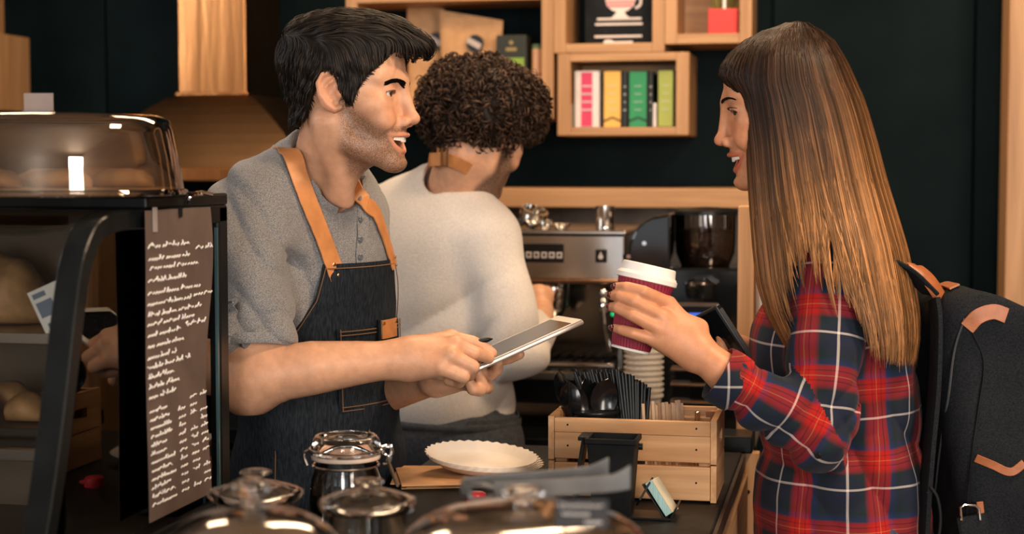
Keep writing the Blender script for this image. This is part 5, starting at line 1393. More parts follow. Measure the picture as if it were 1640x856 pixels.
# --- left forearm and hand under the tablet
B = Sdf()
B.u(chain([P(575, 628, 2.80), P(620, 622, 2.70), P(665, 612, 2.60), P(694, 606, 2.545)], [.042, .040, .032, .027]))
lm = {'i': P(742, 584, 2.575), 'm': P(752, 594, 2.548), 'r': P(752, 603, 2.522), 'p': P(744, 611, 2.50)}
for q, (wx, wy, wd) in zip('imrp', ((700, 598, 2.56), (700, 604, 2.55), (700, 608, 2.54), (700, 612, 2.53))):
    B.u(cone(P(wx, wy, wd), lm[q], .022, .0145), .014)
B.u(ell(P(722, 606, 2.535), (.03, .024, .018), basis(RIGHT, AWAY, UP)), .015)
finger(B, [lm['i'], P(790, 578, 2.585), P(815, 574, 2.575), P(832, 568, 2.56)], K)
finger(B, [lm['m'], P(786, 600, 2.545), P(796, 592, 2.53), P(797, 580, 2.51)], K)
finger(B, [lm['r'], P(780, 621, 2.51), P(775, 622, 2.49), P(766, 600, 2.475)], K)
finger(B, [lm['p'], P(768, 625, 2.48), P(757, 624, 2.466), P(748, 606, 2.462)], [.0125, .0108, .0095, .008])
finger(B, [P(712, 592, 2.52), P(735, 590, 2.49), P(752, 588, 2.475), P(764, 585, 2.468)], [.017, .013, .0105, .008], .006)
V_, F_ = B.mesh(.0024); V_ = smooth_mesh(V_, F_, 1, .4); add_skin(store, V_, F_)
# --- shirt: torso, sleeves
Tm = Sdf()                                   # torso only
Cc, Cb, Cp = P(498, 425, 2.62), P(508, 600, 2.66), P(512, 770, 2.70)
RS, LS = P(396, 330, 2.48), P(574, 348, 2.78)
Tm.u(ell(Cc, (.112, .155, .185), Rm)); Tm.u(ell(Cb, (.108, .148, .20), Rm), .06); Tm.u(ell(Cp, (.115, .160, .16), Rm), .06)
Tm.u(chain([P(436, 335, 2.53), P(540, 345, 2.70)], [.066, .062]), .06)
nb = P(514, 262, 2.575)
Tm.u(cone(nb + UP * .01, P(420, 318, 2.50), .052, .050), .04); Tm.u(cone(nb, P(565, 335, 2.74), .052, .048), .04)
Sm = Sdf(); Sm.ops += list(Tm.ops)
Sm.u(chain([RS, P(400, 420, 2.44), P(404, 500, 2.415), P(405, 553, 2.405)], [.060, .060, .0575, .0565]), .035)
Sm.u(chain([LS, P(585, 460, 2.83), P(580, 575, 2.83)], [.052, .052, .050]), .035)
cutn = nrm(P(404, 500, 2.415) - P(405, 556, 2.405) + RIGHT * -.012); cutp = P(410, 557, 2.40)
Sm.cut(lambda p: np.where(np.linalg.norm(p - cutp, axis=-1) < .13, -((p - cutp) @ cutn), -1.0))
# neck opening: henley placket
Sm.sub(cone(P(535, 225, 2.53), P(527, 283, 2.545), .0665, .0625), .006)
vt = P(560, 310, 2.46); Sm.sub(cone(P(566, 280, 2.50), P(556, 335, 2.455), .022, .006), .006)
w1, w2 = wob(3, .0016, 34), wob(8, .0011, 80)
def folds(p):
    q = p - RS; ax = nrm(P(404, 560, 2.40) - RS); v = q @ ax; arm = sstep(.12, .07, np.linalg.norm(q - v[..., None] * ax, axis=-1))
    diag = q @ nrm(RIGHT * .5 + UP * 1.0 - AWAY * .3)
    f = arm * (.0100 * crease(v * 95 + 5 * np.sin(q @ RIGHT * 22) + 2) * sstep(.10, .24, v) + .0090 * crease(diag * 62 + 3 * np.sin(q @ RIGHT * 18)))
    s = p - Cc; ch = sstep(.03, .12, s @ (-RIGHT) + .14 - np.abs(s @ UP) * .3)
    f = f + ch * .0075 * crease((s @ nrm(UP * .85 + RIGHT * .7)) * 58 + 2.5 * np.sin(s @ RIGHT * 19))
    nm_ = sstep(.10, .20, np.linalg.norm(p - nb, axis=-1))
    return (f + w1(p)) * nm_ + w2(p) * .5
Sm.disp(folds)
V_, F_ = Sm.mesh(.0042); V_ = smooth_mesh(V_, F_, 1, .3)
sh = arr_obj('shirt', V_, F_, M_HEATHER, man)
# rolled cuff, tab and button on the near sleeve
cc_ = P(405, 551, 2.405); axs = nrm(P(404, 490, 2.417) - P(405, 556, 2.405)); uu = nrm(np.cross(axs, AWAY)); vv = np.cross(axs, uu)
obj('sleeve_cuff', MB().tube([cc_ + (uu * math.cos(a) * .0590 + vv * math.sin(a) * .0590) for a in np.linspace(0, 6.2832, 40, endpoint=False)], .0085, 10, flat=(.45, 1.0), closed=True, ref=axs), M_HEATHER, sh, smooth=True)
strap_on(Sm, [cam_hit(Sm, 372, 480), cam_hit(Sm, 373, 510), cam_hit(Sm, 374, 540)], .020, .0018, 'sleeve_tab', M_HEATHER, sh, off=.0006, n=10)
bp_ = cam_hit(Sm, 371, 486, .003); obj('button', MB().lathe(bp_, [(0, .0005), (.0048, .0005), (.0055, .0018), (.0045, .003), (0, .0022)], 18, axis=nrml_at(Sm, bp_)), pmat('grey_button', (.10, .11, .13), rough=.25), sh, smooth=True)
# collar band and placket
ring_ = [P(535, 225, 2.53) + (P(527, 283, 2.545) - P(535, 225, 2.53)) * 1.0]
nk = P(528, 279, 2.545); na = nrm(P(535, 225, 2.53) - P(527, 283, 2.545)); e1 = nrm(np.cross(na, AWAY)); e2 = np.cross(na, e1)
fr_a = math.atan2((Fm @ e2), (Fm @ e1))
cpts = [nk + (e1 * math.cos(a) + e2 * math.sin(a)) * .0615 + na * (.010 * -math.cos(a - fr_a) + .004) for a in np.linspace(fr_a + .30, fr_a + 2 * math.pi - .30, 44)]
cpts = list(project(Sm, np.array([nk + (c_ - nk) * 1.06 - na * .010 for c_ in cpts]), .0015))
obj('collar_band', MB().tube(cpts, .0070, 10, flat=(.40, 1.0), ref=na), M_HEATHER, sh, smooth=True)
for off_, nm in ((0, 'placket'),):
    pp = [cam_hit(Sm, a, b) for a, b in ((580, 338), (580, 370), (579, 400), (579, 424))]
    strap_on(Sm, pp, .026, .0022, 'placket', M_HEATHER, sh, off=.0004, n=16)
    for a, b in ((577, 352), (577, 384), (577, 412)):
        q = cam_hit(Sm, a, b, .0035); obj('button', MB().lathe(q, [(0, 0), (.0045, 0), (.005, .0012), (.004, .0024), (0, .0018)], 18, axis=nrml_at(Sm, q)), MATS['grey_button'], sh, smooth=True)
q = cam_hit(Sm, 514, 303, .0035); obj('button', MB().lathe(q, [(0, 0), (.0045, 0), (.005, .0012), (.004, .0024), (0, .0018)], 18, axis=nrml_at(Sm, q)), MATS['grey_button'], sh, smooth=True)

# --- apron: cloth wrapped about the torso, parameters (angle from the front, height)
Tm.disp(wob(5, .0012, 25))
def axis_at(z):
    t = np.clip((z - Cp[2]) / (Cc[2] - Cp[2]), -.6, 1.2); return Cp[None] + (Cc - Cp)[None] * t[:, None]
def wrap(ph, z, off):
    ph = np.atleast_1d(ph).astype(float); z = np.atleast_1d(z).astype(float)
    zr = z; z = np.maximum(z, Cp[2] - .01)
    o = axis_at(z); o[:, 2] = z; dr = np.cos(ph)[:, None] * Fm + np.sin(ph)[:, None] * Lm
    t = np.full(len(ph), .40)
    for _ in range(60):
        d = Tm(o + dr * t[:, None]) - off; t = t - d * .7
    p = o + dr * t[:, None]
    dn = (z - zr) / .3; p = p + dr * (.03 * dn)[:, None] + (np.sin(ph * 7) * .006 * dn)[:, None] * Fm; p[:, 2] = zr
    return p
def zpy(py, D=2.52): return P(560, py, D)[2]
zt0, zw, zb0 = zpy(422), zpy(640), .62
def bib_half(z):
    return np.interp(z, [zb0, zpy(760), zpy(655), zpy(600), zpy(545), zpy(480), zt0 + .001], [1.95, 1.95, 1.86, 1.55, 1.16, .86, .74])
NZ, NP = 70, 61
zz = np.linspace(zb0, zt0, NZ); ap = []
for z in zz:
    hf = bib_half(z); ph = np.linspace(-hf, hf, NP)
    row = wrap(ph, np.full(NP, z), .0065 + .0055 * float(sstep(zpy(620), zpy(680), z)))
    fold = .0022 * np.sin(ph * 5 + z * 30) * sstep(zt0 - .02, zt0 - .14, z) + .002 * np.sin(ph * 2 - z * 55)
    ap.append(row + fold[:, None] * (np.cos(ph)[:, None] * Fm + np.sin(ph)[:, None] * Lm))
apron = obj('apron', MB().grid([list(r) for r in ap]), M_DENIM, man, smooth=True, angle=70, solid=.0018)
def seam(name, pts, off=.0092, r=.0009, dash=True, parent=None):
    ph = np.array([a for a, _ in pts]); z = np.array([b for _, b in pts]); n = 60
    t = np.linspace(0, len(pts) - 1, n); k = np.minimum(t.astype(int), len(pts) - 2); fr = t - k
    w_ = wrap(ph[k] * (1 - fr) + ph[k + 1] * fr, z[k] * (1 - fr) + z[k + 1] * fr, off)
    obj(name, MB().tube(list(w_), r, 5), M_STITCH, parent or apron, smooth=True)
def pocket(ph0, ph1, z0, z1):
    g = [list(wrap(np.linspace(ph0, ph1, 16), np.full(16, z), .0105)) for z in np.linspace(z0, z1, 10)]
    pk = obj('pocket', MB().grid(g), M_DENIM, apron, smooth=True, angle=70, solid=.0022)
    i = .02
    for dz in (0, .006): seam('stitching', [(ph0 + .03, z1 - .004 - dz), (ph1 - .03, z1 - .004 - dz)], .0132, parent=pk)
    for dz in (.004, .010): seam('stitching', [(ph0 + .03, z0 + dz), (ph1 - .03, z0 + dz)], .0132, parent=pk)
    seam('stitching', [(ph0 + .04, z0 + .004), (ph0 + .04, z1)], .0132, parent=pk); seam('stitching', [(ph1 - .04, z0 + .004), (ph1 - .04, z1)], .0132, parent=pk)
    return pk
pocket(-.62, 1.05, zpy(668), zpy(528)); pocket(-1.35, -.15, .80, zpy(700))
seam('hem_stitching', [(-.70, zt0 - .007), (.70, zt0 - .007)])
seam('hem_stitching', [(-.72, zt0 - .005), (-.84, zpy(480)), (-1.13, zpy(545)), (-1.5, zpy(600))]); seam('hem_stitching', [(.72, zt0 - .005), (.84, zpy(480)), (1.13, zpy(545)), (1.5, zpy(600))])
# leather patch with rivets, pen in the pocket
def patch(ph0, ph1, z0, z1, off, name, m, par):
    g = [list(wrap(np.linspace(ph0, ph1, 8), np.full(8, z), off)) for z in np.linspace(z0, z1, 5)]
    return obj(name, MB().grid(g), m, par, smooth=True, angle=60, solid=.0024)
pa = patch(.10, .52, zpy(551), zpy(520), .0145, 'leather_patch', M_LEATHER, apron)
def rivet(p, n, r, par): obj('rivet', MB().lathe(p, [(0, 0), (r, 0), (r, .0012), (r * .5, .0022), (0, .0024)], 14, axis=n), M_BRASS, par, smooth=True)
for ph in (.135, .48):
    p = wrap(ph, zpy(525), .0168)[0]; rivet(p, np.cos(ph) * Fm + np.sin(ph) * Lm, .0028, pa)
p1, p0 = wrap(.03, zpy(518), .016)[0], wrap(.03, zpy(556), .016)[0]
pn = thing('pocket_pen', 'dark pen clipped in the apron pocket', 'pen', p0); obj('barrel', MB().tube([p0, p1], .0035, 10), M_BLACK, pn, smooth=True); obj('clip', MB().tube([p1 + Fm * .004, p0 + Fm * .004 + UP * .012], .0012, 6), M_CHROME, pn, smooth=True)
# straps
def strap(pix, end, w=.030):
    pts = [project(Sm, cam_hit(Sm, a, b), .001)[0] for a, b in pix] + end
    s = strap_on(Sm, pts, w, .0026, 'apron_strap', M_LEATHER, apron, off=.0035, n=44); return pts
back = [nb - Fm * .075 + UP * .012 - Lm * .03, nb - Fm * .085 + UP * .014]
s1 = strap([(538, 446), (527, 415), (510, 370), (492, 325), (476, 282), (464, 248)], [project(Sm, q, .003)[0] for q in back])
s2 = [wrap(.70, zt0 - .014, .006)[0], wrap(.68, zt0 + .02, .002)[0], wrap(.58, zt0 + .05, .002)[0], wrap(.47, zt0 + .078, .002)[0], project(Sm, cam_hit(Sm, 579, 322), .001)[0]] + [project(Sm, q, .003)[0] for q in (nb + Lm * .06 + UP * .0, nb - Fm * .04 + Lm * .065 + UP * .012, back[1])]
strap_on(Sm, s2, .030, .0026, 'apron_strap', M_LEATHER, apron, off=.002, n=44)
for pix in ((541, 441), (534, 424)):
    p = cam_hit(Sm, *pix, .0052); rivet(p + nrml_at(Sm, p) * .001, nrml_at(Sm, p), .0032, apron)
for dz_ in (-.009, .004):
    rivet(wrap(.70, zt0 + dz_, .0115)[0], math.cos(.70) * Fm + math.sin(.70) * Lm, .0030, apron)
strap_on(Tm, [wrap(a, zpy(652), .010)[0] for a in np.linspace(1.75, 2.5, 6)], .03, .002, 'waist_tie', M_DENIM, apron, off=.0, n=16)
# --- body mesh
arr_obj('body', np.concatenate(skinV), np.concatenate(skinF), M_SKIN, man, col=np.concatenate(skinC), att={'beard': np.concatenate(skinB)})
HM_.eyes(man, (1, -.10, -.10), (.045, .022, .012)); HM_.teeth(man)
M_HAIRD = hair_material('near_black_hair', (.008, .006, .005), (.024, .017, .013), .5)
HM_.brows(man, M_HAIRD, .0095, 330, -.006)
# --- hair
HS = Sdf()
HS.u(ell((-.018, 0, .040), (.084, .0790, .078)))
HS.u(ell((-.010, 0, .032), (.090, .0775, .083)), .01); HS.u(ell((.028, 0, .030), (.062, .0665, .062)), .03); HS.u(ell((.030, 0, -.030), (.051, .0605, .060)), .03)
HS.u(ell((-.030, 0, -.060), (.056, .060, .060)), .03)
HS.u(chain([(-.03, 0, .064), (.03, .002, .078), (.080, .002, .080), (.120, .004, .068)], [.044, .036, .026, .013]), .03)
HS.u(chain([(.01, -.042, .066), (.062, -.034, .074), (.108, -.012, .068)], [.032, .022, .011]), .02)
HS.u(ell((-.066, 0, .064), (.030, .05, .036)), .03)
hl_f = np.array([-.14, -.09, -.072, -.055, -.046, -.030, -.014, .004, .014, .020, .030, .036, .046, .064, .085, .100, .16])
hl_u = np.array([-.058, -.056, -.054, -.050, -.030, .000, .022, .024, -.002, -.022, -.022, -.006, .014, .036, .064, .058, .040])
def hairline(p): return (np.interp(p[..., 0], hl_f, hl_u) - p[..., 2]) * .7
HS.cut(hairline)
HS.disp(wob(21, .0020, 110))
V_, F_ = HS.mesh(.0028)
r = np.random.RandomState(2)
hc = (.55 + .5 * r.rand(len(V_)))[:, None] * np.ones((1, 3))
arr_obj('hair', HM_.w(V_), F_, M_HAIRD, man, col=hc)
idx = r.choice(len(V_), 5200); p0 = V_[idx]; p0 = p0[hairline(p0) < -.005]
def flow(p):
    w = sstep(.055, .090, p[:, 2])[:, None]
    fr = np.clip((p[:, 0] - .06) / .05, 0, 1)[:, None]
    top = V3((1, .12, .15)) * (1 - fr) + V3((.8, .35, -.55)) * fr
    sidev = V3((-.35, 0, -.9)) * sstep(.02, -.03, p[:, 0])[:, None] + V3((.15, 0, -1)) * (1 - sstep(.02, -.03, p[:, 0]))[:, None]
    return w * top + (1 - w) * sidev + .28 * np.stack([np.sin(p[:, 1] * 90 + p[:, 2] * 40), np.sin(p[:, 0] * 70), np.sin(p[:, 0] * 60 + p[:, 1] * 50)], 1)
Lh = np.where(p0[:, 2] > .06, .045 + .03 * r.rand(len(p0)), .018 + .016 * r.rand(len(p0)))
pt, nm = trace(HS, p0, flow, Lh, 11, r.rand(len(p0)) ** 2 * .008 + .0004)
# fine hairs along the hairline break its edge
allp = V_[(hairline(V_) > -.010) & (hairline(V_) < -.0005) & (V_[:, 0] > -.06) & (V_[:, 0] < .082) & (SM(V_) < .008) & (SM(V_) > -.002)]; pe = allp[r.choice(len(allp), 1500)]
def flow2(p): return np.where((p[:, 0] > .036)[:, None], V3((.55, .0, -.85)), V3((.10, 0, -1.0))) * np.ones((len(p), 3)) + .35 * r.randn(len(p), 3)
fl_ = r.randn(len(pe), 3) * .3 + np.where((pe[:, 0] > .040)[:, None], V3((.8, 0, .15)), V3((.05, 0, -1.0)))
pt2, nm2 = trace(SM, pe, lambda p: fl_, .004 + .007 * r.rand(len(pe)), 11, r.rand(len(pe)) * .0022 + .0010)
pt = np.concatenate([pt, pt2]); nm = np.concatenate([nm, nm2]); p0 = np.concatenate([p0, pe])
Vt, Ft = ribbons(pt, nm, np.concatenate([.0011 + .0012 * r.rand(len(p0) - len(pe)), np.full(len(pe), .0008)]))
cs_ = np.repeat((.5 + 1.3 * r.rand(len(p0)) ** 2)[:, None], 33, 1).reshape(-1, 1) * np.ones((1, 3))
hs = arr_obj('hair_strands', HM_.w(Vt), Ft, M_HAIRD, man, col=cs_); hs['kind'] = 'stuff'
# --- bracelet
wa = nrm(P(665, 573, 2.42) - wr_); e1 = nrm(np.cross(wa, UP)); e2 = np.cross(wa, e1); wc = P(648, 574, 2.42)
obj('bracelet', MB().tube([wc + (e1 * math.cos(a) + e2 * math.sin(a)) * .0285 + wa * .003 * math.sin(2 * a) for a in np.linspace(0, 6.2832, 32, endpoint=False)], .0011, 6, closed=True), M_BLACKM, man, smooth=True)
build_legs(man, pelv, Fm, Lm, .93, M_TROUS)

# ------------------------------------------------------------------ tablet and stylus
A4, B4, C4 = P(758, 591, 2.455), P(934, 512, 2.50), P(894, 504, 2.635)
ab = B4 - A4; bl4 = C4 - B4; ex_ = nrm(ab); ey_ = nrm(bl4 - ex_ * (bl4 @ ex_)); ez_ = np.cross(ex_, ey_); 
if ez_[2] < 0: ez_ = -ez_
la, lb = np.linalg.norm(ab), .128; RT = basis(ex_, ey_, ez_); ctr = A4 + ex_ * la / 2 + ey_ * lb / 2
tb_ = thing('tablet', 'white tablet computer held by the smiling barista', 'tablet', ctr)
obj('shell', MB().box(ctr - ez_ * .004, (la, lb, .0075), RT), pmat('silver_shell', (.66, .60, .56), rough=.3, metal=.6), tb_, bevel=.003, seg=3)
obj('bezel', MB().box(ctr + ez_ * .0002, (la - .003, lb - .003, .0008), RT), M_WHITE, tb_, bevel=.0003, seg=1)
obj('screen', MB().box(ctr + ez_ * .0008, (la - .036, lb - .016, .0006), RT), pmat('screen_glass', (.015, .017, .024), rough=.12, spec=.35), tb_)
st_ = thing('stylus', 'slim black pen held over the tablet', 'pen', P(765, 548, 2.45))
q0, q1 = P(742, 552, 2.44), P(789, 543, 2.455)
obj('barrel', MB().tube([q0, q0 + (q1 - q0) * .85], .0038, 10), M_BLACK, st_, smooth=True)
obj('tip', MB().tube([q0 + (q1 - q0) * .85, q1], [.0036, .001], 10), M_BLACK, st_, smooth=True)
obj('ring', MB().tube([q0 + (q1 - q0) * .1, q0 + (q1 - q0) * .16], .0042, 10), M_CHROME, st_, smooth=True)
# ------------------------------------------------------------------ plaid cloth
def plaid_material():
    m, nt, b = _nodes('red_tartan_flannel'); N = nt.nodes; L = nt.links
    uv = N.new('ShaderNodeUVMap'); sp = N.new('ShaderNodeSeparateXYZ'); L.new(uv.outputs[0], sp.inputs[0])
    RD, R2_, DG, NV, WH = (.32, .012, .010), (.26, .010, .010), (.008, .017, .018), (.010, .014, .030), (.52, .49, .46)
    stops = [(0, DG), (.16, NV), (.335, NV), (.341, WH), (.368, WH), (.371, NV), (.56, DG), (.625, R2_), (.675, RD), (.68, (.07, .005, .007)), (.70, RD), (.745, RD), (.748, (.46, .24, .09)), (.758, RD),
             (.815, RD), (.82, (.07, .005, .007)), (.84, RD), (.885, R2_), (.91, (.012, .026, .085)), (.985, (.010, .018, .04))]
    outs = []
    for ax, ph in (('X', .12), ('Y', .30)):
        mu = N.new('ShaderNodeMath'); mu.operation = 'MULTIPLY_ADD'; mu.inputs[1].default_value = 1 / .104; mu.inputs[2].default_value = ph; L.new(sp.outputs[ax], mu.inputs[0])
        fr = N.new('ShaderNodeMath'); fr.operation = 'FRACT'; L.new(mu.outputs[0], fr.inputs[0])
        rp = N.new('ShaderNodeValToRGB'); el_ = rp.color_ramp.elements
        el_[0].position = 0; el_[0].color = rgba(stops[0][1]); el_[1].position = stops[-1][0]; el_[1].color = rgba(stops[-1][1])
        for p, c in stops[1:-1]:
            e = el_.new(p); e.color = rgba(c)
        L.new(fr.outputs[0], rp.inputs[0]); outs.append(rp.outputs[0])
    ad = N.new('ShaderNodeMath'); ad.operation = 'ADD'; L.new(sp.outputs['X'], ad.inputs[0]); L.new(sp.outputs['Y'], ad.inputs[1])
    sn = N.new('ShaderNodeMath'); sn.operation = 'MULTIPLY'; sn.inputs[1].default_value = 2600; L.new(ad.outputs[0], sn.inputs[0])
    si = N.new('ShaderNodeMath'); si.operation = 'SINE'; L.new(sn.outputs[0], si.inputs[0])
    tw = N.new('ShaderNodeMath'); tw.operation = 'MULTIPLY_ADD'; tw.inputs[1].default_value = .12; tw.inputs[2].default_value = .5; L.new(si.outputs[0], tw.inputs[0])
    mx = N.new('ShaderNodeMix'); mx.data_type = 'RGBA'; L.new(tw.outputs[0], mx.inputs[0]); L.new(outs[0], mx.inputs[6]); L.new(outs[1], mx.inputs[7])
    br = N.new('ShaderNodeMix'); br.data_type = 'RGBA'; br.blend_type = 'MULTIPLY'; br.inputs[0].default_value = 1; L.new(mx.outputs[2], br.inputs[6]); br.inputs[7].default_value = (1.25, 1.2, 1.2, 1)
    L.new(br.outputs[2], b.inputs['Base Color']); b.inputs['Roughness'].default_value = .85; b.inputs['Sheen Weight'].default_value = .05; b.inputs['Specular IOR Level'].default_value = .15
    nz = N.new('ShaderNodeTexNoise'); nz.inputs['Scale'].default_value = 500; bp = N.new('ShaderNodeBump'); bp.inputs['Strength'].default_value = .15; bp.inputs['Distance'].default_value = .002
    L.new(nz.outputs[0], bp.inputs['Height']); L.new(bp.outputs['Normal'], b.inputs['Normal'])
    MATS['red_tartan_flannel'] = m
    return m
M_PLAID = plaid_material()

# ------------------------------------------------------------------ customer with the red cup
a4 = math.radians(3); Fw = -RIGHT * math.cos(a4) + AWAY * math.sin(a4); Lw = np.cross(UP, Fw); Rw = basis(Fw, Lw, UP)
pw = P(1352, 870, 2.53)
wom = thing('person', 'smiling customer with long brown hair in a red tartan shirt holding a cup', 'person', (pw[0], pw[1], 0))
tl_ = math.radians(10)
HW = Head('f', P(1253, 163, 2.47), Fw * math.cos(tl_) - UP * math.sin(tl_), UP, (.97, .95, 1.0), M_SKINW)
SW = HW.S
SW.u(cone((-.022, 0, -.060), HW.loc(P(1335, 385, 2.50)), .046, .052), .03)
V_, F_ = SW.mesh(.0020); V_ = smooth_mesh(V_, F_, 1, .35); col, beard = head_colours(V_, 'f')
sw = ([HW.w(V_)], [F_], [col], [beard])
# --- left hand round the cup
A = Sdf(); Dk = 2.312
A.u(chain([P(1215, 640, 2.325), P(1160, 598, 2.322), P(1122, 566, 2.328)], [.034, .0285, .0235]))
wm = {'i': P(1071, 487, 2.332), 'm': P(1062, 508, 2.316), 'r': P(1057, 527, 2.314), 'p': P(1050, 545, 2.318)}
for q, (wx, wy) in zip('imrp', ((1118, 554), (1115, 560), (1112, 566), (1110, 573))): A.u(cone(P(wx, wy, 2.332), wm[q], .0195, .0112), .013)
A.u(ell(P(1088, 535, 2.335), (.030, .016, .024), basis(nrm(RIGHT - UP * .75), AWAY, UP)), .014)
kk = [.0108, .0096, .0086, .0068]
finger(A, [wm['i'], P(1030, 468, 2.306), P(1004, 461, 2.313), P(988, 460, 2.332)], kk)
finger(A, [wm['m'], P(1016, 483, 2.303), P(994, 475, 2.313), P(981, 474, 2.334)], kk)
finger(A, [wm['r'], P(1012, 504, 2.305), P(991, 494, 2.315), P(979, 492, 2.335)], kk)
finger(A, [wm['p'], P(1014, 534, 2.312), P(996, 529, 2.320), P(984, 526, 2.336)], [.0098, .0085, .0076, .0060])
finger(A, [P(1098, 545, 2.36), P(1078, 520, 2.40), P(1055, 500, 2.418), P(1032, 488, 2.424)], [.017, .0125, .0105, .0080], .008)
V_, F_ = A.mesh(.0020); V_ = smooth_mesh(V_, F_, 1, .35); add_skin(sw, V_, F_)
M_NAIL = pmat('wine_nail_polish', (.10, .006, .012), rough=.12, var=.05, coat=.6)
for tip, prev, m_ in ((P(987, 459.5, 2.333), P(1004, 461, 2.313), M_NAIL), (P(980, 473.5, 2.335), P(994, 475, 2.313), M_NAIL), (P(978.5, 491.5, 2.336), P(991, 494, 2.315), M_NAIL), (P(983.5, 525.5, 2.337), P(996, 529, 2.320), M_NAIL)):
    nail(wom, tip, prev, -AWAY * .55 - RIGHT * .95 + UP * .1, .0082, m_)
# --- right hand with the phone
B = Sdf()
B.u(chain([P(1240, 610, 2.63), P(1212, 580, 2.60), P(1196, 567, 2.585)], [.032, .026, .022]))
B.u(ell(P(1183, 560, 2.57), (.026, .020, .022)), .014)
finger(B, [P(1180, 548, 2.565), P(1164, 542, 2.545), P(1154, 541, 2.53)], [.011, .0098, .008])
finger(B, [P(1178, 558, 2.56), P(1163, 556, 2.54), P(1154, 552, 2.525)], [.011, .0098, .008])
finger(B, [P(1180, 568, 2.56), P(1167, 567, 2.54), P(1158, 562, 2.525)], [.011, .0096, .008])
finger(B, [P(1186, 577, 2.56), P(1176, 578, 2.54), P(1168, 573, 2.53)], [.010, .0088, .007])
finger(B, [P(1190, 552, 2.58), P(1172, 540, 2.59), P(1158, 535, 2.585)], [.013, .0105, .008], .006)
V_, F_ = B.mesh(.0024); V_ = smooth_mesh(V_, F_, 1, .35); add_skin(sw, V_, F_)
arr_obj('body', np.concatenate(sw[0]), np.concatenate(sw[1]), M_SKINW, wom, col=np.concatenate(sw[2]), att={'beard': np.concatenate(sw[3])})
HW.eyes(wom, (1, .62, -.05), (.05, .025, .013)); HW.teeth(wom)
M_HAIRB = hair_material('brown_golden_hair', (.85, .85, .85), (1.0, 1.0, 1.0), .46)
HW.brows(wom, M_HAIRD, .0042, 150)
lash = []                                     # upper lashes of the near eye
for t_ in np.linspace(0, 1, 16):
    l0 = .022 + .024 * t_; b_ = V3((.0815 - .010 * t_ ** 2, l0, .0005 + .0016 * math.sin(t_ * 3.14))); lash.append([b_, b_ + V3((.0045, .0015 * (t_ - .3), .0005)), b_ + V3((.0075, .004 * (t_ - .2), .0035))])
lm_ = MB()
for q in lash: lm_.tube([HW.w(x) for x in q], [.0005, .0004, .0001], 4)
o_ = obj('eyelashes', lm_, M_BLACKM, wom); o_['kind'] = 'stuff'
# --- shirt
Tw = Sdf()
Cw1, Cw2, Cw3 = P(1338, 560, 2.51), P(1345, 715, 2.52), P(1348, 860, 2.53)
Tw.u(ell(Cw1, (.112, .150, .195), Rw)); Tw.u(ell(Cw2, (.122, .150, .18), Rw), .05); Tw.u(ell(Cw3, (.132, .165, .19), Rw), .05)
Tw.u(ell(P(1268, 555, 2.50), (.055, .110, .065), Rw), .05)
nbw = P(1338, 385, 2.50)
Tw.u(chain([P(1335, 438, 2.42), P(1330, 438, 2.58)], [.062, .062]), .05)
Tw.u(cone(nbw, P(1330, 425, 2.43), .056, .050), .04); Tw.u(cone(nbw, P(1325, 425, 2.57), .056, .050), .04)
Sw = Sdf(); Sw.ops += list(Tw.ops)
ua = [P(1325, 452, 2.385), P(1322, 560, 2.345), P(1312, 690, 2.335)]; fa = [P(1312, 690, 2.335), P(1245, 655, 2.325), P(1152, 598, 2.322)]
Sw.u(chain(ua, [.058, .0545, .050]), .03)
Sw.u(chain(fa, [.048, .046, .038]), .018)
Sw.u(ell(P(1318, 712, 2.335), (.036, .04, .04)), .03)
Sw.u(chain([P(1318, 452, 2.62), P(1300, 570, 2.66), P(1285, 650, 2.67), P(1235, 612, 2.63), P(1205, 588, 2.60)], [.056, .052, .048, .044, .040]), .03)
cn = nrm(fa[2] - fa[1]); cpn = P(1160, 604, 2.322)
Sw.cut(lambda p: np.where(np.linalg.norm(p - cpn, axis=-1) < .075, (p - cpn) @ cn, -1.0))
cn2 = nrm(P(1205, 588, 2.60) - P(1235, 612, 2.63)); cp2 = P(1212, 594, 2.608)
Sw.cut(lambda p: np.where(np.linalg.norm(p - cp2, axis=-1) < .06, (p - cp2) @ cn2, -1.0))
Sw.cut(lambda p: .90 + .02 * np.cos((p @ Fw) * 14) - p[..., 2])
Sw.sub(cone(nbw + UP * .06 + Fw * .02, nbw - UP * .015, .062, .056), .006)
wA, wB = wob(31, .0022, 30), wob(32, .0014, 70)
def wfold(p):
    q = p - ua[0]; ax = nrm(ua[2] - ua[0]); v = q @ ax; arm = sstep(.12, .06, np.linalg.norm(q - v[..., None] * ax, axis=-1))
    q2 = p - fa[0]; ax2 = nrm(fa[2] - fa[0]); v2 = q2 @ ax2; ar2 = sstep(.11, .05, np.linalg.norm(q2 - np.clip(v2, 0, 1)[..., None] * ax2, axis=-1)) * (v2 > -.03)
    f = arm * .0085 * crease(v * 70 + 4 * np.sin(q @ RIGHT * 20)) * sstep(.06, .2, v) + ar2 * .0065 * crease(v2 * 85 + 3 * np.sin(q2 @ UP * 25))
    s = p - Cw2
    f = f + .0100 * crease((s @ nrm(UP * .8 + RIGHT * .55)) * 48 + 3 * np.sin(s @ RIGHT * 16)) * sstep(.12, -.02, np.abs(s @ UP) - .02) + .0070 * crease((s @ nrm(RIGHT + UP * .15)) * 55 + 2 * np.sin(s @ UP * 12)) * sstep(.0, -.12, s @ UP)
    return f + wA(p) + wB(p)
Sw.disp(wfold)
V_, F_ = Sw.mesh(.0036); V_ = smooth_mesh(V_, F_, 1, .3)
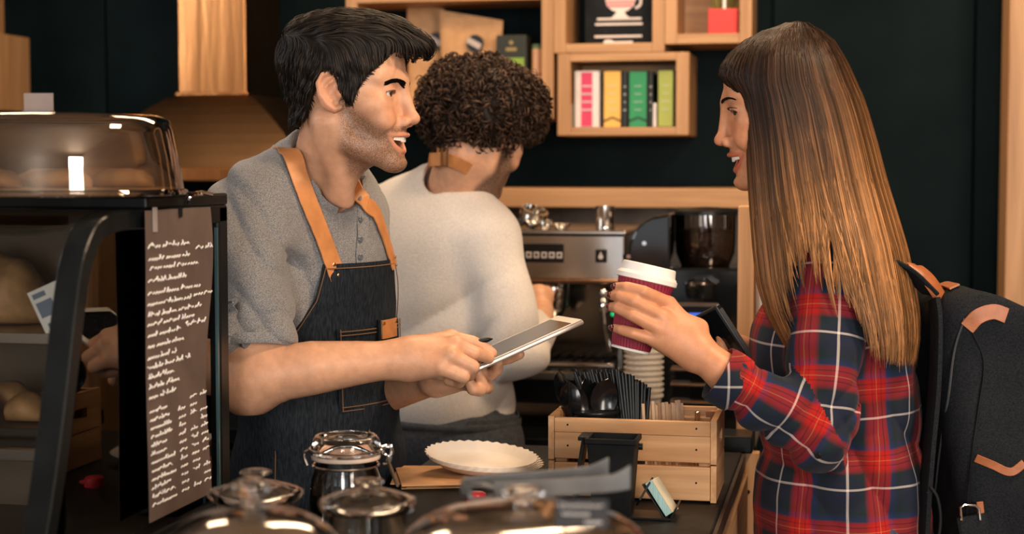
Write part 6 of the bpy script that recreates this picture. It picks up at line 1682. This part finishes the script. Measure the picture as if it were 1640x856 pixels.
# texture coordinates along the cloth: torso, upper sleeve, lower sleeve
fc_ = V_[F_].mean(1)
segs = [(Cw3 - UP * .2, Cw1 + UP * .3, Fw, .17, 0.0), (ua[0] + nrm(ua[0] - ua[2]) * .06, ua[2], -AWAY, .066, .03), (fa[0], fa[2], -AWAY, .058, .05), (P(1300, 570, 2.66), P(1285, 650, 2.67), -AWAY, .07, .02), (P(1285, 650, 2.67), P(1205, 588, 2.60), -AWAY, .062, .02)]
ds = []
for a, b, rf, rr, _ in segs:
    ab_ = b - a; t = np.clip(((fc_ - a) @ ab_) / (ab_ @ ab_), 0, 1); ds.append(np.linalg.norm(fc_ - a - t[:, None] * ab_, axis=1) - rr)
own = np.argmin(np.stack(ds), 0); mit = nrm(nrm(ua[2] - ua[1]) + nrm(fa[2] - fa[0])); arm_ = (own == 1) | (own == 2); own[arm_] = np.where(((fc_[arm_] - ua[2] - UP * .012) @ mit) < 0, 1, 2); lv = V_[F_]; uvs = np.zeros((len(F_), 4, 2))
for i, (a, b, rf, rr, o_) in enumerate(segs):
    m_ = own == i; ax = nrm(b - a); e1 = nrm(rf - ax * (rf @ ax)); e2 = np.cross(ax, e1); q = lv[m_] - a
    x_, y_ = q @ e1, q @ e2; an = np.arctan2(y_, x_); an = np.where(an - an[:, :1] > 3.14, an - 6.2832, np.where(an - an[:, :1] < -3.14, an + 6.2832, an))
    if i == 0: uvs[m_] = np.stack([an * .135 + .02 + .01, q @ ax + .012], -1)
    else: uvs[m_] = np.stack([an * (rr - .010) + o_, -(q @ ax) + .03 + .02 * i], -1)
shw = arr_obj('shirt', V_, F_, M_PLAID, wom, uv=uvs)
# cuff, cuff button, collar
cq = P(1166, 608, 2.322); e1 = nrm(np.cross(cn, UP)); e2 = np.cross(cn, e1)
def plaid_tube(name, pts, rad, flat, ref, closed=False):
    mb = MB().tube(pts, rad, 10, flat=flat, closed=closed, ref=ref); o = obj(name, mb, M_PLAID, shw, smooth=True)
    me = o.data; uvl = me.uv_layers.new(name='UVMap'); co = np.array([V3(me.vertices[l.vertex_index].co) for l in me.loops])
    uvl.data.foreach_set('uv', np.stack([co @ UP * 1.0 + .03, co @ RIGHT + .01], 1).astype(np.float32).reshape(-1))
    return o
plaid_tube('sleeve_cuff', [cq + (e1 * math.cos(a) + e2 * math.sin(a)) * .0405 for a in np.linspace(0, 6.2832, 36, endpoint=False)], .019, (.14, 1.0), cn, True)
q = cam_hit(Sw, 1310, 730, .002); obj('button', MB().lathe(q, [(0, 0), (.0045, 0), (.005, .0012), (.004, .0022), (0, .0016)], 16, axis=nrml_at(Sw, q)), M_BLACK, shw, smooth=True)
nkc = nbw + UP * .012
plaid_tube('collar', [nkc + (Fw * math.cos(a) + Lw * math.sin(a)) * (.064 + .004 * math.cos(a)) + UP * (-.014 * math.cos(a)) for a in np.linspace(.35, 2 * math.pi - .35, 40)], .022, (.16, 1.0), UP)
build_legs(wom, pw, Fw, Lw, .93, pmat('blue_jeans', (.03, .045, .08), rough=.85, var=.3, scale=120))
# --- hair: tall loft of oval sections with strands laid over it
hy = np.array([38, 48, 65, 85, 105, 122, 138, 150, 180, 230, 290, 340, 400, 450, 500, 545, 580.])
hf = np.array([1258, 1222, 1190, 1167, 1153, 1149, 1164, 1182, 1189, 1195, 1199, 1203, 1208, 1214, 1228, 1250, 1270.])
hf_s = np.array([1258, 1226, 1204, 1190, 1185, 1181, 1181, 1184, 1189, 1195, 1199, 1203, 1208, 1214, 1228, 1250, 1270.])
hb = np.array([1296, 1318, 1338, 1350, 1361, 1368, 1375, 1381, 1391, 1405, 1420, 1435, 1452, 1462, 1470, 1471, 1466.])
hn = np.array([2.462, 2.43, 2.408, 2.396, 2.390, 2.386, 2.383, 2.382, 2.379, 2.374, 2.366, 2.350, 2.322, 2.302, 2.296, 2.296, 2.300])
hfar = np.array([2.48, 2.52, 2.54, 2.55, 2.556, 2.56, 2.562, 2.563, 2.565, 2.57, 2.58, 2.60, 2.63, 2.65, 2.65, 2.64, 2.62])
def hair_pt(th_, y, out=0.0):
    """th_ 0 = back, pi/2 = camera side, pi = face side"""
    f_, b_, n_, r_ = (np.interp(y, hy, v) for v in (hf, hb, hn, hfar))
    fs_ = np.interp(y, hy, hf_s); f_ = fs_ + (f_ - fs_) * sstep(-.70, -.97, np.cos(th_))
    c, s = np.cos(th_), np.sin(th_); c = np.sign(c) * np.abs(c) ** .80; s = np.sign(s) * np.abs(s) ** .62
    px = (f_ + b_) / 2 + (b_ - f_) / 2 * c; D = (n_ + r_) / 2 - (r_ - n_) / 2 * s
    k = D / FPX; v = np.stack([(px - 820) * k, -(y - 428) * k, -D], -1)
    Rc = np.array(CM.to_3x3()); p = v @ Rc.T + V3((0, 0, CAMZ))
    if np.any(out):
        nn = c[..., None] * RIGHT - s[..., None] * AWAY; p = p + nn * np.asarray(out)[..., None]
    return p
ys = np.concatenate([np.linspace(38, 150, 22), np.linspace(156, 368, 24)]); ths = np.linspace(0, 2 * math.pi, 72, endpoint=False)
r0_ = hair_pt(ths, np.full(72, 38.), np.full(72, -.006)); c0_ = r0_.mean(0)
grd = np.stack([c0_ + UP * .0045 + (r0_ - c0_) * .02, c0_ + UP * .003 + (r0_ - c0_) * .55] + [hair_pt(ths, np.full(72, y), np.full(72, -.006)) for y in ys])
mbh = MB().grid([list(r_) for r_ in grd], closed=True); mbh.f.append(tuple(range(72)))
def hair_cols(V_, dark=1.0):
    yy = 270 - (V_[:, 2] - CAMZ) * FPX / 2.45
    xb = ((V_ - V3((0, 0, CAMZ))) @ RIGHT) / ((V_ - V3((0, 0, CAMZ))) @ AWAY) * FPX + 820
    t = np.clip(sstep(150, 470, yy) + .38 * sstep(1225, 1400, xb) * sstep(40, 200, yy), 0, 1)[:, None]  # golden toward ends and back: partly dyed hair, partly light painted in
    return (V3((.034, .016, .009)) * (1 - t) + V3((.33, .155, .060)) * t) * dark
Vb = np.array(mbh.v); Fq = np.array([f for f in mbh.f if len(f) == 4])
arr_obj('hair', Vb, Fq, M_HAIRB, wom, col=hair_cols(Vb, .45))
# the mane over the back, below the shoulder
mane = []
for y in np.linspace(360, 535, 20):
    f_ = np.interp(y, [360, 430, 500, 560], [1330, 1362, 1385, 1395]); b_ = np.interp(y, hy, hb) - 18; n_ = np.interp(y, hy, hn) + .020; r_ = np.interp(y, hy, hfar) - .02
    row = []
    for t in np.linspace(0, 2 * math.pi, 40, endpoint=False): row.append(P((f_ + b_) / 2 + (b_ - f_) / 2 * math.cos(t), y, (n_ + r_) / 2 - (r_ - n_) / 2 * math.copysign(abs(math.sin(t)) ** .6, math.sin(t))))
    mane.append(row)
mbm = MB().grid(mane, closed=True); mbm.f.append(tuple(range(19 * 40, 20 * 40)))
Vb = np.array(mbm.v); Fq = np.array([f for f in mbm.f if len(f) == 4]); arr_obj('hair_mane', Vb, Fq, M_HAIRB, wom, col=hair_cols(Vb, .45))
r = np.random.RandomState(12); NCl = 520; ct = np.concatenate([r.rand(320) * math.pi, r.rand(80) * 1.0 - .15, r.rand(120) * 2 * math.pi]); per = 12
Cl = np.repeat(np.arange(NCl), per); th_ = ct[Cl] + r.randn(len(Cl)) * .022
S_ = 26
sfr = (1 - np.cos(th_)) / 2            # 0 back .. 1 face side
near = np.sin(th_) > 0
yend = np.interp(sfr, [0, .2, .36, .48, .60, .72, .84, .93, 1.0], [565, 572, 535, 445, 385, 395, 470, 520, 530]) + r.randn(len(Cl)) * 13 + (r.randn(NCl) * 26)[Cl]
yend = np.minimum(np.where(near, yend, np.minimum(yend, 545)), 578 + 6 * r.randn(len(Cl)))
y0s = 36 + r.rand(len(Cl)) ** 2 * 45
tt = np.linspace(0, 1, S_)[None]; Y = y0s[:, None] + (yend - y0s)[:, None] * tt ** .92
wave = (r.randn(NCl) * .06)[Cl][:, None] * np.sin(tt * (3 + 2 * r.rand(NCl)[Cl][:, None]) + r.rand(NCl)[Cl][:, None] * 6) * tt
TH = th_[:, None] + wave + (ct[Cl] - th_)[:, None] * tt ** 2 * .5
OUT = (.001 + .0065 * r.rand(len(Cl)) * (.5 + .5 * r.rand(NCl)[Cl]))[:, None] * (.4 + .6 * tt) - .003
pts_ = hair_pt(TH, Y, OUT)
cx_, dlt = np.cos(TH), 1e-3
nn_ = np.sign(cx_)[..., None] * (np.abs(cx_) ** .9)[..., None] * RIGHT - np.sin(TH)[..., None] * AWAY; nn_ = nn_ + .15 * (r.randn(NCl)[Cl])[:, None, None] * RIGHT
nn_ /= np.linalg.norm(nn_, axis=-1, keepdims=True)
Vt, Ft = ribbons(pts_, nn_, .0018 + .0016 * r.rand(len(Cl)))
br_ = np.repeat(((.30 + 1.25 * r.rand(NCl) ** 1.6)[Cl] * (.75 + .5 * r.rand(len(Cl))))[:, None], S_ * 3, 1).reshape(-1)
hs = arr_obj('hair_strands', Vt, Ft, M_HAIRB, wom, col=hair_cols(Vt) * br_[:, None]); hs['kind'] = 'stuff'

# ------------------------------------------------------------------ red ripple cup in her hand
ct_, cb_ = P(1039, 432, 2.362), P(1009, 562, 2.362); axc = nrm(ct_ - cb_); Lc = np.linalg.norm(ct_ - cb_)
cup = thing('coffee_cup', 'red ripple paper coffee cup with white lid in the customer hand', 'cup', cb_)
u_ = nrm(np.cross(axc, AWAY)); w_ = np.cross(axc, u_); rows = []
for i in range(30):
    t = i / 29; rr = .0285 + (.0405 - .0285) * t
    rows.append([cb_ + axc * (.004 + (Lc * .86 - .004) * t) + (u_ * math.cos(a) + w_ * math.sin(a)) * (rr + .00075 * math.sin(40 * a + 3.2 * math.sin(t * 5.5) + 3 * t)) for a in np.linspace(0, 6.2832, 200, endpoint=False)])
obj('sleeve', MB().grid(rows, closed=True), pmat('crimson_ripple_card', (.24, .012, .035), rough=.6, var=.08), cup, smooth=True, angle=80)
obj('inner_cup', MB().lathe(cb_, [(.0272, 0), (.0282, .0005), (.0276, .004), (.0395, Lc * .87)], 40, axis=axc), M_PAPERW, cup, smooth=True)
obj('lid', MB().lathe(cb_ + axc * Lc * .85, [(.0425, 0), (.0448, .001), (.0450, .0075), (.0432, .0085), (.0425, .011), (.0408, .0118), (.0392, .0235), (.0375, .0245), (.0355, .0222), (0, .0215)], 48, axis=axc), M_WHITE, cup, smooth=True, angle=50)
obj('sip_hole', MB().lathe(cb_ + axc * (Lc * .85 + .0225) - u_ * .028, [(0, 0), (.004, 0), (.004, .0006), (0, .0006)], 12, axis=axc), M_BLACKM, cup)
# ------------------------------------------------------------------ phone in her other hand
pa_, pb_ = P(1130, 502, 2.53), P(1163, 553, 2.53); axp = nrm(pa_ - pb_); nn2 = nrm(-RIGHT * .80 - AWAY * .58); nn2 = nrm(nn2 - axp * (nn2 @ axp)); sdp = np.cross(axp, nn2)
ph_ = thing('phone', 'black phone in a grey-sided case held by the customer', 'phone', pb_); RP = basis(sdp, nn2, axp); cph = (pa_ + pb_) / 2 - axp * .019
obj('case', MB().box(cph, (.066, .011, .104), RP), pmat('phone_case', (.02, .022, .025), rough=.4), ph_, bevel=.0035, seg=3)
obj('screen', MB().box(cph + nn2 * .0060, (.059, .001, .096), RP), M_GLOSSB, ph_, bevel=.0003, seg=1)
obj('edge_band', MB().box(cph + sdp * .0335 * (1 if sdp @ AWAY < 0 else -1), (.0012, .007, .088), RP), pmat('phone_edge_grey', (.12, .12, .12), rough=.5), ph_)

# ------------------------------------------------------------------ backpack
M_CANVAS = pmat('navy_canvas', (.007, .0085, .012), col2=(.019, .022, .026), rough=.9, scale=420, detail=3, bump=.3, bscale=500, lo=.3, hi=.7, spec=.15)
M_TANL = pmat('cognac_leather', (.33, .105, .035), rough=.42, var=.16, scale=40, bump=.1, bscale=220)
bk = P(1596, 720, 2.50); lean = math.radians(7)
bu = nrm(UP * math.cos(lean) - RIGHT * math.sin(lean)); bx = nrm(np.cross(AWAY, bu)) ; bx = bx if bx @ RIGHT > 0 else -bx; RB = basis(bx, AWAY, bu)
bag = thing('backpack', 'dark canvas backpack with cognac leather trims worn by the customer', 'backpack', bk - bu * .26)
BS = Sdf(); BS.u(rbox(bk + bx * .005, (.105, .145, .265), RB, .045))
BS.u(ell(bk + bx * .085 - bu * .10, (.060, .125, .15), RB), .03)
tn_ = nrm(bx * .46 + bu * .89); tp_ = P(1565, 476, 2.45)
BS.cut(lambda p: ((p - tp_) @ tn_) - .004)
BS.u(ell(bk - bu * .09 - AWAY * .135 + bx * .035, (.070, .030, .125), RB), .02)
BS.disp(wob(41, .0035, 26)); BS.disp(wob(42, .0016, 60))
V_, F_ = BS.mesh(.006); V_ = smooth_mesh(V_, F_, 2, .5)
bb = arr_obj('bag_body', V_, F_, M_CANVAS, bag)
def bag_strap(name, pix, w, m, th=.003, off=.001, n=24): return strap_on(BS, [cam_hit(BS, a, b) for a, b in pix], w, th, name, m, bag, off=off, n=n)
bag_strap('leather_band', [(1548, 526), (1565, 508), (1590, 500), (1612, 506)], .022, M_TANL)
bag_strap('leather_band', [(1496, 470), (1508, 458), (1530, 462)], .016, M_TANL)
bag_strap('pocket_trim', [(1562, 733), (1590, 745), (1618, 756), (1640, 742)], .012, M_TANL)
bag_strap('seam_piping', [(1545, 510), (1530, 560), (1520, 640), (1508, 720), (1500, 790)], .003, pmat('piping_grey', (.05, .055, .06), rough=.8), n=30)
bag_strap('seam_piping', [(1556, 530), (1575, 580), (1566, 660), (1556, 740), (1548, 850)], .0025, M_BLACKM, n=30)
hl_ = bez([P(1458, 424, 2.40), P(1470, 432, 2.39), P(1490, 452, 2.385), P(1512, 486, 2.40)], 16); mh_ = []
obj('top_handle', MB().tube(hl_, .013, 8, flat=(1.0, .22, .5), ref=nrm(-AWAY * .7 + RIGHT * .6)), M_TANL, bag, smooth=True, angle=50)
obj('shoulder_strap', MB().tube(bez([P(1496, 480, 2.39), P(1500, 520, 2.385), P(1497, 620, 2.385), P(1488, 720, 2.39), P(1480, 830, 2.40), P(1478, 930, 2.41)], 24), .024, 10, flat=(.25, 1.0, .6), ref=nrm(AWAY)), M_CANVAS, bag, smooth=True)
obj('shoulder_strap', MB().tube(bez([P(1490, 470, 2.40), P(1440, 425, 2.375), P(1380, 408, 2.365), P(1330, 432, 2.40), P(1295, 470, 2.43)], 24), .020, 10, flat=(1.0, .2, .6), ref=UP), M_CANVAS, bag, smooth=True)
bks = obj('side_strap', MB().tube([P(1556, 826, 2.355), P(1562, 860, 2.355), P(1566, 930, 2.36)], .022, 8, flat=(1.0, .18, .5), ref=-AWAY), M_CANVAS, bag, smooth=True)
obj('buckle', MB().tube([P(1540 + 0, 834, 2.35), P(1538, 814, 2.35), P(1544, 809, 2.35), P(1562, 810, 2.35), P(1568, 816, 2.35), P(1570, 834, 2.35)], .0022, 8), M_CHROME, bks, smooth=True)
obj('leather_tab', MB().box(P(1570, 815, 2.358), (.010, .004, .02), RB), M_TANL, bks, bevel=.001)
obj('strap_slider', MB().tube([P(1489, 772, 2.375), P(1492, 766, 2.375), P(1490, 782, 2.375), P(1486, 790, 2.375)], .0022, 8), M_CHROME, bag, smooth=True)
obj('cord', MB().tube(bez([P(1490, 780, 2.37), P(1502, 800, 2.365), P(1506, 840, 2.365), P(1496, 900, 2.37)], 16), .0025, 8), M_BLACKM, bag, smooth=True)
# ------------------------------------------------------------------ second barista, seen from behind
M_CREAM = pmat('cream_knit', (.62, .565, .51), col2=(.70, .645, .59), rough=.9, scale=260, bump=.35, bscale=420, sheen=.2)
E = .10
def Q(px, py, D): return P(px, py, D + E)
f2 = math.radians(38); F2 = AWAY * math.cos(f2) + RIGHT * math.sin(f2); L2 = np.cross(UP, F2); R2 = basis(F2, L2, UP)
p2 = Q(716, 740, 3.26)
m2 = thing('person', 'curly haired barista in cream sweater working at the machine, back turned', 'person', (p2[0], p2[1], 0))
H2 = Head('m', Q(772, 205, 3.16), AWAY * .66 + RIGHT * .66 - UP * .34, UP + RIGHT * .22 + AWAY * .1, (1.0, .98, 1.03), M_SKIN)
S2 = H2.S; nb2 = Q(728, 300, 3.22)
S2.u(cone((-.022, 0, -.060), H2.loc(nb2 - UP * .03), .054, .066), .03)
V_, F_ = S2.mesh(.0028); V_ = smooth_mesh(V_, F_, 1, .35); col, beard = head_colours(V_, 'm')
s2 = ([H2.w(V_)], [F_], [col], [np.clip(beard * 1.3, 0, 1)])
A = Sdf()
A.u(chain([Q(846, 560, 3.16), Q(862, 525, 3.28), Q(868, 500, 3.36)], [.036, .031, .026]))
A.u(ell(Q(864, 482, 3.40), (.030, .040, .036), basis(RIGHT, AWAY, UP)), .018)
for i, (a, b) in enumerate(((852, 468), (850, 478), (851, 488), (854, 497))):
    finger(A, [Q(a + 12, b - 4, 3.42), Q(a - 2, b - 3, 3.43), Q(a - 4, b + 2, 3.45), Q(a + 8, b + 3, 3.46)], [.012, .0112, .010, .0085])
finger(A, [Q(876, 478, 3.40), Q(880, 470, 3.43), Q(876, 464, 3.46)], [.014, .012, .009], .006)
V_, F_ = A.mesh(.003); add_skin(s2, smooth_mesh(V_, F_, 1, .4), F_)
arr_obj('body', np.concatenate(s2[0]), np.concatenate(s2[1]), M_SKIN, m2, col=np.concatenate(s2[2]), att={'beard': np.concatenate(s2[3])})
H2.eyes(m2, (1, 0, -.3), (.045, .022, .012))
# sweater
T2 = Sdf()
T2.u(ell(Q(692, 425, 3.24), (.118, .165, .19), R2)); T2.u(ell(Q(700, 560, 3.26), (.115, .155, .17), R2), .06); T2.u(ell(Q(710, 640, 3.262), (.124, .162, .115), R2), .05)
RS2, LS2 = Q(782, 384, 3.14), Q(606, 352, 3.36)
T2.u(chain([Q(748, 376, 3.17), Q(640, 352, 3.32)], [.070, .070]), .06)
T2.u(cone(Q(722, 305, 3.22), RS2 + UP * .006, .058, .052), .04); T2.u(cone(Q(715, 305, 3.23), LS2, .058, .052), .04)
T2.u(chain([RS2, Q(803, 460, 3.12), Q(824, 556, 3.12)], [.061, .058, .058]), .035)
T2.u(chain([Q(824, 556, 3.12), Q(846, 552, 3.18), Q(862, 522, 3.27)], [.054, .048, .041]), .03)
T2.u(ell(Q(832, 575, 3.13), (.045, .045, .038)), .03)
T2.u(chain([LS2, Q(590, 460, 3.42), Q(600, 560, 3.46), Q(660, 540, 3.62)], [.060, .056, .052, .042]), .035)
c3 = nrm(Q(862, 522, 3.27) - Q(846, 552, 3.18)); c3p = Q(862, 524, 3.265)
T2.cut(lambda p: np.where(np.linalg.norm(p - c3p, axis=-1) < .085, (p - c3p) @ c3, -1.0))
T2.sub(cone(Q(752, 248, 3.18), Q(722, 302, 3.20), .070, .060), .008)
wA2 = wob(51, .0022, 26)
def f2d(p):
    q = p - RS2; ax = nrm(Q(824, 556, 3.12) - RS2); v = q @ ax; arm = sstep(.13, .06, np.linalg.norm(q - v[..., None] * ax, axis=-1))
    f = arm * .0095 * crease(v * 72 + 4 * np.sin(q @ RIGHT * 20)) * sstep(.12, .24, v)
    s = p - Q(700, 500, 3.2)
    return f + .0120 * crease((s @ nrm(UP * .7 - RIGHT * .8)) * 34 + 2 * np.sin(s @ UP * 9)) * sstep(.14, -.05, np.abs(s @ UP)) + wA2(p)
T2.disp(f2d)
V_, F_ = T2.mesh(.005); V_ = smooth_mesh(V_, F_, 1, .4)
sw2 = arr_obj('sweater', V_, F_, M_CREAM, m2)
# leather neck strap with buckle
U2 = Sdf(); U2.u(Pr(lambda p: H2.S(H2.loc(p)), H2.O - .3, H2.O + .3)); U2.ops += [o for o in T2.ops]
U2f = lambda p: np.minimum(H2.S(H2.loc(p)), T2(p))
class Cmb(Sdf):
    def __call__(s, p): return U2f(p)
U2 = Cmb()
sp_ = [project(U2, cam_hit(U2, a, b, t0=2.4), .001)[0] for a, b in ((684, 250), (698, 251), (715, 254), (735, 261), (752, 270))]
st2 = strap_on(U2, sp_, .026, .003, 'neck_strap', M_LEATHER, m2, off=.002, n=30)
bq = cam_hit(U2, 713, 252, .007, t0=2.4); tq = nrm(sp_[3] - sp_[1]); nq = nrml_at(U2, bq); sq = nrm(np.cross(tq, nq))
obj('buckle', MB().tube([bq + tq * a * .009 + sq * b * .017 + nq * .002 for a, b in ((-1, -1), (1, -1), (1, 1), (-1, 1))], .0024, 6, closed=True), M_BRASS, st2, smooth=True)
obj('keeper', MB().box(bq - tq * .022 + nq * .001, (.006, .031, .006), basis(tq, sq, nq)), M_LEATHER, st2, bevel=.001)
# trousers, apron skirt and tie
M_GREYD = pmat('grey_denim', (.045, .05, .056), rough=.85, var=.25, scale=150)
build_legs(m2, p2, F2, L2, .96, M_GREYD)
Z2 = Sdf(); Z2.u(ell(V3((p2[0], p2[1], .95)), (.128, .172, .15), R2))
rows = []
for z in np.linspace(.42, 1.0, 24):
    a = np.linspace(-2.3, 2.3, 40); k = 1.0 if z > .95 else 1.0 + (.95 - z) * .12
    rows.append([V3((p2[0], p2[1], z)) + (math.cos(t) * F2 * .124 + math.sin(t) * L2 * .163) * k * (1 + .02 * math.sin(t * 9) * (1.03 - z)) for t in a])
apr2 = obj('apron_skirt', MB().grid(rows), M_GREYD, m2, smooth=True, angle=70, solid=.002)
obj('waist_tie', MB().tube([V3((p2[0], p2[1], .985)) + math.cos(t) * F2 * .127 + math.sin(t) * L2 * .166 for t in np.linspace(0, 6.2832, 40, endpoint=False)], .007, 8, flat=(.25, 1.0), closed=True, ref=UP), M_GREYD, apr2, smooth=True)
# curly hair
C2 = Sdf(); hc2 = Q(776, 172, 3.16)
C2.u(ell(hc2, (.112, .110, .088), basis(RIGHT, AWAY, UP)))
C2.u(ell(Q(800, 180, 3.20), (.090, .09, .070), basis(RIGHT, AWAY, UP)), .04); C2.u(ell(Q(745, 190, 3.15), (.080, .08, .070), basis(RIGHT, AWAY, UP)), .04)
C2.u(ell(Q(752, 150, 3.16), (.070, .08, .062), basis(RIGHT, AWAY, UP)), .04)
C2.disp(wob(61, .006, 60)); C2.disp(wob(62, .004, 130))
V_, F_ = C2.mesh(.006)
M_CURL = hair_material('dark_brown_curls', (.75, .75, .75), (1.0, 1.0, 1.0), .5)
arr_obj('hair', V_, F_, M_CURL, m2, col=np.ones((len(V_), 3)) * V3((.016, .009, .006)))
r = np.random.RandomState(5); NC = 1500; S_ = 22
p0 = V_[r.choice(len(V_), NC)]; g = C2.grad(p0)
dirs = r.randn(NC, 3) * .9 + V3((0, 0, -.55)); dirs -= (dirs * g).sum(-1, keepdims=True) * g; dirs /= np.linalg.norm(dirs, axis=-1, keepdims=True)
bn_ = np.cross(g, dirs); tt = np.linspace(0, 1, S_)
Ln = .030 + .028 * r.rand(NC); rd = .004 + .0045 * r.rand(NC); tw_ = (1.3 + 1.3 * r.rand(NC)) * 6.28; ph = r.rand(NC) * 6.28; lf = r.rand(NC) * .012 - .003
ang = ph[:, None] + tw_[:, None] * tt[None]
bow = np.sin(tt * math.pi)[None] * .006
pts_ = p0[:, None] + dirs[:, None] * (Ln[:, None] * (tt[None] - .5))[..., None] + g[:, None] * (lf[:, None] + bow + rd[:, None] * np.cos(ang) - (tt[None] - .5) ** 2 * Ln[:, None] * .35)[..., None] + bn_[:, None] * (rd[:, None] * np.sin(ang))[..., None]
nn_ = g[:, None] * np.cos(ang)[..., None] + bn_[:, None] * np.sin(ang)[..., None]
Vt, Ft = ribbons(pts_, nn_, .0028 + .0016 * r.rand(NC))
cc3 = np.repeat((.5 + 1.4 * r.rand(NC) ** 1.5)[:, None], S_ * 3, 1).reshape(-1, 1) * V3((.042, .022, .013))
hs = arr_obj('hair_curls', Vt, Ft, M_CURL, m2, col=cc3); hs['kind'] = 'stuff'
